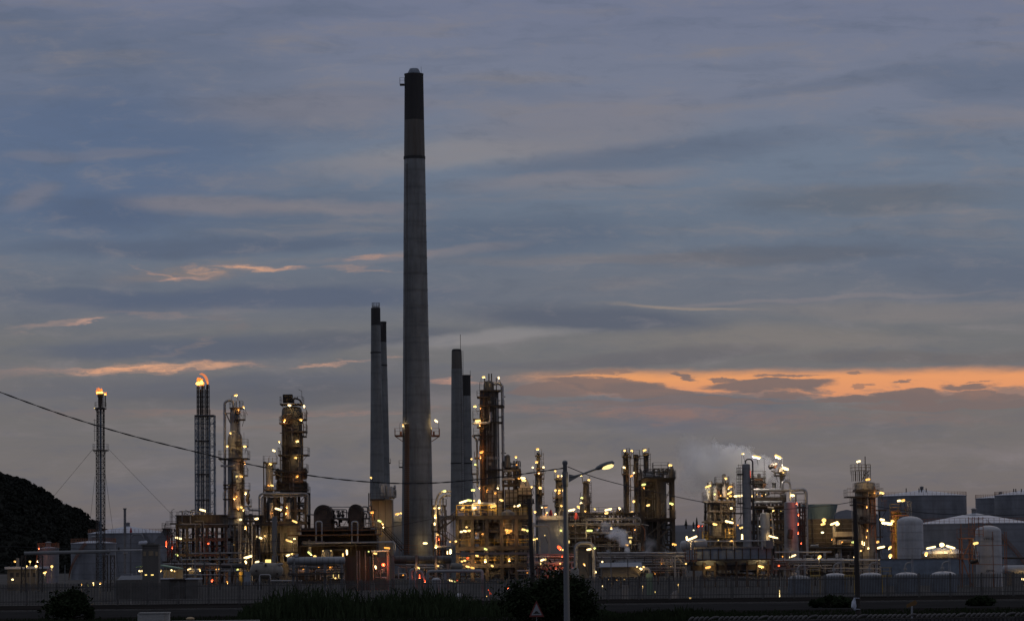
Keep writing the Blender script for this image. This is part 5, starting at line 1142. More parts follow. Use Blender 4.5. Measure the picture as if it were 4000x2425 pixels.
for (cx_, cy_, r_) in ((1062, 1968, 25), (1128, 1968, 25)):
    mb = t.mb(); w_ = W(cx_, cy_, Y); mb.lathe(w_.x, Y + 1, [(w_.z - 3.0, r_ * PX(Y)), (w_.z, r_ * PX(Y)), (w_.z + .8, r_ * .8 * PX(Y)), (w_.z + 1.2, r_ * .4 * PX(Y))], 20); o = t.part('duct', mb, 'vessel_brown', True)
    mb = t.mb(); mb.lathe(w_.x, Y - 1.2, [(w_.z - 2.6, .5), (w_.z - 1.2, .35), (w_.z + .2, .42)], 14); t.part('nozzle', mb, 'vessel_beige', True, parent=o)
clutter(t, 1035, 1200, 1930, 2035, 24, Y, 7, 41, drums=2)
lamps(t, [(1086.5, 1987.5, 27, 15), (1120, 1980, 8, 90, 'a'), (1151, 2035.8, 23, 25)], dy=-3.6); lamp(t, 1063, 2003, 8, 0, 'a', dy=-2); lamp(t, 1118, 2003, 8, 90, 'a', dy=-2)
t = T('conical_duct', 'pale blue-grey vertical duct tapering downwards in front of the beige unit building', 'duct', 1072, 520); cyl(t, 'duct', 'pole_grey', 1073, [(2015, 20), (2140, 19), (2196, 9)], 520, 20, cy=2110); rails_round(t, 1073, 2014, 24, 520, .8)
pipe(t, [(1073, 2190), (1073, 'g')], 7, 'steel_grey', 'support')
t = T('unit_building', 'beige multi-storey unit building with lit bays under the reactor tower', 'building', 1100, 545); Y = 545
a = W(1022, 2100, Y); b = W(1166, 2100, Y)
for i, (ya, yb) in enumerate(((2045, 2080), (2156, 2168), (2192, 2270))):
    mb = t.mb(); mb.box(a.x, b.x, Y + 1.5, Y + 9, max(0, W(1090, yb, Y).z), W(1090, ya, Y).z); t.part('wall', mb, 'concrete_warm')
mb = t.mb(); mb.box(a.x + .3, b.x - .3, Y + 3, Y + 9, W(1090, 2156, Y).z, W(1090, 2080, Y).z); t.part('back_wall', mb, 'vessel_beige')
for x_ in (1022, 1045, 1052, 1098, 1128, 1165): mb = t.mb(); p = W(x_, 2100, Y); mb.box(p.x - .3, p.x + .3, Y + 1.3, Y + 1.9, 0, W(x_, 2046, Y).z); t.part('column', mb, 'concrete_warm')
plat(t, 2155, 1016, 1166, Y - .5, 3.5, railh=1.1, brace=False); plat(t, 2046, 1016, 1166, Y - .5, 3.5, railh=1.1, brace=False)
for (xa, xb, ya, yb) in ((1034, 1056, 2184, 2198),): mb = t.mb(); p = W(xa, yb, Y); q = W(xb, ya, Y); mb.box(p.x, q.x, Y + 1.25, Y + 1.6, p.z, q.z); t.part('window', mb, 'window_lit')
clutter(t, 1020, 1165, 2085, 2155, 9, Y, 2.5, 43, vert=.8, dmax=4)
lamps(t, [(1012, 2097.8, 27, 20), (1127, 2110.5, 24, 15), (1138.5, 2115, 8), (1125, 2167.4, 17, -20), (1140.5, 2161, 10, -10)], dy=-.8)
lamp(t, 1036, 2092, 8, 0, 'y', dy=1.2); lamp(t, 1150, 2104, 10, 0, 'y', dy=1.2)
t = T('egg_vessel', 'big squat pale horizontal vessel with a rounded end, below the beige unit building', 'vessel', 1045, 430); Y = 430
mb = t.mb(); mb.hdrum(W(1010, 2226, Y), W(1073, 2228, Y), 31 * PX(Y), 28, 1.1); t.part('shell', mb, 'vessel_beige', True)
for x_ in (1015, 1070): mb = t.mb(); p = W(x_, 2250, Y); mb.box(p.x - .25, p.x + .25, Y - .6, Y + .6, 0, p.z + .1); t.part('saddle', mb, 'concrete_mid')
for (x_, y_) in ((1004, 2228), (1040, 2205), (1086, 2240)): mb = t.mb(); w_ = W(x_, y_, Y); mb.tube([(w_.x, Y, w_.z), (w_.x, Y - 1.25, w_.z)], .16, 10); t.part('nozzle', mb, 'steel_dark', True)
for (x_, h_) in ((1083, 2203), (1090, 2202), (1012, 2198)): mb = t.mb(); w_ = W(x_, h_, Y - .5); mb.hdrum(w_, w_ + Vector((.5, 0, 0)), .15); t.part('actuator', mb, 'insulation', True)
pipe(t, [(1014, 'g'), (1014, 2243), (1056, 2243), (1056, 2262)], 5, 'vessel_white', dy=-3); pipe(t, [(1052, 2267), (1180, 2267)], 5, 'alu', dy=-2); clutter(t, 1005, 1120, 2240, 2268, 12, Y - 2, 2, 8, dmax=5)

# ================================================================== FURNACE BLOCK (centre left)
t = T('furnace', 'long rust-brown furnace block with two huge black arched ducts on its roof', 'furnace', 1320, 520); Y = 520
a = W(1163, 2130, Y); b = W(1470, 2130, Y); mb = t.mb(); mb.box(a.x, b.x, Y, Y + 11, 0, W(1300, 2091, Y).z); t.part('casing', mb, 'corrugated_rust')
for k in range(14): mb = t.mb(); x_ = a.x + (b.x - a.x) * (k + .5) / 14; mb.box(x_ - .13, x_ + .13, Y - .25, Y - .003, 0, W(1300, 2092, Y).z); t.part('buckstay', mb, 'rust')
plat(t, 2086, 1128, 1486, Y - .8, 5, railh=1.1, brace=False, mat='rust_orange'); plat(t, 2068, 1165, 1470, Y + 1, 6, railh=.9, brace=False, mat='rust_orange')
mb = t.mb(); mb.box(a.x + .5, b.x - .3, Y + 1.5, Y + 9, W(1300, 2090, Y).z, W(1300, 2060, Y).z); t.part('roof_box', mb, 'rust')
def arch(t, xa, xb, ytop, Y, depth=6):
    r = (xb - xa) / 2 * PX(Y); c = W((xa + xb) / 2, ytop, Y); cz = c.z - r; zb = W(xa, 2075, Y).z; n = 14; prof = [(c.x - r, zb)] + [(c.x - r * math.cos(math.pi * k / n), cz + r * math.sin(math.pi * k / n)) for k in range(n + 1)] + [(c.x + r, zb)]
    mb = t.mb(); k = len(prof); r2 = .35
    mb.add([(x, Y - .5, z) for x, z in [(c.x + (x - c.x) * .82, cz + (z - cz) * (.86 if z > cz else 1)) for x, z in prof]] + [(x, Y, z) for x, z in prof] + [(x, Y + depth, z) for x, z in prof],
           [tuple(range(k - 1, -1, -1))] + [(i, i + 1, k + i + 1, k + i) for i in range(k - 1)] + [(k + i, k + i + 1, 2 * k + i + 1, 2 * k + i) for i in range(k - 1)] + [tuple(range(2 * k, 3 * k))])
    o = t.part('arched_duct', mb, 'brick_dark', True)
    for s in (.55, .75, .92):
        rb = t.mb(); P = [(c.x - r * s * math.cos(math.pi * q / 12), Y - .53 - (1 - s) * .05, cz + r * s * math.sin(math.pi * q / 12)) for q in range(13)]; rb.tube(P, .07, 5); t.part('rib', rb, 'rust', True, parent=o)
arch(t, 1225, 1299, 1970, Y + 1); arch(t, 1360, 1417, 1968, Y + 1)
for xc in (1246, 1386): pipe(t, [(xc - 11, 2118), (xc - 11, 2040), (xc - 6, 2036), (xc + 6, 2036), (xc + 11, 2040), (xc + 11, 2118)], 6.5, 'alu', 'crossover_pipe', dy=-2.5, bend=1.0)
pipe(t, [(1231, 2120), (1535, 2116), (1541, 2122), (1541, 2156)], 8, 'alu', 'header_pipe', dy=-3)
pipe(t, [(1280, 1979), (1446, 1979)], 4, 'alu', dy=3); pipe(t, [(1290, 1989), (1354, 1989), (1354, 2020)], 4, 'steel_grey', dy=3); pipe(t, [(1206, 2008), (1230, 2010)], 5, 'steel_grey', dy=3)
clutter(t, 1300, 1360, 1992, 2030, 7, Y, 5, 51, dmax=6); clutter(t, 1418, 1470, 1975, 2075, 12, Y, 5, 52, dmax=5); clutter(t, 1300, 1360, 2030, 2085, 9, Y, 5, 53)
for x_ in (1304, 1322, 1339): mb = t.mb(); w_ = W(x_, 2005, Y + 2); mb.lathe(w_.x, w_.y, [(w_.z - .9, .1), (w_.z - .3, .35), (w_.z, .12), (w_.z + .35, .12), (w_.z + .4, .3), (w_.z + .55, .3)], 10); t.part('valve', mb, 'steel_dark', True)
plat(t, 2022, 1296, 1362, Y + 1, 3, railh=1.0); plat(t, 2022, 1418, 1445, Y + 1, 3, railh=1.0)
mb = t.mb(); w_ = W(1278, 2152, Y - 3.2); mb.lathe(w_.x, w_.y, [(W(1278, 2174, Y).z, .98), (W(1278, 2149, Y).z, .98), (W(1278, 2146, Y).z, .5)], 20); t.part('burner_drum', mb, 'vessel_beige', True)
clutter(t, 1170, 1475, 2095, 2165, 46, Y - 3.5, 2.8, 57, mats=['steel_dark', 'steel_dark', 'rust', 'steel_grey', 'insulation'], dmax=6, vert=.7, drums=3); plat(t, 2128, 1170, 1470, Y - 1.5, 2, railh=1, brace=False)
lamps(t, [(1209.8, 2159.8, 21, 40), (1229.8, 2172.5, 13, 0, 'y', 11), (1355, 2155, 20, 85), (1340.4, 2167.4, 17, 88), (1440, 2153, 6)], dy=-5)
lamp(t, 1262, 2150, 5, 90, 'd', dy=-4.8); lamp(t, 1293, 2150, 5, 90, 'd', dy=-4.8)
t = T('stack_plinth', 'tall beige concrete plinth with a piped top deck beneath the pair of chimneys', 'building', 1495, 585); Y = 585
a = W(1452, 2050, Y); b = W(1531, 2050, Y); mb = t.mb(); mb.box(a.x, b.x, Y, Y + 8, 0, W(1490, 1950, Y).z); t.part('wall', mb, 'concrete_warm')
for x_ in (1478, 1505): mb = t.mb(); p = W(x_, 2000, Y); mb.box(p.x - .06, p.x + .06, Y - .04, Y - .002, 0, W(x_, 1952, Y).z); t.part('seam', mb, 'concrete_mid')
plat(t, 1949, 1446, 1502, Y - .5, 5, railh=1.1, brace=False); plat(t, 1938, 1485, 1547, Y - 1, 5, railh=1.2, mat='steel_grey')
clutter(t, 1486, 1544, 1890, 1936, 16, Y - 1, 3.5, 61, mats=['alu', 'insulation', 'steel_grey'], dmin=4, dmax=9); mb = t.mb(); 
for x_, y_ in ((1497, 1902), (1518, 1905), (1530, 1915)): 
    mb = t.mb(); w_ = W(x_, y_, Y - 1); mb.lathe(w_.x, w_.y, [(w_.z - 1.6, .5), (w_.z - .1, .5), (w_.z + .25, .3), (w_.z + .8, .15)], 12); t.part('safety_valve', mb, 'insulation', True)
pipe(t, [(1440, 1925), (1440, 2080)], 4, 'steel_dark', dy=-2); pipe(t, [(1446, 1930), (1446, 2080)], 3, 'insulation', dy=-2); pipe(t, [(1456, 2000), (1456, 2060)], 4, 'rust_orange', dy=-3)
plat(t, 2090, 1455, 1495, Y - 4, 2.5, mat='yellow_paint', railh=1.0)
mb = t.mb()
for (xa, ya, xb, yb) in ((1500, 2068, 1578, 2148), (1494, 2072, 1570, 2152)):
    p = W(xa, ya, Y - 6); q = W(xb, yb, Y - 6); mb.bar(p, q, .2); mb.bar(p + Vector((0, 0, 1)), q + Vector((0, 0, 1)), .08)
    for k in range(9): s_ = p.lerp(q, k / 8); mb.bar(s_, s_ + Vector((0, 0, 1)), .06)
t.part('stair', mb, 'steel_dark')
lamps(t, [(1449, 1865, 9, 30), (1453, 2000.5, 15, -15, 'a'), (1482.5, 2034.2, 17, 20), (1493.6, 2044, 9, 45), (1497.8, 2056.5, 6, 90)], dy=-3.5)
# big horizontal drums with their racks
t = T('heat_exchanger', 'very long pale horizontal drum on dark legs in front of the brown furnace', 'vessel', 1235, 400); Y = 400
mb = t.mb(); mb.hdrum(W(1128, 2190, Y), W(1342, 2188, Y), 15.5 * PX(Y), 24); t.part('shell', mb, 'vessel_grey', True)
for k in range(9): 
    x_ = 1145 + k * 23; c = W(x_, 2189.5, Y); r = 15.5 * PX(Y); mb = t.mb(); mb.tube([(c.x - .05, Y, c.z), (c.x + .05, Y, c.z)], r + .02, 24); t.part('band', mb, 'steel_grey', True)
mb = t.mb(); mb.add([W(1150, 2172, Y - .3), W(1163, 2172, Y - .3), W(1167, 2163, Y - .3), W(1157, 2163, Y - .3)] + [W(1150, 2172, Y + .3), W(1163, 2172, Y + .3), W(1167, 2163, Y + .3), W(1157, 2163, Y + .3)], [(0, 1, 2, 3), (7, 6, 5, 4), (0, 4, 5, 1), (1, 5, 6, 2), (2, 6, 7, 3), (3, 7, 4, 0)]); t.part('hatch', mb, 'tank_roof')
for x_ in (1146, 1270, 1335): mb = t.mb(); p = W(x_, 2205, Y); mb.box(p.x - .15, p.x + .15, Y - .5, Y + .5, 0, p.z + .1); t.part('leg', mb, 'steel_grey')
pipe(t, [(1150, 2255), (1150, 2180)], 6, 'pole_grey', dy=-1); plat(t, 2236, 1130, 1345, Y - 1, 2, railh=1.0, brace=False); clutter(t, 1128, 1345, 2206, 2262, 34, Y, 6, 71, dmax=6, drums=4)
lamps(t, [(1310, 2256.7, 7), (1302, 2247, 18, 90, 'd', 2.5), (1323, 2245, 22, 90, 'd', 2.5)], dy=1, arm=False); lamp(t, 1185, 2222, 6, 0, 'a', dy=3); lamp(t, 1245, 2215, 6, 0, 'a', dy=3); lamp(t, 1290, 2215, 7, 0, 'a', dy=3)
t = T('heat_exchanger', 'long dark grey horizontal drum in front of the tallest chimney', 'vessel', 1650, 420); Y = 420
mb = t.mb(); mb.hdrum(W(1545, 2186, Y), W(1758, 2184, Y), 15 * PX(Y), 24); t.part('shell', mb, 'vessel_dark', True)
for k in range(8): x_ = 1560 + k * 25; c = W(x_, 2185, Y); mb = t.mb(); mb.tube([(c.x - .05, Y, c.z), (c.x + .05, Y, c.z)], 15 * PX(Y) + .02, 24); t.part('band', mb, 'steel_dark', True)
for x_ in (1536, 1627, 1703, 1750): mb = t.mb(); p = W(x_, 2200, Y); mb.box(p.x - .18, p.x + .18, Y - .6, Y + .6, 0, W(x_, 2168, Y).z if x_ in (1536, 1627, 1703) else p.z); t.part('leg', mb, 'pipe_pink')
clutter(t, 1525, 1760, 2205, 2262, 30, Y, 6, 72, dmax=7, drums=3); mb = t.mb(); mb.hdrum(W(1765, 2214, Y + 2), W(1800, 2214, Y + 2), 16 * PX(Y)); t.part('lit_drum', mb, 'vessel_beige', True)
mb = t.mb(); a = W(1560, 2170, Y + 4); b = W(1632, 2162, Y + 4); rail_mb(mb, [(a.x, Y + 4, b.z), (b.x, Y + 4, b.z)], 1.2); t.part('handrail', mb, 'orange_steel')
lamps(t, [(1635, 2216.4, 9, 40), (1711.4, 2209, 8)], dy=-1); lamp(t, 1575, 2245, 6, 0, 'a', dy=2); lamp(t, 1660, 2225, 6, 0, 'a', dy=3)
t = T('pump_shelter', 'dark brown sheeted shelter glowing red, beside the red starburst light', 'shelter', 1430, 410); Y = 410
a = W(1348, 2200, Y); b = W(1442, 2200, Y); mb = t.mb(); mb.box(a.x, b.x, Y + 1, Y + 6, 0, W(1390, 2172, Y).z); t.part('wall', mb, 'corrugated_rust'); 
for x_ in (1345, 1395, 1405, 1428, 1458): pipe(t, [(x_, 'g'), (x_, 2150)], 5, 'pipe_pink', 'post', dy=-.5)
pipe(t, [(1450, 2152), (1520, 2150)], 7, 'vessel_white', dy=-.5); pipe(t, [(1514, 2152), (1514, 'g')], 7, 'pipe_pink', dy=-.6); pipe(t, [(1519, 2152), (1519, 'g')], 4, 'pipe_pink', dy=-.6)
mb = t.mb(); a = W(1463, 2270, Y + 3); b = W(1513, 2270, Y + 3); mb.box(a.x, b.x, Y + 3, Y + 5, 0, W(1490, 2175, Y).z); t.part('panel', mb, 'concrete_mid')
clutter(t, 1462, 1514, 2215, 2262, 10, Y, 2, 73, dmax=6)
lamps(t, [(1466, 2160.7, 15, 10), (1467.3, 2213.8, 14, 70), (1497.5, 2204.3, 15, 0, 'r', 14), (1511.8, 2139, 24, 5, 'a')], dy=-1.5)
lamp(t, 1497.5, 2204.3, 7, 0, 'y', 7, dy=-1.9, arm=False)
# ================================================================== CENTRE RIGHT
t = T('distillation_column', 'massive dark column with a thick pipe curling over its top, tallest process column', 'column', 1915, 590); Y = 590
cyl(t, 'shell', 'vessel_dark', 1912, [(1523, 74), (1960, 78), ('g', 80)], Y, 36, cy=1700, bands=12); cyl(t, 'head', 'vessel_brown', 1909, [(1492, 34), (1500, 40), (1523, 42)], Y, cy=1505, dome=.3)
cyl(t, 'pale_band', 'insulation', 1913, [(1783, 78), (1794, 79)], Y, 36, cy=1788)
for x_ in (1910, 1920): pipe(t, [(x_, 1490), (x_, 1459)], 5, 'steel_dark', 'vent_pipe')
for x_ in (1893, 1939): pipe(t, [(x_, 1523), (x_, 1476)], 4, 'steel_dark', 'vent_pipe')
pipe(t, [(1928, 1500), (1935, 1497), (1952, 1497), (1962, 1506), (1966, 1830)], 12, 'alu', 'overhead_pipe', dy=-.8, bend=.9)
pipe(t, [(1941, 1555), (1944, 1900)], 4, 'alu', dy=-2.4); pipe(t, [(1950, 1840), (1951, 1900)], 6, 'alu', dy=-2.4)
pipe(t, [(1843, 1653), (1908, 1651), (1916, 1645), (1916, 1609)], 9, 'alu', 'side_pipe', dy=-3)
pipe(t, [(1845, 1700), (1858, 1712), (1863, 1718), (1864, 1900)], 8, 'steel_grey', 'side_pipe', dy=-1.5)
plat(t, 1525, 1874, 1956, Y, 5, railh=1.5); plat(t, 1636, 1847, 1876, Y, 3, railh=1.4); plat(t, 1698, 1850, 1876, Y, 3, railh=1.3); plat(t, 1583, 1876, 1967, Y, 5, railh=0, brace=False); plat(t, 1832, 1905, 2030, Y - 1, 5, railh=0, brace=False); plat(t, 1634, 1874, 1930, Y, 5, railh=.9, brace=False); plat(t, 1702, 1876, 1930, Y, 5, railh=.9, brace=False); plat(t, 1766, 1876, 1930, Y, 5, railh=.9, brace=False)
for x_ in (1874, 1883, 1888): pipe(t, [(x_, 1640), (x_, 1965)], 3.2, 'rust_orange', dy=-2.6)
ladder(t, 1885, 1530, 1900, Y - 2.4, .6, 'rust_orange'); pipe(t, [(1957, 1549), (1974, 1549)], 4, 'steel_dark', 'pipe_guide'); pipe(t, [(1957, 1769), (1977, 1769)], 4, 'steel_dark', 'pipe_guide')
for (x_, y_, d_) in ((1913, 1572, 13), (1913, 1688, 14), (1914, 1812, 12)):
    mb = t.mb(); w_ = W(x_, y_, Y); mb.tube([(w_.x, Y, w_.z), (w_.x, Y - 2.1, w_.z)], d_ / 2 * PX(Y), 12); t.part('manhole', mb, 'vessel_beige', True)
pipe(t, [(1879, 1503), (1879, 1478), (1885, 1473)], 1.4, 'steel_grey', 'lamp_arm'); pipe(t, [(1848, 1636), (1848, 1592)], 1.3, 'steel_grey', 'lamp_arm')
plat(t, 1848, 1842, 1870, Y, 3); plat(t, 1880, 1846, 1872, Y, 3)
wrap(t, 1912, 74, 1540, 1900, 5, n=24)
lamps(t, [(1888.8, 1472.5, 13, -12), (1948, 1475, 9, 60), (1854.7, 1586.8, 13, -15), (1866.5, 1642.3, 22, -5), (1881, 1764.7, 17, -20, 'a'), (1842, 1792, 7), (1856.5, 1813.4, 9), (1848, 1913, 17), (1944.8, 1906, 8), (1877, 1594, 5, 0, 'a')], dy=-3.6)
lamp(t, 1904, 1917, 13, 85, 'a', dy=-3); lamp(t, 1877, 1785, 9, 90, 'a', 4, dy=-3.4); lamp(t, 1874, 1660, 8, 90, 'a', 4, dy=-3.4); lamp(t, 1873, 1905, 8, 90, 'y', 4, dy=-3.4)
t = T('furnace', 'cluster of stepped beige furnace boxes and small stacks against the massive dark column', 'furnace', 2015, 575); Y = 575
cyl(t, 'short_stack', 'vessel_brown', 1982, [(1780, 22), (1825, 24)], Y, 20, cy=1800); cyl(t, 'stack_cap', 'steel_dark', 1982, [(1776, 8), (1783, 26)], Y, 16)
frame(t, 1968, 2032, [1829, 1862, 1890], Y, 8, 3, col=.35, braces=.5); clutter(t, 1968, 2032, 1800, 1895, 26, Y, 7, 81, drums=4, dmax=9)
pipe(t, [(2018, 1830), (2018, 1800)], 7, 'steel_dark', dy=1); pipe(t, [(1960, 1872), (1998, 1870), (2010, 1872)], 10, 'insulation', dy=-1); pipe(t, [(1965, 1838), (2000, 1840)], 8, 'vessel_beige', dy=-1)
for (xa, xb, yt, mt) in ((1905, 1962, 1915, 'vessel_beige'), (1974, 2022, 1912, 'vessel_beige'), (2024, 2076, 1905, 'concrete_warm')):
    a = W(xa, 1960, Y); b = W(xb, 1960, Y); mb = t.mb(); mb.box(a.x, b.x, Y - 1, Y + 6, 0, W(xa, yt, Y).z); o = t.part('firebox', mb, mt)
    for k in range(4): z = W(xa, yt + 12 + 20 * k, Y).z; rb = t.mb(); rb.box(a.x - .06, b.x + .06, Y - 1.12, Y - 1.003, z - .12, z + .12); t.part('stiffener', rb, 'vessel_brown', parent=o)
    for k in range(4): x_ = a.x + (b.x - a.x) * k / 3; rb = t.mb(); rb.box(x_ - .1, x_ + .1, Y - 1.2, Y - 1.123, 0, W(xa, yt, Y).z); t.part('buckstay', rb, 'steel_dark', parent=o)
mb = t.mb(); a = W(2030, 1905, Y); b = W(2076, 1905, Y); mb.taper(a.x, b.x, Y - 1, Y + 5, a.z + .003, a.x + .3, a.x + 1.3, Y, Y + 4, W(2030, 1868, Y).z); t.part('hood', mb, 'concrete_warm')
plat(t, 1970, 1975, 2080, Y - 2, 4); plat(t, 1930, 2020, 2082, Y - 2, 3)
lamps(t, [(2015.4, 1784.3, 10), (2042.7, 1866, 20, 10), (2046, 1875, 20, 12), (2026, 1868, 8, 0, 'a'), (2018, 1815, 6, 0, 'a'), (2076.8, 1901, 9), (1958.7, 1952.5, 17, 20), (2026, 1973.8, 16, -30), (2010, 1976, 6, 0, 'y')], dy=-4)
lamp(t, 1935, 1925, 9, 0, 'a', dy=-3)
t = T('pipe_arch', 'lit bundle of curved pipes arching beside the pair of chimneys', 'pipe rack', 1715, 560); Y = 560
pipe(t, [(1704, 2130), (1704, 1960), (1712, 1930), (1730, 1918), (1762, 1918)], 9, 'insulation', dy=-1, bend=1.2); pipe(t, [(1718, 2010), (1718, 1965), (1722, 1945), (1736, 1935), (1762, 1934)], 8, 'insulation', dy=-.5, bend=1.2); pipe(t, [(1731, 2000), (1731, 1938)], 6, 'steel_grey')
pipe(t, [(1709, 'g'), (1709, 2020)], 4, 'orange_steel', dy=-.5); pipe(t, [(1719, 'g'), (1719, 2090)], 4, 'orange_steel', dy=-.5); frame(t, 1692, 1738, [1972, 2014, 2070, 2110], Y, 4, 2, col=.2, beam=.2, braces=.6)
clutter(t, 1692, 1738, 1975, 2240, 18, Y, 3.5, 91, dmax=6); pipe(t, [(1705, 2134), (1762, 2134)], 9, 'insulation', dy=-1.4)
lamps(t, [(1696.8, 1984.3, 9), (1715, 1983.4, 9), (1736, 1917, 14, -12), (1700, 2014.8, 14, 90, 'y', 9), (1697.4, 2043.8, 9, 90), (1709.8, 2087.6, 9), (1703, 2131.8, 13, 90, 'y', 10)], dy=-2)
lamp(t, 1714, 2105, 7, 90, 'r', 4, dy=-1.6, arm=False)
t = T('process_structure', 'wide steel unit with yellow handrails, zigzag stairs and crowded lit floors, below the massive column', 'process unit', 1930, 520); Y = 520
frame(t, 1787, 2075, [2012, 2132, 2200], Y, 11, 5, col=.6, beam=.7, braces=.25, railmat='yellow_paint'); plat(t, 2074, 1790, 2075, Y + 3, 6, railh=1, brace=False)
mb = t.mb(); a = W(1783, 2012, Y - 1); b = W(1938, 2012, Y - 1); rail_mb(mb, [(a.x, Y - 1, a.z), (b.x, Y - 1, b.z)], 1.7, 1.3, .09); t.part('handrail', mb, 'yellow_paint', label='thick yellow handrail')
mb = t.mb()
for (xa, ya, xb, yb) in ((1787, 2018, 1712, 2072), (1712, 2076, 1792, 2134), (1720, 2060, 1745, 2040)):
    p = W(xa, ya, Y - .5); q = W(xb, yb, Y - .5)
    for yy2 in (0, 1.2): mb.bar(p + Vector((0, yy2, 0)), q + Vector((0, yy2, 0)), .22); mb.bar(p + Vector((0, yy2, 1.1)), q + Vector((0, yy2, 1.1)), .09)
    for k in range(10): s_ = p.lerp(q, k / 9); mb.bar(s_, s_ + Vector((0, 0, 1.1)), .07)
t.part('stair', mb, 'steel_dark'); plat(t, 2073, 1686, 1716, Y, 2.5); a = W(1715, 2013, Y); b = W(1790, 2013, Y); mb = t.mb(); mb.box(a.x, b.x, Y, Y + 3, a.z - .7, a.z); t.part('walkway', mb, 'steel_grey')
clutter(t, 1795, 2070, 2018, 2128, 60, Y, 10, 101, drums=9, dmax=9); clutter(t, 1795, 2070, 2136, 2262, 64, Y, 9, 102, drums=8, dmax=7); clutter(t, 1795, 1900, 1965, 2010, 12, Y, 6, 103, dmax=8)
pipe(t, [(1853, 2010), (1846, 1985), (1848, 1970), (1860, 1964), (1935, 1966)], 10, 'insulation', dy=-1, bend=1.3); pipe(t, [(1772, 2012), (1772, 2125)], 3, 'steel_dark')
for xc, yc, h_ in ((1825, 2078, 5), (1985, 2060, 6), (1900, 2090, 4)): 
    mb = t.mb(); w_ = W(xc, yc, Y + 4); mb.lathe(w_.x, w_.y, [(w_.z - h_ / 2 - .5, .3), (w_.z - h_ / 2, 1.1), (w_.z + h_ / 2 - .4, 1.1), (w_.z + h_ / 2, .3)], 20); t.part('vessel', mb, 'vessel_beige', True)
a = W(1955, 2060, Y + 3); b = W(2040, 2060, Y + 3); mb = t.mb(); mb.box(a.x, b.x, Y + 4, Y + 8, W(2000, 2110, Y).z, W(2000, 2040, Y).z); t.part('back_wall', mb, 'vessel_beige')
mb = t.mb(); a = W(1780, 2162, Y - 9); b = W(2090, 2160, Y - 9); t.part('beam', (lambda m_: (m_.bar(a, b, .38), m_)[1])(mb), 'pipe_pink')
lamps(t, [(1810, 1958.6, 35, -18, 'y', 7.5), (1833.8, 1953, 20, 10), (1852, 1954.5, 8), (1871.9, 1957, 14, 88, 'y', 10), (1926, 1976.4, 25, -18, 'y', 8), (1853.5, 1982.7, 15, -15, 'y', 9), (1807.7, 1982.7, 8), (1822, 2058, 8), (1802, 2075.9, 12), (1816, 2073, 16, 10), (1832, 2071.4, 14, -10),
    (1980, 2070, 16, 5, 'y', 9), (1994, 2072, 14, 8, 'a', 9), (1984, 2079, 18, 0, 'a', 6), (1758, 2115, 6), (1780.7, 2113, 10), (1897, 2143.3, 15, 20), (1863.3, 2169, 14, 15), (1759.7, 2152.5, 18, 90, 'y', 10), (1747.6, 2156, 12, 90, 'y', 5), (1804.5, 2191.6, 9), (1815.6, 2188.4, 11), (1826.8, 2178.9, 9, 0, 'r'),
    (1895.7, 2187.8, 14, 90, 'y', 10), (1922.8, 2209, 12, 25), (1989.5, 2185, 13, 90), (1826.8, 2212, 17, 15), (1845.5, 2216.4, 17, 12), (2045.8, 2067.3, 17, 15), (2061.3, 2071.4, 13, 15), (1836, 2164, 5), (2090, 1998.3, 11, 15)], dy=-1.6)
for (x_, y_, c_) in ((1960, 2045, 'a'), (1860, 2080, 'a'), (1885, 2085, 'a'), (1965, 2143, 'a'), (1950, 2232, 'a'), (1880, 2240, 'y'), (2010, 2225, 'y'), (1845, 2125, 'a'), (2060, 2236, 'a'), (1857, 2195, 'a')): lamp(t, x_, y_, 5, 0, c_, dy=3)
# pipe loops in front, just inside the fence
t = T('pipe_loop', 'big grey pipe loop just inside the fence with red-lit upright legs', 'pipe', 1770, 312); Y = 312
pipe(t, [(1670, 'g'), (1670, 2230), (1880, 2228), (1884, 2234), (1884, 'g')], 13, 'vessel_grey', 'pipe', bend=1.0); pipe(t, [(1738, 'g'), (1738, 2232)], 12, 'vessel_grey', 'pipe', dy=.1)
for x_ in (1744, 1889): pass
lamp(t, 1784, 2266, 5, 0, 'r', dy=1.5, arm=False)  # red lamp added to give the legs their red glow
t = T('pipe_loop', 'pair of small curved pipe bends with red-lit edges behind the tall grass', 'pipe', 1630, 313); Y = 313
pipe(t, [(1605, 'g'), (1605, 2226), (1616, 2224)], 14, 'vessel_grey', bend=.8); pipe(t, [(1622, 'g'), (1622, 2236), (1630, 2228), (1644, 2230), (1652, 2245), (1656, 2275), (1656, 'g')], 10, 'vessel_grey', dy=-.4)
lamp(t, 1639, 2250, 16, 90, 'r', 4, dy=-.2, arm=False); lamp(t, 1660, 2268, 8, 80, 'r', 5, dy=-.9, arm=False)  # red lamps added for the red glow along the pipe edges
t = T('red_light_post', 'low post with a red light behind the fence beside the big pipe loop', 'lamp post', 1905, 309); pipe(t, [(1911, 'g'), (1911, 2302)], 2.5, 'steel_dark', 'post'); lamp(t, 1909, 2303, 6, 70, 'r', 5, dy=-.2, arm=False); lamp(t, 1916, 2316, 9, 70, 'r', 4, dy=-.2, arm=False); lamp(t, 1901, 2328, 5, 0, 'y', 5, dy=-.2, arm=False); lamp(t, 1984, 2292, 9, 80, 'r', 4, dy=-.2, arm=False)
t = T('tube_light', 'short row of yellow tube lights glimpsed through the big pipe loop', 'light fitting', 1767, 330); pipe(t, [(1746, 2263), (1782, 2271)], 3, 'steel_dark', 'rail'); pipe(t, [(1765, 'g'), (1765, 2266)], 3, 'steel_dark', 'post'); lamps(t, [(1760.6, 2266.3, 20, 15, 'y', 6), (1774, 2269.5, 13, 20, 'y', 6)], dy=-.4, arm=False)
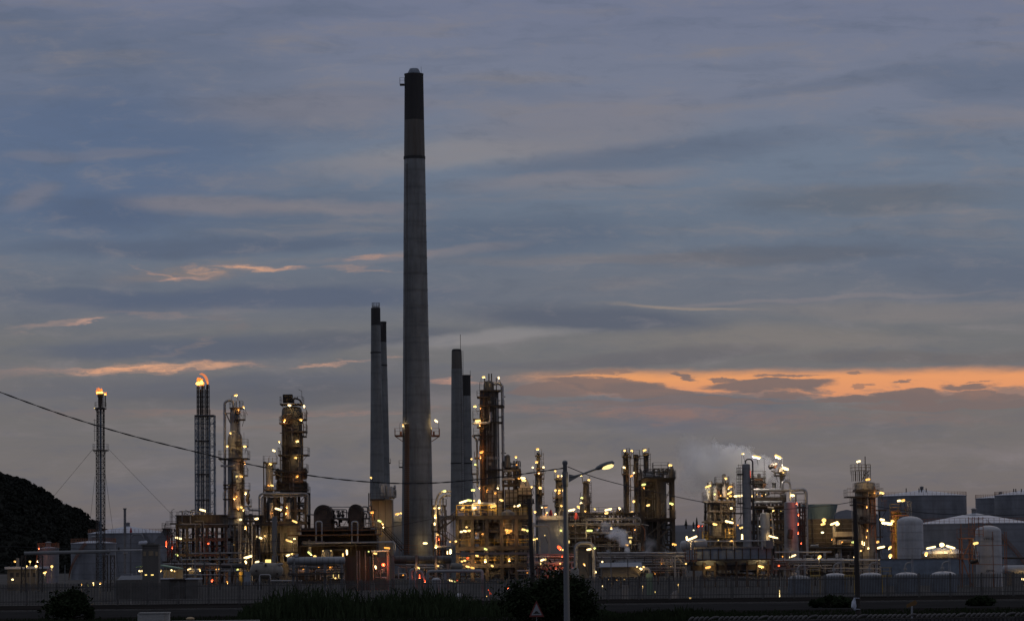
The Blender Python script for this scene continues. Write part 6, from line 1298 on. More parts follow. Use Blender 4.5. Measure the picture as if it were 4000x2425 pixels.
t = T('capsule_tank', 'small white upright capsule tank between pipe bends behind the fence', 'tank', 1704, 311); Y = 311; cyl(t, 'shell', 'vessel_white', 1704, [(2264, 36), (2310, 34), (2322, 26)], Y, 24, cy=2290, dome=.5); pipe(t, [(1704, 2320), (1704, 'g')], 14, 'steel_dark', 'stand'); cyl(t, 'rim', 'vessel_white', 1704, [(2262, 41), (2268, 41)], Y, 24, cy=2290)
for i, (x_, w_) in enumerate(((1792, 10), (1808, 7))):
    t = T('drum', ['pale drum lying low behind the fence inside the big pipe loop', 'paler smaller drum beside another low behind the fence'][i], 'drum', x_, 309, 'pale drums behind the fence'); mb = t.mb(); c = W(x_, 2322, 309); r = .35 - .05 * i; mb.hdrum((c.x - r * .6 - .3 * i, 309, r), (c.x + r * .6 - .3 * i, 309, r), r, 16); t.part('shell', mb, 'vessel_white', True)

# far columns
def far_col(label, cx, secs, Y, plats, lrows, mat='vessel_brown', name='distillation_column'):
    t = T(name, label, 'column', cx, Y)
    for i, (pf, d_) in enumerate(secs): cyl(t, 'shell' if i == len(secs) - 1 else 'upper_shell', mat, cx + (0 if len(pf[0]) < 3 else pf[0][2]), [(p[0], p[1]) for p in pf], Y, 20, cy=1900, dome=d_, bands=6)
    for py, l, r in plats: plat(t, py, cx - l, cx + r, Y, 3, railh=1.3)
    wrap(t, cx, secs[-1][0][0][1], secs[-1][0][0][0] + 5, 1990, int(cx), n=7)
    ladder(t, cx + secs[-1][0][0][1] / 2 + 2, secs[0][0][0][0], 2000, Y - 1)
    lamps(t, lrows, dy=-2.6); return t
far_col('slender two-stage column with a lamp on its tip, nearest the leaning wooden pole', 2104, [([(1768, 13), (1850, 16)], .3), ([(1850, 27), ('g', 29)], .2)], 700, [(1778, 14, 12), (1850, 18, 18), (1828, 12, 20), (1868, 8, 22), (1925, 8, 20)], [(2100, 1753.5, 13), (2096, 1803.6, 12), (2081, 1825, 8), (2122.8, 1824, 9), (2109.7, 1904.5, 13, 0, 'y', 9), (2105, 1845, 8, 90, 'a')])
far_col('column with a row of three lamps across its waist, behind the blue-grey shed', 2183, [([(1865, 24), (1935, 27)], .2), ([(1936, 30), ('g', 30)], 0)], 700, [(1870, 18, 20), (1888, 8, 20), (1905, 8, 18), (1942, 24, 22)], [(2168.8, 1839, 9), (2180.5, 1857.8, 10), (2195.5, 1857.8, 9), (2170, 1914, 10), (2185.2, 1914.7, 9), (2200, 1914, 9), (2192.8, 1975, 9), (2184, 1924, 10, 0, 'a')])
far_col('rusty column wrapped in thin smoke, just past the street lamp', 2289, [([(1880, 21), (1935, 25)], .3), ([(1936, 30), ('g', 32)], 0)], 700, [(1884, 14, 14), (1945, 22, 18), (1965, 24, 18)], [(2269, 1855.7, 9), (2300, 1874, 11), (2273, 1943.6, 11), (2269.9, 1964.3, 10), (2261.6, 1979.6, 18, 20, 'y', 9)], 'rust')
# blue-grey shed
t = T('compressor_shed', 'tall windowless blue-grey sheeted shed behind the leaning wooden pole', 'building', 2155, 560); Y = 560
a = W(2104, 2080, Y); b = W(2212, 2080, Y); mb = t.mb(); mb.box(a.x, b.x, Y, Y + 12, 0, W(2150, 2030, Y).z); t.part('wall', mb, 'shed_grey')
mb = t.mb(); mb.box(a.x - .4, b.x + .4, Y - .4, Y + 12.4, W(2150, 2029.9, Y).z, W(2150, 2013, Y).z); t.part('roof', mb, 'shed_roof')
mb = t.mb(); mb.box(b.x + .01, b.x + 4, Y + 2, Y + 10, 0, W(2210, 2025, Y).z); t.part('annexe', mb, 'concrete_mid')
lamps(t, [(2117, 1981, 6), (2136.7, 2000.9, 8), (2169.7, 2007.2, 8), (2192.6, 1974, 9), (2191, 2070.8, 10, 30)], dy=-1)
pipe(t, [(2185, 2085), (2185, 1998), (2192, 1990)], 5, 'insulation', dy=-1); mb = t.mb(); a = W(2109, 1974, Y - 1); b = W(2140, 1974, Y - 1); mb.box(a.x, b.x, Y - 2.5, Y - 1, a.z - .2, a.z + .1); t.part('canopy', mb, 'shed_roof'); pipe(t, [(2128, 2013), (2128, 1975)], 4, 'steel_grey', 'support', dy=-1.5); lamp(t, 2132, 1981, 12, 0, 'a', 3.5, dy=-1.6, arm=False); lamp(t, 2131, 2008, 10, 0, 'a', 5, dy=-1, arm=False)
t = T('cone_beacon', 'dark red cone marker standing on the roof of the blue-grey shed', 'marker', 2151, 558, z=W(2151, 2013, 558).z); cyl(t, 'cone', 'red_paint', 2151.5, [(1989, 3), (1994, 9), (2008, 17), (2013, 15)], 558, 12); 
t = T('cone_beacon', 'dark red cone marker half hidden on the pipe bridge beyond the street lamp', 'marker', 2251, 558, z=W(2251, 2030, 558).z); cyl(t, 'cone', 'red_paint', 2251, [(2000, 3), (2006, 10), (2024, 17), (2028, 14)], 558, 12); pipe(t, [(2251, 2027), (2251, 2042)], 3, 'steel_dark', 'post')
t = T('pipe_bend', 'lit insulated pipe bending down in front of the blue-grey shed', 'pipe', 2110, 500); Y = 500
pipe(t, [(2085, 2052), (2136, 2052), (2145, 2062), (2145, 2165)], 9, 'insulation', bend=1.2); pipe(t, [(2092, 2170), (2092, 2108)], 5, 'insulation'); pipe(t, [(2110, 2165), (2110, 2105)], 4, 'insulation'); mb = t.mb(); p = W(2080, 2058, Y); q = W(2090, 2040, Y); mb.box(p.x, q.x, Y - .5, Y + .5, p.z, q.z); t.part('panel', mb, 'vessel_white'); pipe(t, [(2086, 'g'), (2086, 2056)], 4, 'insulation', 'post')
lamps(t, [(2087, 2105.8, 13, -10), (2097.6, 2102.9, 7)], dy=-1.5); lamp(t, 2128, 2090, 5, 90, 'd', dy=-1)
# inverted U pipe
t = T('pipe_loop', 'tall grey inverted-U pipe loop with one leg lit yellow, right beside the street lamp', 'pipe', 2283, 360); Y = 360
pipe(t, [(2250, 'g'), (2250, 2135), (2262, 2121), (2305, 2121), (2318, 2135), (2321, 'g')], 14, 'vessel_grey', bend=1.5, n=14)
cyl(t, 'bollard_drum', 'vessel_beige', 2245, [(2222, 33), ('g', 33)], 350, 24, cy=2250, dome=.35)
lamps(t, [(2300.7, 2144.5, 19, -10), (2323, 2140, 10), (2281.6, 2203, 10, 40)], dy=-1.5); lamp(t, 2328, 2232, 7, 90, 'y', 3.5, dy=-.6, arm=False)
# central pipe racks in the middle distance
def rack(label, x0, x1, rows, Y, cn, seed, supports=6, cl=None):
    t = T('pipe_rack', label, 'pipe rack', (x0 + x1) / 2, Y); g = random.Random(seed)
    for (py, d, mt, *e) in rows:
        xa, xb = (e + [None, None])[:2] if len(e) >= 2 else (x0, x1)
        pipe(t, [(xa, py + .0), (xb, py - (xb - xa) * .004)], d, mt, dy=g.uniform(0, 2))
    pt = min(r_[0] for r_ in rows)
    for k in range(supports):
        x_ = x0 + (x1 - x0) * (k + .5) / supports; pipe(t, [(x_, 'g'), (x_, pt - 2)], 5, 'steel_dark', 'support', dy=2.3)
    if cl: clutter(t, x0, x1, cl[0], cl[1], cn, Y, 5, seed, dmax=6, drums=cn // 12)
    return t
t = rack('lower pipe rack behind the big bush, with many thin lit pipes', 2060, 2245, [(2165, 5, 'pipe_pink'), (2173, 4, 'insulation'), (2195, 7, 'insulation'), (2216, 6, 'steel_grey'), (2228, 5, 'vessel_white', 2020, 2078)], 450, 46, 111, 6, (2170, 2265))
lamps(t, [(2119, 2185.9, 18, -20), (2188, 2200, 8), (2112, 2200, 10, 90, 'd', 5), (2185, 2138, 19, 40, 'r', 12), (2201, 2146, 14, -10), (2131, 2184, 9, 90, 'd')], dy=-2); lamp(t, 2196, 2172, 7, 90, 'r', 3, dy=-1.5, arm=False); lamp(t, 2179, 2222, 40, 0, 'r', 4, dy=-.5, arm=False)  # long red strip is a pipe lit by the red lamp, made to glow
pipe(t, [(2159, 2260), (2160, 2224), (2200, 2224)], 7, 'vessel_white', dy=-1)
t = rack('open pipe rack between the inverted-U pipe and the big brown reactor', 2330, 2680, [(2159, 7, 'alu'), (2165, 4, 'steel_grey'), (2170, 5, 'insulation'), (2178, 4, 'steel_grey'), (2195, 8, 'steel_blue', 2400, 2690), (2186, 4, 'alu'), (2205, 4, 'steel_grey'), (2215, 4, 'insulation')], 440, 62, 112, 8, (2172, 2268))
pipe(t, [(2637, 'g'), (2637, 2172), (2672, 2170)], 7, 'insulation', dy=-1); pipe(t, [(2640, 2172), (2665, 2195)], 5, 'insulation', dy=-1); lamps(t, [(2352.8, 2193, 7), (2679.3, 2200.5, 8), (2634, 2125, 19, 15)], dy=-2)
lamp(t, 2620, 2213, 5, 0, 'y', dy=1); lamp(t, 2585, 2202, 5, 0, 'a', dy=1); lamp(t, 2560, 2240, 5, 0, 'a', dy=1)
for x_, y_ in ((2376, 2150),): mb = t.mb(); p = W(2369, 2158, 437); q = W(2380, 2146, 437); mb.box(p.x, q.x, 436.5, 437.3, p.z, q.z); t.part('junction_box', mb, 'vessel_white')
t = T('pump_house', 'low blue-grey shed with a sloping roof among the pipes, below the small steam puff', 'building', 2430, 400); Y = 400
a = W(2350, 2240, Y); b = W(2503, 2240, Y); mb = t.mb(); mb.box(a.x, b.x, Y, Y + 5, W(2430, 2252, Y).z, W(2430, 2213, Y).z); t.part('wall', mb, 'concrete_mid'); mb = t.mb(); z0 = W(2430, 2212.9, Y).z; z1 = W(2430, 2196, Y).z; mb.taper(a.x - .2, b.x + .2, Y - .4, Y + 5.4, z0, a.x - .2, b.x + .2, Y + 2.4, Y + 3, z1); t.part('roof', mb, 'shed_grey')
for x_ in (2352, 2388, 2425, 2454, 2500): pipe(t, [(x_, 'g'), (x_, 2250)], 5, 'steel_dark', 'post', dy=.2)
pipe(t, [(2387, 'g'), (2387, 2148)], 4, 'pole_grey', 'mast', dy=-1); pipe(t, [(2453, 'g'), (2453, 2182)], 3, 'soot', 'mast', dy=-1)
lamps(t, [(2505, 2220.8, 15, 25), (2488.5, 2212.3, 5), (2375, 2262, 5), (2440, 2262, 5), (2410, 2264, 5)], dy=-.8)
t = T('vent_elbow', 'lit cream curved vent on a pale green box behind the fence', 'vent', 2530, 330); Y = 330; pipe(t, [(2512, 2229), (2518, 2220), (2530, 2220), (2538, 2232), (2538, 2248)], 14, 'insulation', bend=1.0); pipe(t, [(2512, 2232), (2516, 2228)], 10, 'insulation'); a = W(2524, 2280, Y); b = W(2549, 2238, Y); mb = t.mb(); mb.box(a.x, b.x, Y - .3, Y + .4, 0, b.z); t.part('box', mb, 'green_paint'); lamp(t, 2514, 2213, 9, 20, 'y', dy=-1, arm=False)
t = T('valve_box', 'white slatted box low behind the fence, first of two', 'box', 2438, 306); a = W(2430, 2310, 306); b = W(2455, 2284, 306); mb = t.mb(); mb.box(a.x, b.x, 305.8, 306.6, 0, b.z); t.part('box', mb, 'vessel_white'); pipe(t, [(2442, 2284), (2442, 2278)], 3, 'steel_dark', 'handle')
t = T('sheet_cover', 'pale sloping sheet leaning low behind the fence', 'cover', 2640, 306); mb = t.mb(); p = [W(2617, 2338, 306), W(2650, 2338, 306), W(2650, 2303, 306), W(2636, 2307, 306), W(2617, 2322, 306)]; mb.add(p + [v + Vector((0, .5, 0)) for v in p], [(0, 1, 2, 3, 4), (9, 8, 7, 6, 5)] + [(i, (i + 1) % 5, 5 + (i + 1) % 5, 5 + i) for i in range(5)]); t.part('sheet', mb, 'tank_roof')
for i, (x_, y_, lab) in enumerate([(2354.7, 2288, 'tiny yellow light seen through the fence near the tall inverted-U pipe'), (2509, 2289, 'tiny yellow light seen through the fence under the cream curved vent'), (2648, 2282, 'tiny yellow light near the fence top above the pale sloping sheet'), (2696, 2333.7, 'tiny yellow light at the fence foot past the pale sloping sheet'), (2559, 2311, 'faintest yellow light through the fence between the cream vent and the pale sheet')]):
    lamp_post(lab, x_, y_, 304, [(x_, y_, 6.5, 0, 'y' if i != 4 else 'd')], 'tiny lights seen through the fence')
t = rack('raised back pipe rack with lit valves between the street lamp and the triple columns', 2222, 2500, [(2002, 4, 'steel_dark'), (2024, 7, 'steel_grey'), (2030, 4, 'insulation'), (2045, 6, 'steel_grey'), (2050, 4, 'insulation'), (2085, 5, 'rust'), (2113, 9, 'steel_dark'), (2127, 5, 'steel_grey')], 560, 60, 113, 9, (2004, 2150))
frame(t, 2222, 2500, [2004, 2052, 2098], 563, 6, 9, col=.35, beam=.4, braces=.4)
pipe(t, [(2290, 2105), (2290, 2027), (2500, 2022), (2503, 2040)], 6, 'steel_grey', dy=-2); pipe(t, [(2398, 2025), (2398, 1990)], 5, 'steel_grey'); pipe(t, [(2430, 2022), (2430, 2030), (2405, 2032)], 5, 'steel_grey', dy=-2)
for x_ in (2412, 2422, 2433): mb = t.mb(); w_ = W(x_, 1998, 560); mb.lathe(w_.x, w_.y, [(w_.z - .6, .15), (w_.z - .1, .4), (w_.z + .2, .2), (w_.z + .7, .1)], 10); t.part('valve', mb, 'steel_dark', True)
lamps(t, [(2205, 1991.6, 12, -10), (2233, 1991, 28, -13), (2286, 1995.8, 8), (2323.6, 1987.5, 10, 50, 'd'), (2376, 1989.4, 29, -13), (2368.7, 2002.8, 16, -10), (2419.6, 1984.3, 10, 40), (2303, 2071.4, 24, 0), (2388, 2062, 10, 90, 'y', 8), (2448, 2127.3, 14, 10), (2462, 2098.4, 16, 0, 'd', 5), (2223, 2115, 12, 90, 'd', 6), (2462, 2115, 14, 90, 'd', 9)], dy=-3)
for (x_, y_) in ((2270, 2062), (2340, 2060), (2420, 2085), (2300, 2118), (2240, 2050), (2480, 2068)): lamp(t, x_, y_, 5, 0, 'a', dy=2)
# triple columns
t = far_col('paired slim columns, first of the triple group, with a thin riser alongside', 2447, [([(1766, 19), ('g', 21)], .15)], 640, [(1782, 17, 20), (1850, 18, 8)], [(2440, 1759, 10), (2438, 1825, 11, 20), (2475.7, 1957.5, 11, 0, 'y', 10), (2466.6, 1857.7, 12, -20, 'a'), (2476, 1846, 8), (2467, 2000, 15, -14)], 'vessel_dark')
for x_ in (2434, 2460): pipe(t, [(x_, 1775), (x_ + 4, 2010)], 3, 'steel_grey')
for py in (1790, 1817, 1913): pipe(t, [(2457, py), (2480, py)], 3, 'steel_dark', 'tie')
t = far_col('middle slim column of the triple group with a knobbly top', 2486, [([(1775, 19), ('g', 20)], .15)], 640, [(1782, 12, 12), (1846, 12, 14)], [(2468, 1760, 10, 20)], 'vessel_dark')
for x_ in (2499, 2503): pipe(t, [(x_, 1830), (x_, 2015)], 3, 'steel_grey')
t = far_col('short blunt column of the triple group, rising behind the big brown reactor', 2525, [([(1769, 20), ('g', 20)], .3)], 645, [(1775, 14, 10)], [(2518, 1758, 15, -15)], 'vessel_dark')
for py in (1780, 1790, 1817): pipe(t, [(2495, py), (2518, py)], 3, 'steel_dark', 'tie')
# reactor F
t = T('reactor_vessel', 'huge rusty brown reactor in a steel cage, beside the triple columns', 'vessel', 2562, 600); Y = 600
cyl(t, 'shell', 'vessel_brown', 2560, [(1882, 88), (2024, 88), (2036, 78), (2150, 72)], Y, 36, cy=2000, dome=.12, bands=5); cyl(t, 'skirt', 'rust', 2560, [(2150, 70), ('g', 80)], Y, 24, cy=2100)
frame(t, 2512, 2632, [1867, 2022], Y - 4.5, 9.5, 2, col=.6, beam=.7, braces=.6, mat='rust', deckplate=False); plat(t, 1866, 2508, 2636, Y - 1, 10, brace=False, railh=1.3)
plat(t, 1941, 2500, 2530, Y - 3, 4); plat(t, 2022, 2515, 2638, Y - 3, 5, railh=1.4)
clutter(t, 2515, 2632, 1832, 1864, 26, Y - 3, 8, 121, dmin=3, dmax=8); frame(t, 2561, 2612, [1828, 1840], Y - 2, 5, 3, ybot=1866, col=.15, beam=.15, braces=.2, deckplate=False)
wrap(t, 2560, 84, 1890, 2140, 9, n=20)
mb = t.mb()
for (xa, ya, xb, yb) in ((2530, 2090, 2605, 2030), (2530, 2100, 2620, 2150), (2620, 2060, 2530, 2140)): mb.bar(W(xa, ya, Y - 5), W(xb, yb, Y - 5), .3)
t.part('brace', mb, 'rust')
pipe(t, [(2603, 1882), (2608, 1890), (2619, 1892), (2619, 1988), (2608, 1988)], 4, 'steel_dark', dy=-3); pipe(t, [(2505, 1835), (2505, 2040)], 4, 'steel_dark', dy=-3); pipe(t, [(2497, 1965), (2499, 2045)], 5, 'insulation', dy=-3)
pipe(t, [(2626, 1835), (2626, 2160)], 4, 'steel_dark', dy=-4); mb = t.mb(); w_ = W(2624, 1845, Y - 3); mb.lathe(w_.x, w_.y, [(w_.z - 1.5, .7), (w_.z + .2, .6), (w_.z + 1.4, .15)], 10); t.part('relief_hood', mb, 'vessel_brown', True)
pipe(t, [(2500, 2045), (2535, 2052)], 5, 'insulation', dy=-5); pipe(t, [(2502, 2046), (2518, 2065), (2518, 2110)], 5, 'orange_steel', dy=-5); clutter(t, 2500, 2630, 2040, 2160, 22, Y - 6, 3, 122, mats=['rust', 'steel_dark', 'vessel_brown']); ladder(t, 2512, 1870, 2020, Y - 5)
lamps(t, [(2514.5, 1892, 18, -10), (2618.6, 1816, 15, 8), (2532, 1972, 15, -15), (2623, 1966.5, 18, 15), (2502, 2142.6, 5, 0, 'a')], dy=-6)
lamp(t, 2516, 1905, 7, 90, 'a', 4, dy=-5.5)
# ================================================================== RIGHT UNITS
t = T('cooler_bank', 'wide blue-grey air cooler box on a dark base with two lights beneath', 'cooler', 2855, 400); Y = 400
mb = t.mb(); a = W(2712, 2160, Y); b = W(3012, 2160, Y); mb.box(a.x, b.x, Y, Y + 7, W(2860, 2182, Y).z, W(2860, 2141, Y).z); t.part('fan_box', mb, 'steel_blue')
for k in range(10): x_ = a.x + (b.x - a.x) * (k + .02) / 9.6; mb = t.mb(); mb.box(x_ - .06, x_ + .06, Y - .12, Y - .003, W(2860, 2182, Y).z, W(2860, 2141, Y).z); t.part('rib', mb, 'steel_dark')
mb = t.mb(); mb.box(a.x - .1, b.x + .1, Y - .2, Y + 7.2, W(2860, 2144.9, Y).z + .12, W(2860, 2138, Y).z + .12); t.part('top_rail', mb, 'steel_grey')
mb = t.mb(); p = W(2692, 2190, Y); q = W(3020, 2190, Y); mb.box(p.x, q.x, Y - .8, Y + 7.5, W(2860, 2187, Y).z, W(2860, 2182.2, Y).z); t.part('deck', mb, 'steel_dark')
mb = t.mb(); z1 = W(2860, 2187.3, Y).z; z0 = W(2860, 2206, Y).z; mb.taper(p.x + 1.2, q.x - 1.2, Y + .6, Y + 6, z0, p.x + .4, q.x - .4, Y, Y + 7, z1); t.part('plenum', mb, 'steel_blue')
mb = t.mb(); mb.box(p.x + .2, q.x - .2, Y + .5, Y + 6.5, W(2860, 2226, Y).z, W(2860, 2206.2, Y).z); t.part('base_frame', mb, 'steel_dark')
for k in range(8): x_ = p.x + .6 + (q.x - p.x - 1.2) * k / 7; mb = t.mb(); mb.box(x_ - .14, x_ + .14, Y + .2, Y + .48, 0, z1); t.part('leg', mb, 'steel_dark')
for xc in (2772, 2971): mb = t.mb(); c = W(xc, 2232, Y + 3); mb.lathe(c.x, Y + 1.6, [(W(xc, 2231, Y).z, 17 * PX(Y)), (W(xc, 2223, Y).z, 18 * PX(Y))], 24); t.part('fan_ring', mb, 'vessel_beige', True)
pipe(t, [(2700, 2114), (3010, 2111)], 5, 'alu', 'header_pipe', dy=-.5)
for x_ in (2699, 2865, 2978): pipe(t, [(x_, 2145), (x_, 2114)], 5 if x_ > 2700 else 4, 'vessel_white', 'post', dy=-.4)
mb = t.mb(); w_ = W(3005, 2114, Y - .5); mb.box(w_.x - .5, w_.x + .5, Y - 1, Y, W(3005, 2141, Y).z, w_.z + .1); t.part('header_box', mb, 'steel_grey')
for (xa, xb) in ((2676, 2694), (2703, 2722)): plat(t, 2186, xa, xb, Y - 1.5, 1.5, mat='orange_steel', railh=1.4, brace=False); ladder(t, xa + 9, 2150, 2186, Y - 2.2, .5, 'orange_steel', cage=False)
clutter(t, 2740, 3010, 2228, 2266, 24, Y + 2, 5, 131, dmax=6)
lamps(t, [(2766, 2214.5, 23, -13, 'y', 9), (2972.7, 2211.5, 24, 15, 'y', 9)], dy=-.6); lamps(t, [(2858, 2111.5, 9), (2806, 2109, 5, 0, 'd'), (2682.8, 2101, 17, 85, 'y', 8), (2704, 2101, 42, -23, 'y', 8)], dy=-1); pipe(t, [(2684, 2186), (2684, 2108)], 3, 'steel_grey', 'lamp_arm', dy=-1)
t = T('storage_tank', 'white rounded tank behind the bent yellow tube light', 'tank', 2745, 520); mb = t.mb(); mb.hdrum(W(2668, 2130, 520), W(2752, 2122, 520), 19 * PX(520), 20, .6); t.part('shell', mb, 'vessel_white', True); pipe(t, [(2672, 'g'), (2672, 2130)], 7, 'concrete_mid', 'support'); pipe(t, [(2745, 'g'), (2745, 2130)], 7, 'concrete_mid', 'support')
t = T('red_beacon_mast', 'thin mast with two small red warning lights on the skyline', 'mast', 2729, 900); pipe(t, [(2729, 'g'), (2729, 2050)], 2, 'steel_dark', 'mast'); pipe(t, [(2744, 'g'), (2744, 2052)], 2, 'steel_dark', 'mast'); lamp(t, 2729, 2054, 8, 0, 'r', 6.5, dy=-.5, arm=False); lamp(t, 2744.5, 2054, 5, 0, 'r', 4.5, dy=-.5, arm=False); lamp(t, 2709.5, 2069.8, 6, 0, 'w', 5, dy=-.5, arm=False)
t = T('process_structure', 'lit beige vessel unit with a cluttered crown and an overhanging platform, wrapped in steam', 'process unit', 2820, 560); Y = 560
cyl(t, 'vessel', 'vessel_beige', 2813, [(1960, 78), (2130, 78), ('g', 80)], Y + 2, 32, cy=2050, bands=5); a = W(2775, 2100, Y); b = W(2846, 2100, Y); mb = t.mb(); mb.box(W(2780, 2070, Y).x, W(2813, 2070, Y).x, Y - 3.2, Y - 2.4, W(2790, 2092, Y).z, W(2790, 2042, Y).z); t.part('lit_panel', mb, 'vessel_beige')
frame(t, 2768, 2870, [1955, 1992, 2036, 2092, 2130], Y - 3, 8, 4, col=.35, beam=.35, braces=.3); plat(t, 1957, 2745, 2795, Y - 2, 5, railh=1.6); plat(t, 2035, 2742, 2850, Y - 3.5, 2, railh=0, brace=False)
clutter(t, 2765, 2870, 1885, 1955, 34, Y - 2, 7, 141, drums=6, dmin=3, dmax=9); clutter(t, 2770, 2872, 1960, 2130, 30, Y - 3, 4, 142, drums=2, dmax=7); frame(t, 2806, 2846, [1885, 1905, 1930], Y - 1, 5, 2, ybot=1955, col=.2, beam=.2, braces=.5)
pipe(t, [(2747, 2110), (2747, 2055), (2755, 2048), (2762, 2042)], 6, 'insulation', dy=-3); pipe(t, [(2846, 2000), (2856, 1990), (2868, 1975), (2874, 1955)], 10, 'vessel_grey', dy=-2); pipe(t, [(2766, 1970), (2766, 2040)], 5, 'vessel_dark', dy=-3); pipe(t, [(2772, 1970), (2772, 2040)], 4, 'insulation', dy=-3)
wrap(t, 2813, 76, 1965, 2040, 12, n=10); ladder(t, 2842, 2062, 2102, Y - 6, .8, 'yellow_paint', cage=False); ladder(t, 2855, 2062, 2102, Y - 6, .8, 'yellow_paint', cage=False); plat(t, 2102, 2745, 2765, Y - 5, 2.5, mat='yellow_paint'); ladder(t, 2752, 2085, 2110, Y - 5.4, .6, 'yellow_paint', cage=False)
for x_, y_ in ((2768, 1925), (2795, 1930), (2830, 1915)): mb = t.mb(); w_ = W(x_, y_, Y - 3); mb.lathe(w_.x, w_.y, [(w_.z - 1.2, .3), (w_.z - .4, .5), (w_.z + .5, .35), (w_.z + 1.2, .1)], 10); t.part('valve', mb, 'vessel_beige', True)
mb = t.mb(); mb.hdrum(W(2790, 1928, Y - 2), W(2806, 1920, Y - 2), .45); t.part('motor', mb, 'orange_steel', True)
lamps(t, [(2766, 1899, 26, -20, 'f'), (2835.5, 1868, 12, 20), (2849, 1903, 16, -50), (2850, 1925, 22, -30, 'y', 8), (2853.7, 1936.6, 12), (2884, 1936, 36, -5), (2856.5, 1984.4, 11, 0, 'y', 10), (2848.7, 2037.4, 34, 15), (2793, 2046, 19, 15), (2895.8, 2060, 17, -15), (2899, 2094.6, 20, 85, 'y', 9), (2792, 1929, 7, 0, 'y'), (2770, 1920, 5, 0, 'd')], dy=-7)
for (x_, y_, c_) in ((2842, 1945, 'y'), (2815, 1935, 'a'), (2858, 1900, 'a'), (2860, 2026, 'd'), (2850, 2080, 'y'), (2882, 2050, 'a')): lamp(t, x_, y_, 6, 0, c_, dy=-4)
t = T('absorber_column', 'tall smooth pale cylinder with a black hooked pipe over its top', 'column', 2917, 500); Y = 500
cyl(t, 'shell', 'vessel_grey', 2917, [(1813, 32), (2150, 33), ('g', 33)], Y, 30, cy=1980, dome=.12, bands=8); pipe(t, [(2912, 1810), (2912, 1800), (2918, 1793), (2934, 1793), (2940, 1802), (2941, 1870), (2941, 2135)], 6, 'soot', 'hook_pipe', bend=1.0, dy=-.3)
ladder(t, 2893, 1812, 1975, Y, .6); ladder(t, 2885, 1825, 1975, Y + .5, .5); plat(t, 1850, 2880, 2902, Y, 1.8, railh=.9); plat(t, 1878, 2931, 2945, Y, 1.6, railh=.8); plat(t, 1962, 2882, 2902, Y, 2, railh=.9); plat(t, 2002, 2842, 2900, Y, 2.4, railh=1)
pipe(t, [(2891, 1820), (2895, 2140)], 2.5, 'steel_dark'); lamp(t, 2931, 1850, 26, 89, 'r', 1.3, dy=.6, arm=False, Y=502)  # thin red strip is the lit rim of the shell, made as glow
lamps(t, [(2902, 1772, 12, -10, 'f', 5)], Y=520); pipe(t, [(2897, 1812), (2897, 1777)], 1.3, 'steel_grey', 'lamp_arm')
t = T('process_structure', 'dark steel unit with big elevated pipes and a tanked deck, behind the pale hooked column', 'process unit', 3010, 540); Y = 540
pipe(t, [(2942, 1914), (3085, 1913)], 14, 'alu', 'header_pipe', dy=-2); pipe(t, [(3085, 1916), (3130, 1911), (3141, 1912), (3149, 1922), (3152, 2165)], 13, 'alu', 'header_pipe', dy=-2.5, bend=.8)
pipe(t, [(3056, 1915), (3056, 1888), (3062, 1879), (3078, 1879), (3086, 1888), (3087, 1955)], 9, 'alu', 'pipe_arch', dy=-3, bend=1.0); pipe(t, [(3108, 1925), (3108, 2000)], 7, 'insulation', dy=-1); pipe(t, [(3090, 1927), (3146, 1927)], 4, 'soot', dy=-1)
mb = t.mb(); mb.hdrum(W(2948, 1960, Y), W(3052, 1958, Y), 9 * PX(Y)); t.part('drum', mb, 'tank_roof', True)
frame(t, 2945, 3068, [1942, 1973, 2030, 2070, 2110], Y, 9, 4, col=.4, beam=.6, braces=.4); plat(t, 1975, 2944, 3066, Y - 1, 4, railh=1.6)
cyl(t, 'drum_stack', 'vessel_brown', 3024, [(1887, 16), (1905, 15)], Y, 16, cy=1895); cyl(t, 'stack_rim', 'steel_dark', 3024, [(1885, 19), (1889, 19)], Y, 16)
frame(t, 2946, 2990, [1864, 1885, 1905], Y + 2, 6, 2, ybot=1940, col=.2, beam=.2, braces=.4); clutter(t, 2946, 3000, 1870, 1910, 16, Y, 6, 151, drums=3, mats=['rust_orange', 'rust', 'steel_dark', 'steel_grey']); clutter(t, 2945, 3068, 1920, 1945, 16, Y, 6, 152, drums=2)
cyl(t, 'round_vessel', 'vessel_grey', 2989, [(2006, 37), (2140, 36), ('g', 36)], Y - 3, 28, cy=2060, dome=.3, bands=4)
clutter(t, 2945, 3068, 1980, 2140, 46, Y, 7, 153, drums=5); pipe(t, [(2961, 2010), (2961, 2130)], 7, 'steel_grey', dy=-3); pipe(t, [(3012, 2000), (3018, 2040), (3021, 2130)], 6, 'vessel_grey', dy=-3); pipe(t, [(2998, 1981), (3022, 1983)], 6, 'vessel_white', dy=-3)
lamps(t, [(2956.6, 1783.4, 33, 13, 'f', 8), (3021, 1993, 9), (2939, 1936, 8), (3096, 1934, 17, 5, 'y', 9), (3021, 2096, 38, 15, 'y', 6)], dy=-4.5); pipe(t, [(2974, 1787), (2985, 1790), (2985, 1864)], 1.5, 'steel_grey', 'lamp_arm')
for (x_, y_, c_) in ((2957, 1930, 'y'), (2976, 1935, 'a'), (2990, 1930, 'y'), (2967, 2055, 'y'), (2966, 2080, 'y'), (3010, 2060, 'y'), (3038, 2010, 'y'), (3050, 2055, 'y'), (3035, 2080, 'a'), (3010, 2030, 'a'), (3050, 1995, 'd')): lamp(t, x_, y_, 5, 0, c_, dy=2)
t = T('vent_tower', 'lit tower head with a small platform and a slanted hood venting thick steam', 'tower', 3048, 575); Y = 575
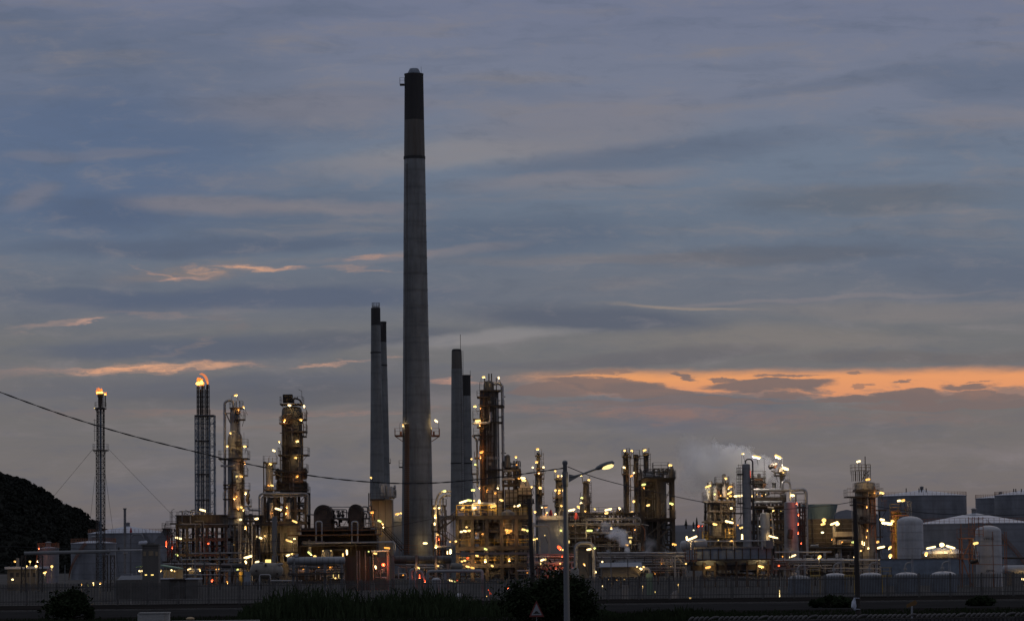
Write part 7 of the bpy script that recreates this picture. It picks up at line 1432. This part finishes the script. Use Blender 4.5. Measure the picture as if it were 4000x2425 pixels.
cyl(t, 'shaft', 'vessel_beige', 3055, [(1850, 18), (1890, 14), ('g', 14)], Y, 20, cy=1950); plat(t, 1855, 3026, 3066, Y, 4, railh=1.4); plat(t, 1843, 3030, 3066, Y, 3.5, railh=0, brace=False); cyl(t, 'head', 'vessel_beige', 3050, [(1826, 24), (1850, 20)], Y, 16, cy=1840)
mb = t.mb(); mb.hdrum(W(3006, 1825, Y - 1), W(3028, 1814, Y - 1), .45); t.part('hood', mb, 'steel_dark', True); mb = t.mb(); mb.hdrum(W(3024, 1825, Y - 1), W(3029, 1812, Y - 1), .38); t.part('motor', mb, 'orange_steel', True); pipe(t, [(3012, 1838), (3025, 1842), (3030, 1860)], 5, 'steel_dark', dy=-1); pipe(t, [(3055, 1826), (3055, 1808)], 3, 'insulation', 'vent_pipe')
pipe(t, [(3067, 1873), (3086, 1873)], 2.5, 'steel_dark', 'arm'); pipe(t, [(3085, 1890), (3085, 1873), (3080, 1840), (3066, 1835)], 1.3, 'steel_grey', 'lamp_arm'); pipe(t, [(3056, 1820), (3056, 1788), (3050, 1785)], 1.3, 'steel_grey', 'lamp_arm')
lamps(t, [(3038.7, 1782.6, 28, 25, 'f', 10), (3067.6, 1829, 28, 20, 'y', 10)], dy=-2); lamp(t, 3060, 1845, 6, 0, 'y', dy=-2.5)
t = T('process_vessel', 'wide pale cylindrical vessel glowing red down one flank, beside the tall pipe leg', 'vessel', 3090, 505); Y = 505
cyl(t, 'shell', 'vessel_grey', 3090, [(1962, 50), (2090, 54), ('g', 60)], Y, 32, cy=2060, dome=.12, bands=5); mb = t.mb(); mb.hdrum(W(3085, 2100, Y - 1.6), W(3088, 2070, Y - 1.6), .45); t.part('nozzle', mb, 'steel_dark', True); ladder(t, 3084, 2080, 2140, Y - 1.6, .5)
pipe(t, [(3121, 1965), (3122, 2110)], 5, 'steel_dark'); frame(t, 3113, 3145, [1978, 2010, 2050, 2090], Y + 2, 4, 1, col=.2, beam=.2, braces=.8); clutter(t, 3113, 3145, 1960, 2140, 14, Y + 2, 3, 161, mats=['rust', 'steel_dark'])
lamp(t, 3119, 2010, 9, 88, 'r', 4, dy=-3.5, arm=False); lamp(t, 3118, 2045, 9, 88, 'r', 4, dy=-3.2, arm=False); lamp(t, 3118, 2080, 9, 88, 'r', 4, dy=-3.2, arm=False); lamp(t, 3112, 1965, 7, 88, 'r', 4, dy=-2, arm=False)
lamps(t, [(3092, 2172.5, 38, -22, 'y', 6)], dy=-5); lamp(t, 3130, 2120, 6, 90, 'r', 3, dy=-6, arm=False)
t = rack('long pipe rack of pale pipes running behind the white dome-topped vessels', 3020, 3440, [(2156, 6, 'alu', 3026, 3248), (2188, 9, 'alu', 3030, 3438), (2198, 4, 'steel_grey'), (2207, 5, 'insulation', 3110, 3250)], 400, 44, 171, 9, (2168, 2240))
pipe(t, [(3205, 2216), (3210, 2220), (3800, 2218)], 5, 'vessel_white', dy=-40, Y=400) if False else pipe(t, [(3205, 2208), (3210, 2219), (3790, 2218)], 4.5, 'insulation')
lamps(t, [(3201.5, 2174, 16, -40, 'y', 12), (3339.5, 2175, 11), (3042.6, 2208.4, 8, 0, 'r'), (3057, 2172, 5, 0, 'a'), (3478, 2170, 17, -60, 'y', 14), (3476.8, 2137.5, 16, -40, 'y', 10), (3618, 2163, 18, -70, 'y', 13), (3609.7, 2223, 14, -5, 'y', 9)], dy=-2.4)
for x_ in (3201, 3339, 3478, 3609): pipe(t, [(x_, 'g'), (x_, 2180)], 2.5, 'pole_grey', 'post', dy=-2.2)
t = T('tube_light', 'glowing tube standing in for a reflected streak, low through the fence below the cooler bank', 'light fitting', 3045, 308); pipe(t, [(3045, 'g'), (3045, 2300)], 3, 'steel_dark', 'post'); lamp(t, 3044, 2308, 11, 88, 'd', 5, dy=-.4, arm=False); lamp(t, 3045, 2325, 22, 88, 'y', 3.5, dy=-.4, arm=False)  # long lower tube stands in for a reflection-like streak, made to glow
t = T('cooling_tower', 'teal flared fan stack on a dark casing with a dazzling floodlight in front', 'cooling tower', 3207, 570); Y = 570
mb = t.mb(); c = W(3207, 2000, Y); z1 = W(3207, 1968, Y).z; z0 = W(3207, 2026, Y).z; mb.lathe(c.x, Y + 3, [(z0, 56 * PX(Y)), (z0 + .8, 57 * PX(Y)), (z1 - .6, 70 * PX(Y)), (z1, 71 * PX(Y))], 36); t.part('fan_stack', mb, 'teal_paint', True)
for k in range(14):
    a_ = math.pi + math.pi * (k + .5) / 14; rb = t.mb(); rb.bar((c.x + 57.6 * PX(Y) * math.cos(a_), Y + 3 + 57.6 * PX(Y) * math.sin(a_), z0), (c.x + 71.5 * PX(Y) * math.cos(a_), Y + 3 + 71.5 * PX(Y) * math.sin(a_), z1), .07); t.part('rib', rb, 'teal_paint')
a = W(3140, 2080, Y); b = W(3344, 2080, Y); mb = t.mb(); mb.box(a.x, b.x, Y, Y + 10, 0, z0 - .01); t.part('casing', mb, 'steel_dark')
for k in range(8): z = z0 - 1 - k * .85; mb = t.mb(); mb.box(a.x + .1, b.x - .1, Y - .12, Y - .003, z, z + .12); t.part('louvre', mb, 'concrete_mid')
for x_ in (3145, 3180, 3230, 3290, 3340): pipe(t, [(x_, 'g'), (x_, 2030)], 5, 'steel_dark', 'column', dy=-.4)
plat(t, 2126, 3140, 3340, Y - 3, 3, railh=1, brace=False, mat='rust'); clutter(t, 3195, 3340, 2075, 2125, 22, Y - 4, 3, 181, drums=2, mats=['orange_steel', 'rust_orange', 'steel_dark', 'insulation']); clutter(t, 3160, 3350, 2130, 2165, 24, Y - 4, 3, 182, drums=3)
pipe(t, [(3160, 2140), (3500, 2137)], 10, 'rust', dy=-12); mb = t.mb(); mb.hdrum(W(3168, 2131, Y - 10), W(3195, 2131, Y - 10), 5 * PX(Y)); t.part('drum', mb, 'vessel_grey', True)
mb = t.mb(); p = W(3255, 2095, Y - 3); q = W(3335, 2075, Y - 3); mb.box(p.x, q.x, Y - 2.5, Y - 1, p.z, q.z); t.part('panel', mb, 'vessel_beige')
lamps(t, [(3218.7, 2031, 17, 0, 'y', 17), (3215, 2046, 20, -15, 'y', 9), (3258.8, 2043, 34, -20, 'y', 8), (3272, 2047, 17, -25, 'y', 9), (3212.7, 2078.7, 12, 0, 'w', 7), (3262, 2137.5, 7, 0, 'd'), (3333.5, 2116.6, 15, -5, 'y', 9)], dy=-5)
lamp(t, 3250, 2105, 6, 0, 'a', dy=-4); lamp(t, 3290, 2115, 6, 0, 'a', dy=-4)
t = T('distillation_column', 'stout beige column crowned by a railed antenna frame, beside the tall wooden pole', 'column', 3380, 545); Y = 545
cyl(t, 'shell', 'vessel_beige', 3381, [(1888, 80), (2175, 78), ('g', 78)], Y, 36, cy=2020, dome=.22, bands=8)
plat(t, 1938, 3303, 3422, Y, 6, railh=1.2, brace=False); plat(t, 1915, 3336, 3422, Y - .5, 5, railh=0, brace=False); mb = t.mb(); p = W(3304, 1912, Y - 2.5); rail_mb(mb, [(W(3303, 1938, Y).x, Y - 3, W(3303, 1938, Y).z), (W(3325, 1938, Y).x, Y - 3, W(3325, 1938, Y).z)], 1.4, .6); t.part('handrail', mb, 'orange_steel')
frame(t, 3338, 3400, [1838, 1850], Y - 1, 2.4, 4, ybot=1878, mat='rust', col=.08, beam=.08, braces=.3, deckplate=False, rails=True)
for x_, yt in ((3356, 1806), (3381, 1782), (3386, 1815), (3401, 1815), (3366, 1820), (3376, 1836), (3341, 1815)): pipe(t, [(x_, 1878), (x_, yt)], 2.6 if x_ != 3381 else 3.6, 'steel_dark', 'antenna')
pipe(t, [(3356, 1814), (3401, 1814)], 2.4, 'steel_dark', 'tie'); pipe(t, [(3344, 1836), (3378, 1836)], 2.4, 'rust', 'tie')
plat(t, 1990, 3412, 3460, Y, 3.5, railh=1.6, railmat='orange_steel'); plat(t, 2040, 3355, 3420, Y - 2, 3, railh=1.1); plat(t, 2094, 3420, 3445, Y, 3)
for (x_, y_, d_) in ((3373, 2025, 14), (3390, 1912, 10), (3365, 1912, 10)): mb = t.mb(); w_ = W(x_, y_, Y); mb.tube([(w_.x, Y, w_.z), (w_.x, Y - 2.3, w_.z)], d_ / 2 * PX(Y), 12); t.part('manhole', mb, 'vessel_dark', True)
for x_ in (3389, 3417): pipe(t, [(x_, 1900), (x_, 2180)], 4.5, 'orange_steel' if x_ > 3400 else 'insulation', dy=-2.5)
pipe(t, [(3436, 1995), (3436, 2120)], 5, 'steel_dark'); pipe(t, [(3327, 1940), (3327, 2130)], 2, 'insulation', 'ladder_rail'); pipe(t, [(3333, 1940), (3333, 2130)], 2, 'insulation', 'ladder_rail'); ladder(t, 3409, 1940, 2100, Y - 2.6, .5, 'orange_steel')
for (xa, ya) in ((3358, 2130), (3375, 2125)): ladder(t, xa + 4, 2100, 2130, Y - 4, .9, 'yellow_paint', cage=False)
wrap(t, 3381, 78, 1895, 2160, 11, n=16)
lamps(t, [(3353.6, 1801.7, 18, -15, 'y', 8), (3390, 1872, 19, -10, 'y', 9), (3445, 1924, 19, 15), (3368, 2118, 14, 90, 'y', 4), (3376, 2122, 14, 90, 'y', 4), (3388, 2070, 7, 90, 'a', 4), (3386, 1978, 8, 90, 'a', 4), (3363, 2150, 8, 0, 'y')], dy=-4)  # the two thin upright yellow tubes are lit rails, made to glow
lamp(t, 3385, 2095, 7, 90, 'a', 4, dy=-3.6); lamp(t, 3416, 1925, 6, 0, 'a', dy=-3.5); lamp(t, 3392, 2140, 8, 0, 'y', dy=-4); pipe(t, [(3445, 1990), (3445, 1930)], 1.4, 'steel_grey', 'lamp_arm', dy=-1)
clutter(t, 3340, 3440, 2180, 2240, 12, Y - 6, 4, 191)
t = T('ladder_tower', 'mustard ladder tower with a cluttered top beside the pink-flushed white vessel', 'access tower', 3500, 478); Y = 478
frame(t, 3491, 3511, [1996, 2030, 2070, 2110], Y, 2, 1, mat='orange_steel', col=.22, beam=.2, braces=1, railmat='yellow_paint'); plat(t, 2010, 3493, 3546, Y, 3, mat='orange_steel', railh=1.2); clutter(t, 3493, 3540, 1986, 2010, 8, Y, 2, 192, mats=['yellow_paint', 'orange_steel'], vert=.8); mb = t.mb(); p = W(3491, 2170, Y); q = W(3504, 1994, Y); mb.box(p.x, q.x, Y + .5, Y + 1.0, 0, q.z); t.part('ladder_back', mb, 'yellow_paint'); ladder(t, 3506, 2000, 2165, Y - .4, .5, 'yellow_paint')
lamps(t, [(3446, 2028.8, 20, 10, 'y', 9), (3464.7, 2043, 44, 8, 'y', 11), (3486.7, 2034.5, 15, 10, 'y', 10), (3429, 2115, 11, 0, 'y', 9), (3441.5, 2136.6, 31, -12, 'y', 8)], dy=-3)
t = T('light_mast', 'pale lattice light mast with a pair of lamps in front of the huge tank', 'mast', 3553, 500); Y = 500; lattice(t, 3553, 1958, 2020, 14, Y, 'insulation', .9, .09); pipe(t, [(3553, 'g'), (3553, 1990)], 4, 'steel_grey', 'post'); lamps(t, [(3511.8, 1954.8, 15, -10, 'y', 8), (3527.7, 1953, 16, -12, 'y', 8)], dy=-1); pipe(t, [(3505, 1958), (3555, 1957)], 2, 'steel_grey', 'arm', dy=-.9)
t = T('bund_wall', 'long low dark retaining wall behind the dome-topped vessels', 'wall', 3600, 395); Y = 395; a = W(3440, 2190, Y); b = W(3800, 2190, Y); mb = t.mb(); mb.box(a.x, b.x, Y, Y + .4, 0, W(3600, 2184, Y).z); t.part('wall', mb, 'steel_blue'); mb = t.mb(); mb.box(a.x, b.x, Y - .08, Y + .48, W(3600, 2183.9, Y).z, W(3600, 2180, Y).z); t.part('coping', mb, 'concrete_mid')

# distant dark low buildings that close the gaps between units
for i, (xa, xb, yt, Y, mt, lab) in enumerate([(880, 1025, 2096, 620, 'concrete_mid', 'low dark building glimpsed between the swan-neck column and the beige unit building'), (1700, 1790, 2150, 640, 'concrete_mid', 'low dark building behind the zigzag stairs'), (2215, 2510, 2120, 640, 'concrete_mid', 'long low dark building behind the raised back pipe rack'), (2860, 3080, 2120, 640, 'concrete_mid', 'low dark building behind the pale hooked column'), (3140, 3440, 2150, 660, 'concrete_mid', 'low dark building behind the teal cooling tower'), (640, 720, 2196, 620, 'concrete_mid', 'low dark building behind the thin scaffold tower')]):
    t = T('plant_building', lab, 'building', (xa + xb) / 2, Y); a = W(xa, 2200, Y); b = W(xb, 2200, Y); zt = W((xa + xb) / 2, yt, Y).z; mb = t.mb(); mb.box(a.x, b.x, Y, Y + 10, 0, zt); t.part('wall', mb, mt); mb = t.mb(); mb.box(a.x - .3, b.x + .3, Y - .3, Y + 10.3, zt + .003, zt + .3); t.part('roof', mb, 'steel_dark')

# ================================================================== STEAM
def steam(name, label, blobs, dens, colr, Y, thick, nscale, seed, cat='steam', thr=.46):
    """one volume hull round a rising plume; density follows a chain of soft puffs broken up by noise. blobs: (px, py, radius px, strength)"""
    m = bpy.data.materials.new('steam_' + str(seed)); m.use_nodes = True; tr = m.node_tree; tr.nodes.clear(); nd = tr.nodes; lk = tr.links
    out = nd.new('ShaderNodeOutputMaterial'); pv = nd.new('ShaderNodeVolumePrincipled'); pv.inputs['Color'].default_value = (*colr, 1); pv.inputs['Anisotropy'].default_value = 0.0
    lk.new(pv.outputs[0], out.inputs['Volume']); tc = nd.new('ShaderNodeTexCoord')
    nz = nd.new('ShaderNodeTexNoise'); nz.inputs['Scale'].default_value = nscale; nz.inputs['Detail'].default_value = 6; nz.inputs['Roughness'].default_value = .6; lk.new(tc.outputs['Object'], nz.inputs[0])
    base = W(blobs[0][0], blobs[0][1], Y); acc = None; s = PX(Y)
    sub = nd.new('ShaderNodeVectorMath'); sub.operation = 'SUBTRACT'; lk.new(nz.outputs['Color'], sub.inputs[0]); sub.inputs[1].default_value = (.5, .5, .5)
    sc_ = nd.new('ShaderNodeVectorMath'); sc_.operation = 'SCALE'; lk.new(sub.outputs[0], sc_.inputs[0]); sc_.inputs['Scale'].default_value = 1.7 / nscale
    ad_ = nd.new('ShaderNodeVectorMath'); ad_.operation = 'ADD'; lk.new(tc.outputs['Object'], ad_.inputs[0]); lk.new(sc_.outputs[0], ad_.inputs[1])
    lo_ = Vector((1e9,) * 3); hi_ = Vector((-1e9,) * 3)
    for (px, py, r, k) in blobs:
        c = W(px, py, Y) - base; rr = r * s; ry = max(rr * .8, 1.0)
        mp = nd.new('ShaderNodeMapping'); mp.vector_type = 'TEXTURE'; mp.inputs['Location'].default_value = c; mp.inputs['Scale'].default_value = (rr, ry, rr); lk.new(ad_.outputs[0], mp.inputs[0])
        g_ = nd.new('ShaderNodeTexGradient'); g_.gradient_type = 'SPHERICAL'; lk.new(mp.outputs[0], g_.inputs[0])
        ml = nd.new('ShaderNodeMath'); ml.operation = 'MULTIPLY'; lk.new(g_.outputs['Fac'], ml.inputs[0]); ml.inputs[1].default_value = k
        if acc is None: acc = ml.outputs[0]
        else: a_ = nd.new('ShaderNodeMath'); a_.operation = 'ADD'; lk.new(acc, a_.inputs[0]); lk.new(ml.outputs[0], a_.inputs[1]); acc = a_.outputs[0]
        for i_ in range(3):
            e = (rr, ry, rr)[i_] * 1.15; lo_[i_] = min(lo_[i_], c[i_] - e); hi_[i_] = max(hi_[i_], c[i_] + e)
    n3 = nd.new('ShaderNodeMapRange'); n3.inputs['From Min'].default_value = thr - .12; n3.inputs['From Max'].default_value = thr + .2; lk.new(nz.outputs['Fac'], n3.inputs['Value'])
    mu = nd.new('ShaderNodeMath'); mu.operation = 'MULTIPLY'; lk.new(acc, mu.inputs[0]); lk.new(n3.outputs[0], mu.inputs[1])
    mu2 = nd.new('ShaderNodeMath'); mu2.operation = 'MULTIPLY'; lk.new(mu.outputs[0], mu2.inputs[0]); mu2.inputs[1].default_value = dens; lk.new(mu2.outputs[0], pv.inputs['Density'])
    MT[m.name] = m; mb = MB(base); mb.box(base.x + lo_.x, base.x + hi_.x, Y + lo_.y, Y + hi_.y, base.z + lo_.z, base.z + hi_.z)
    o = single(name, label, cat, mb, m.name); return o
steam('steam_plume', 'large pale steam plume drifting left above the right-hand process units', [(3040, 1868, 28, 3.2), (3010, 1835, 36, 3.6), (2975, 1812, 44, 3.6), (2925, 1800, 46, 3.0), (2885, 1785, 44, 3.0), (2845, 1768, 38, 2.6), (2806, 1748, 32, 2.0), (2965, 1850, 60, .8), (2900, 1832, 62, .8), (2840, 1815, 75, .42), (2780, 1830, 90, .17), (2730, 1860, 90, .10), (2720, 1790, 100, .06), (2820, 1880, 70, .2)], 9.0, (.985, .988, .995), 585, 6, .34, 1, thr=.40)
steam('steam_plume', 'small curling steam puff rising over the low blue-grey shed', [(2457, 2172, 10, 2.5), (2449, 2150, 14, 2.5), (2440, 2120, 20, 2.4), (2428, 2092, 28, 2.4), (2405, 2078, 26, 2.0), (2388, 2092, 22, 1.5), (2370, 2060, 30, .5)], 3.0, (.985, .98, .98), 470, 4, .75, 2)
steam('steam_plume', 'faint steam hanging behind the zigzag stairs', [(1775, 2060, 40, 1.2), (1760, 2100, 44, 1.4), (1790, 2020, 40, .9), (1800, 1990, 36, .5)], .9, (.95, .9, .9), 580, 4, .4, 3)
steam('steam_plume', 'faint steam drifting low between the reactor and the cooler bank', [(2620, 2185, 26, 1.2), (2590, 2182, 24, 1.0), (2545, 2120, 34, .7), (2530, 2150, 24, .8)], 1.0, (.9, .88, .88), 470, 4, .5, 4)
steam('smoke', 'thin brownish smoke around the rusty column past the street lamp', [(2300, 1930, 26, 1.2), (2295, 1900, 20, .8), (2292, 1960, 24, 1.0)], .35, (.6, .5, .45), 694, 4, .4, 5, 'smoke')
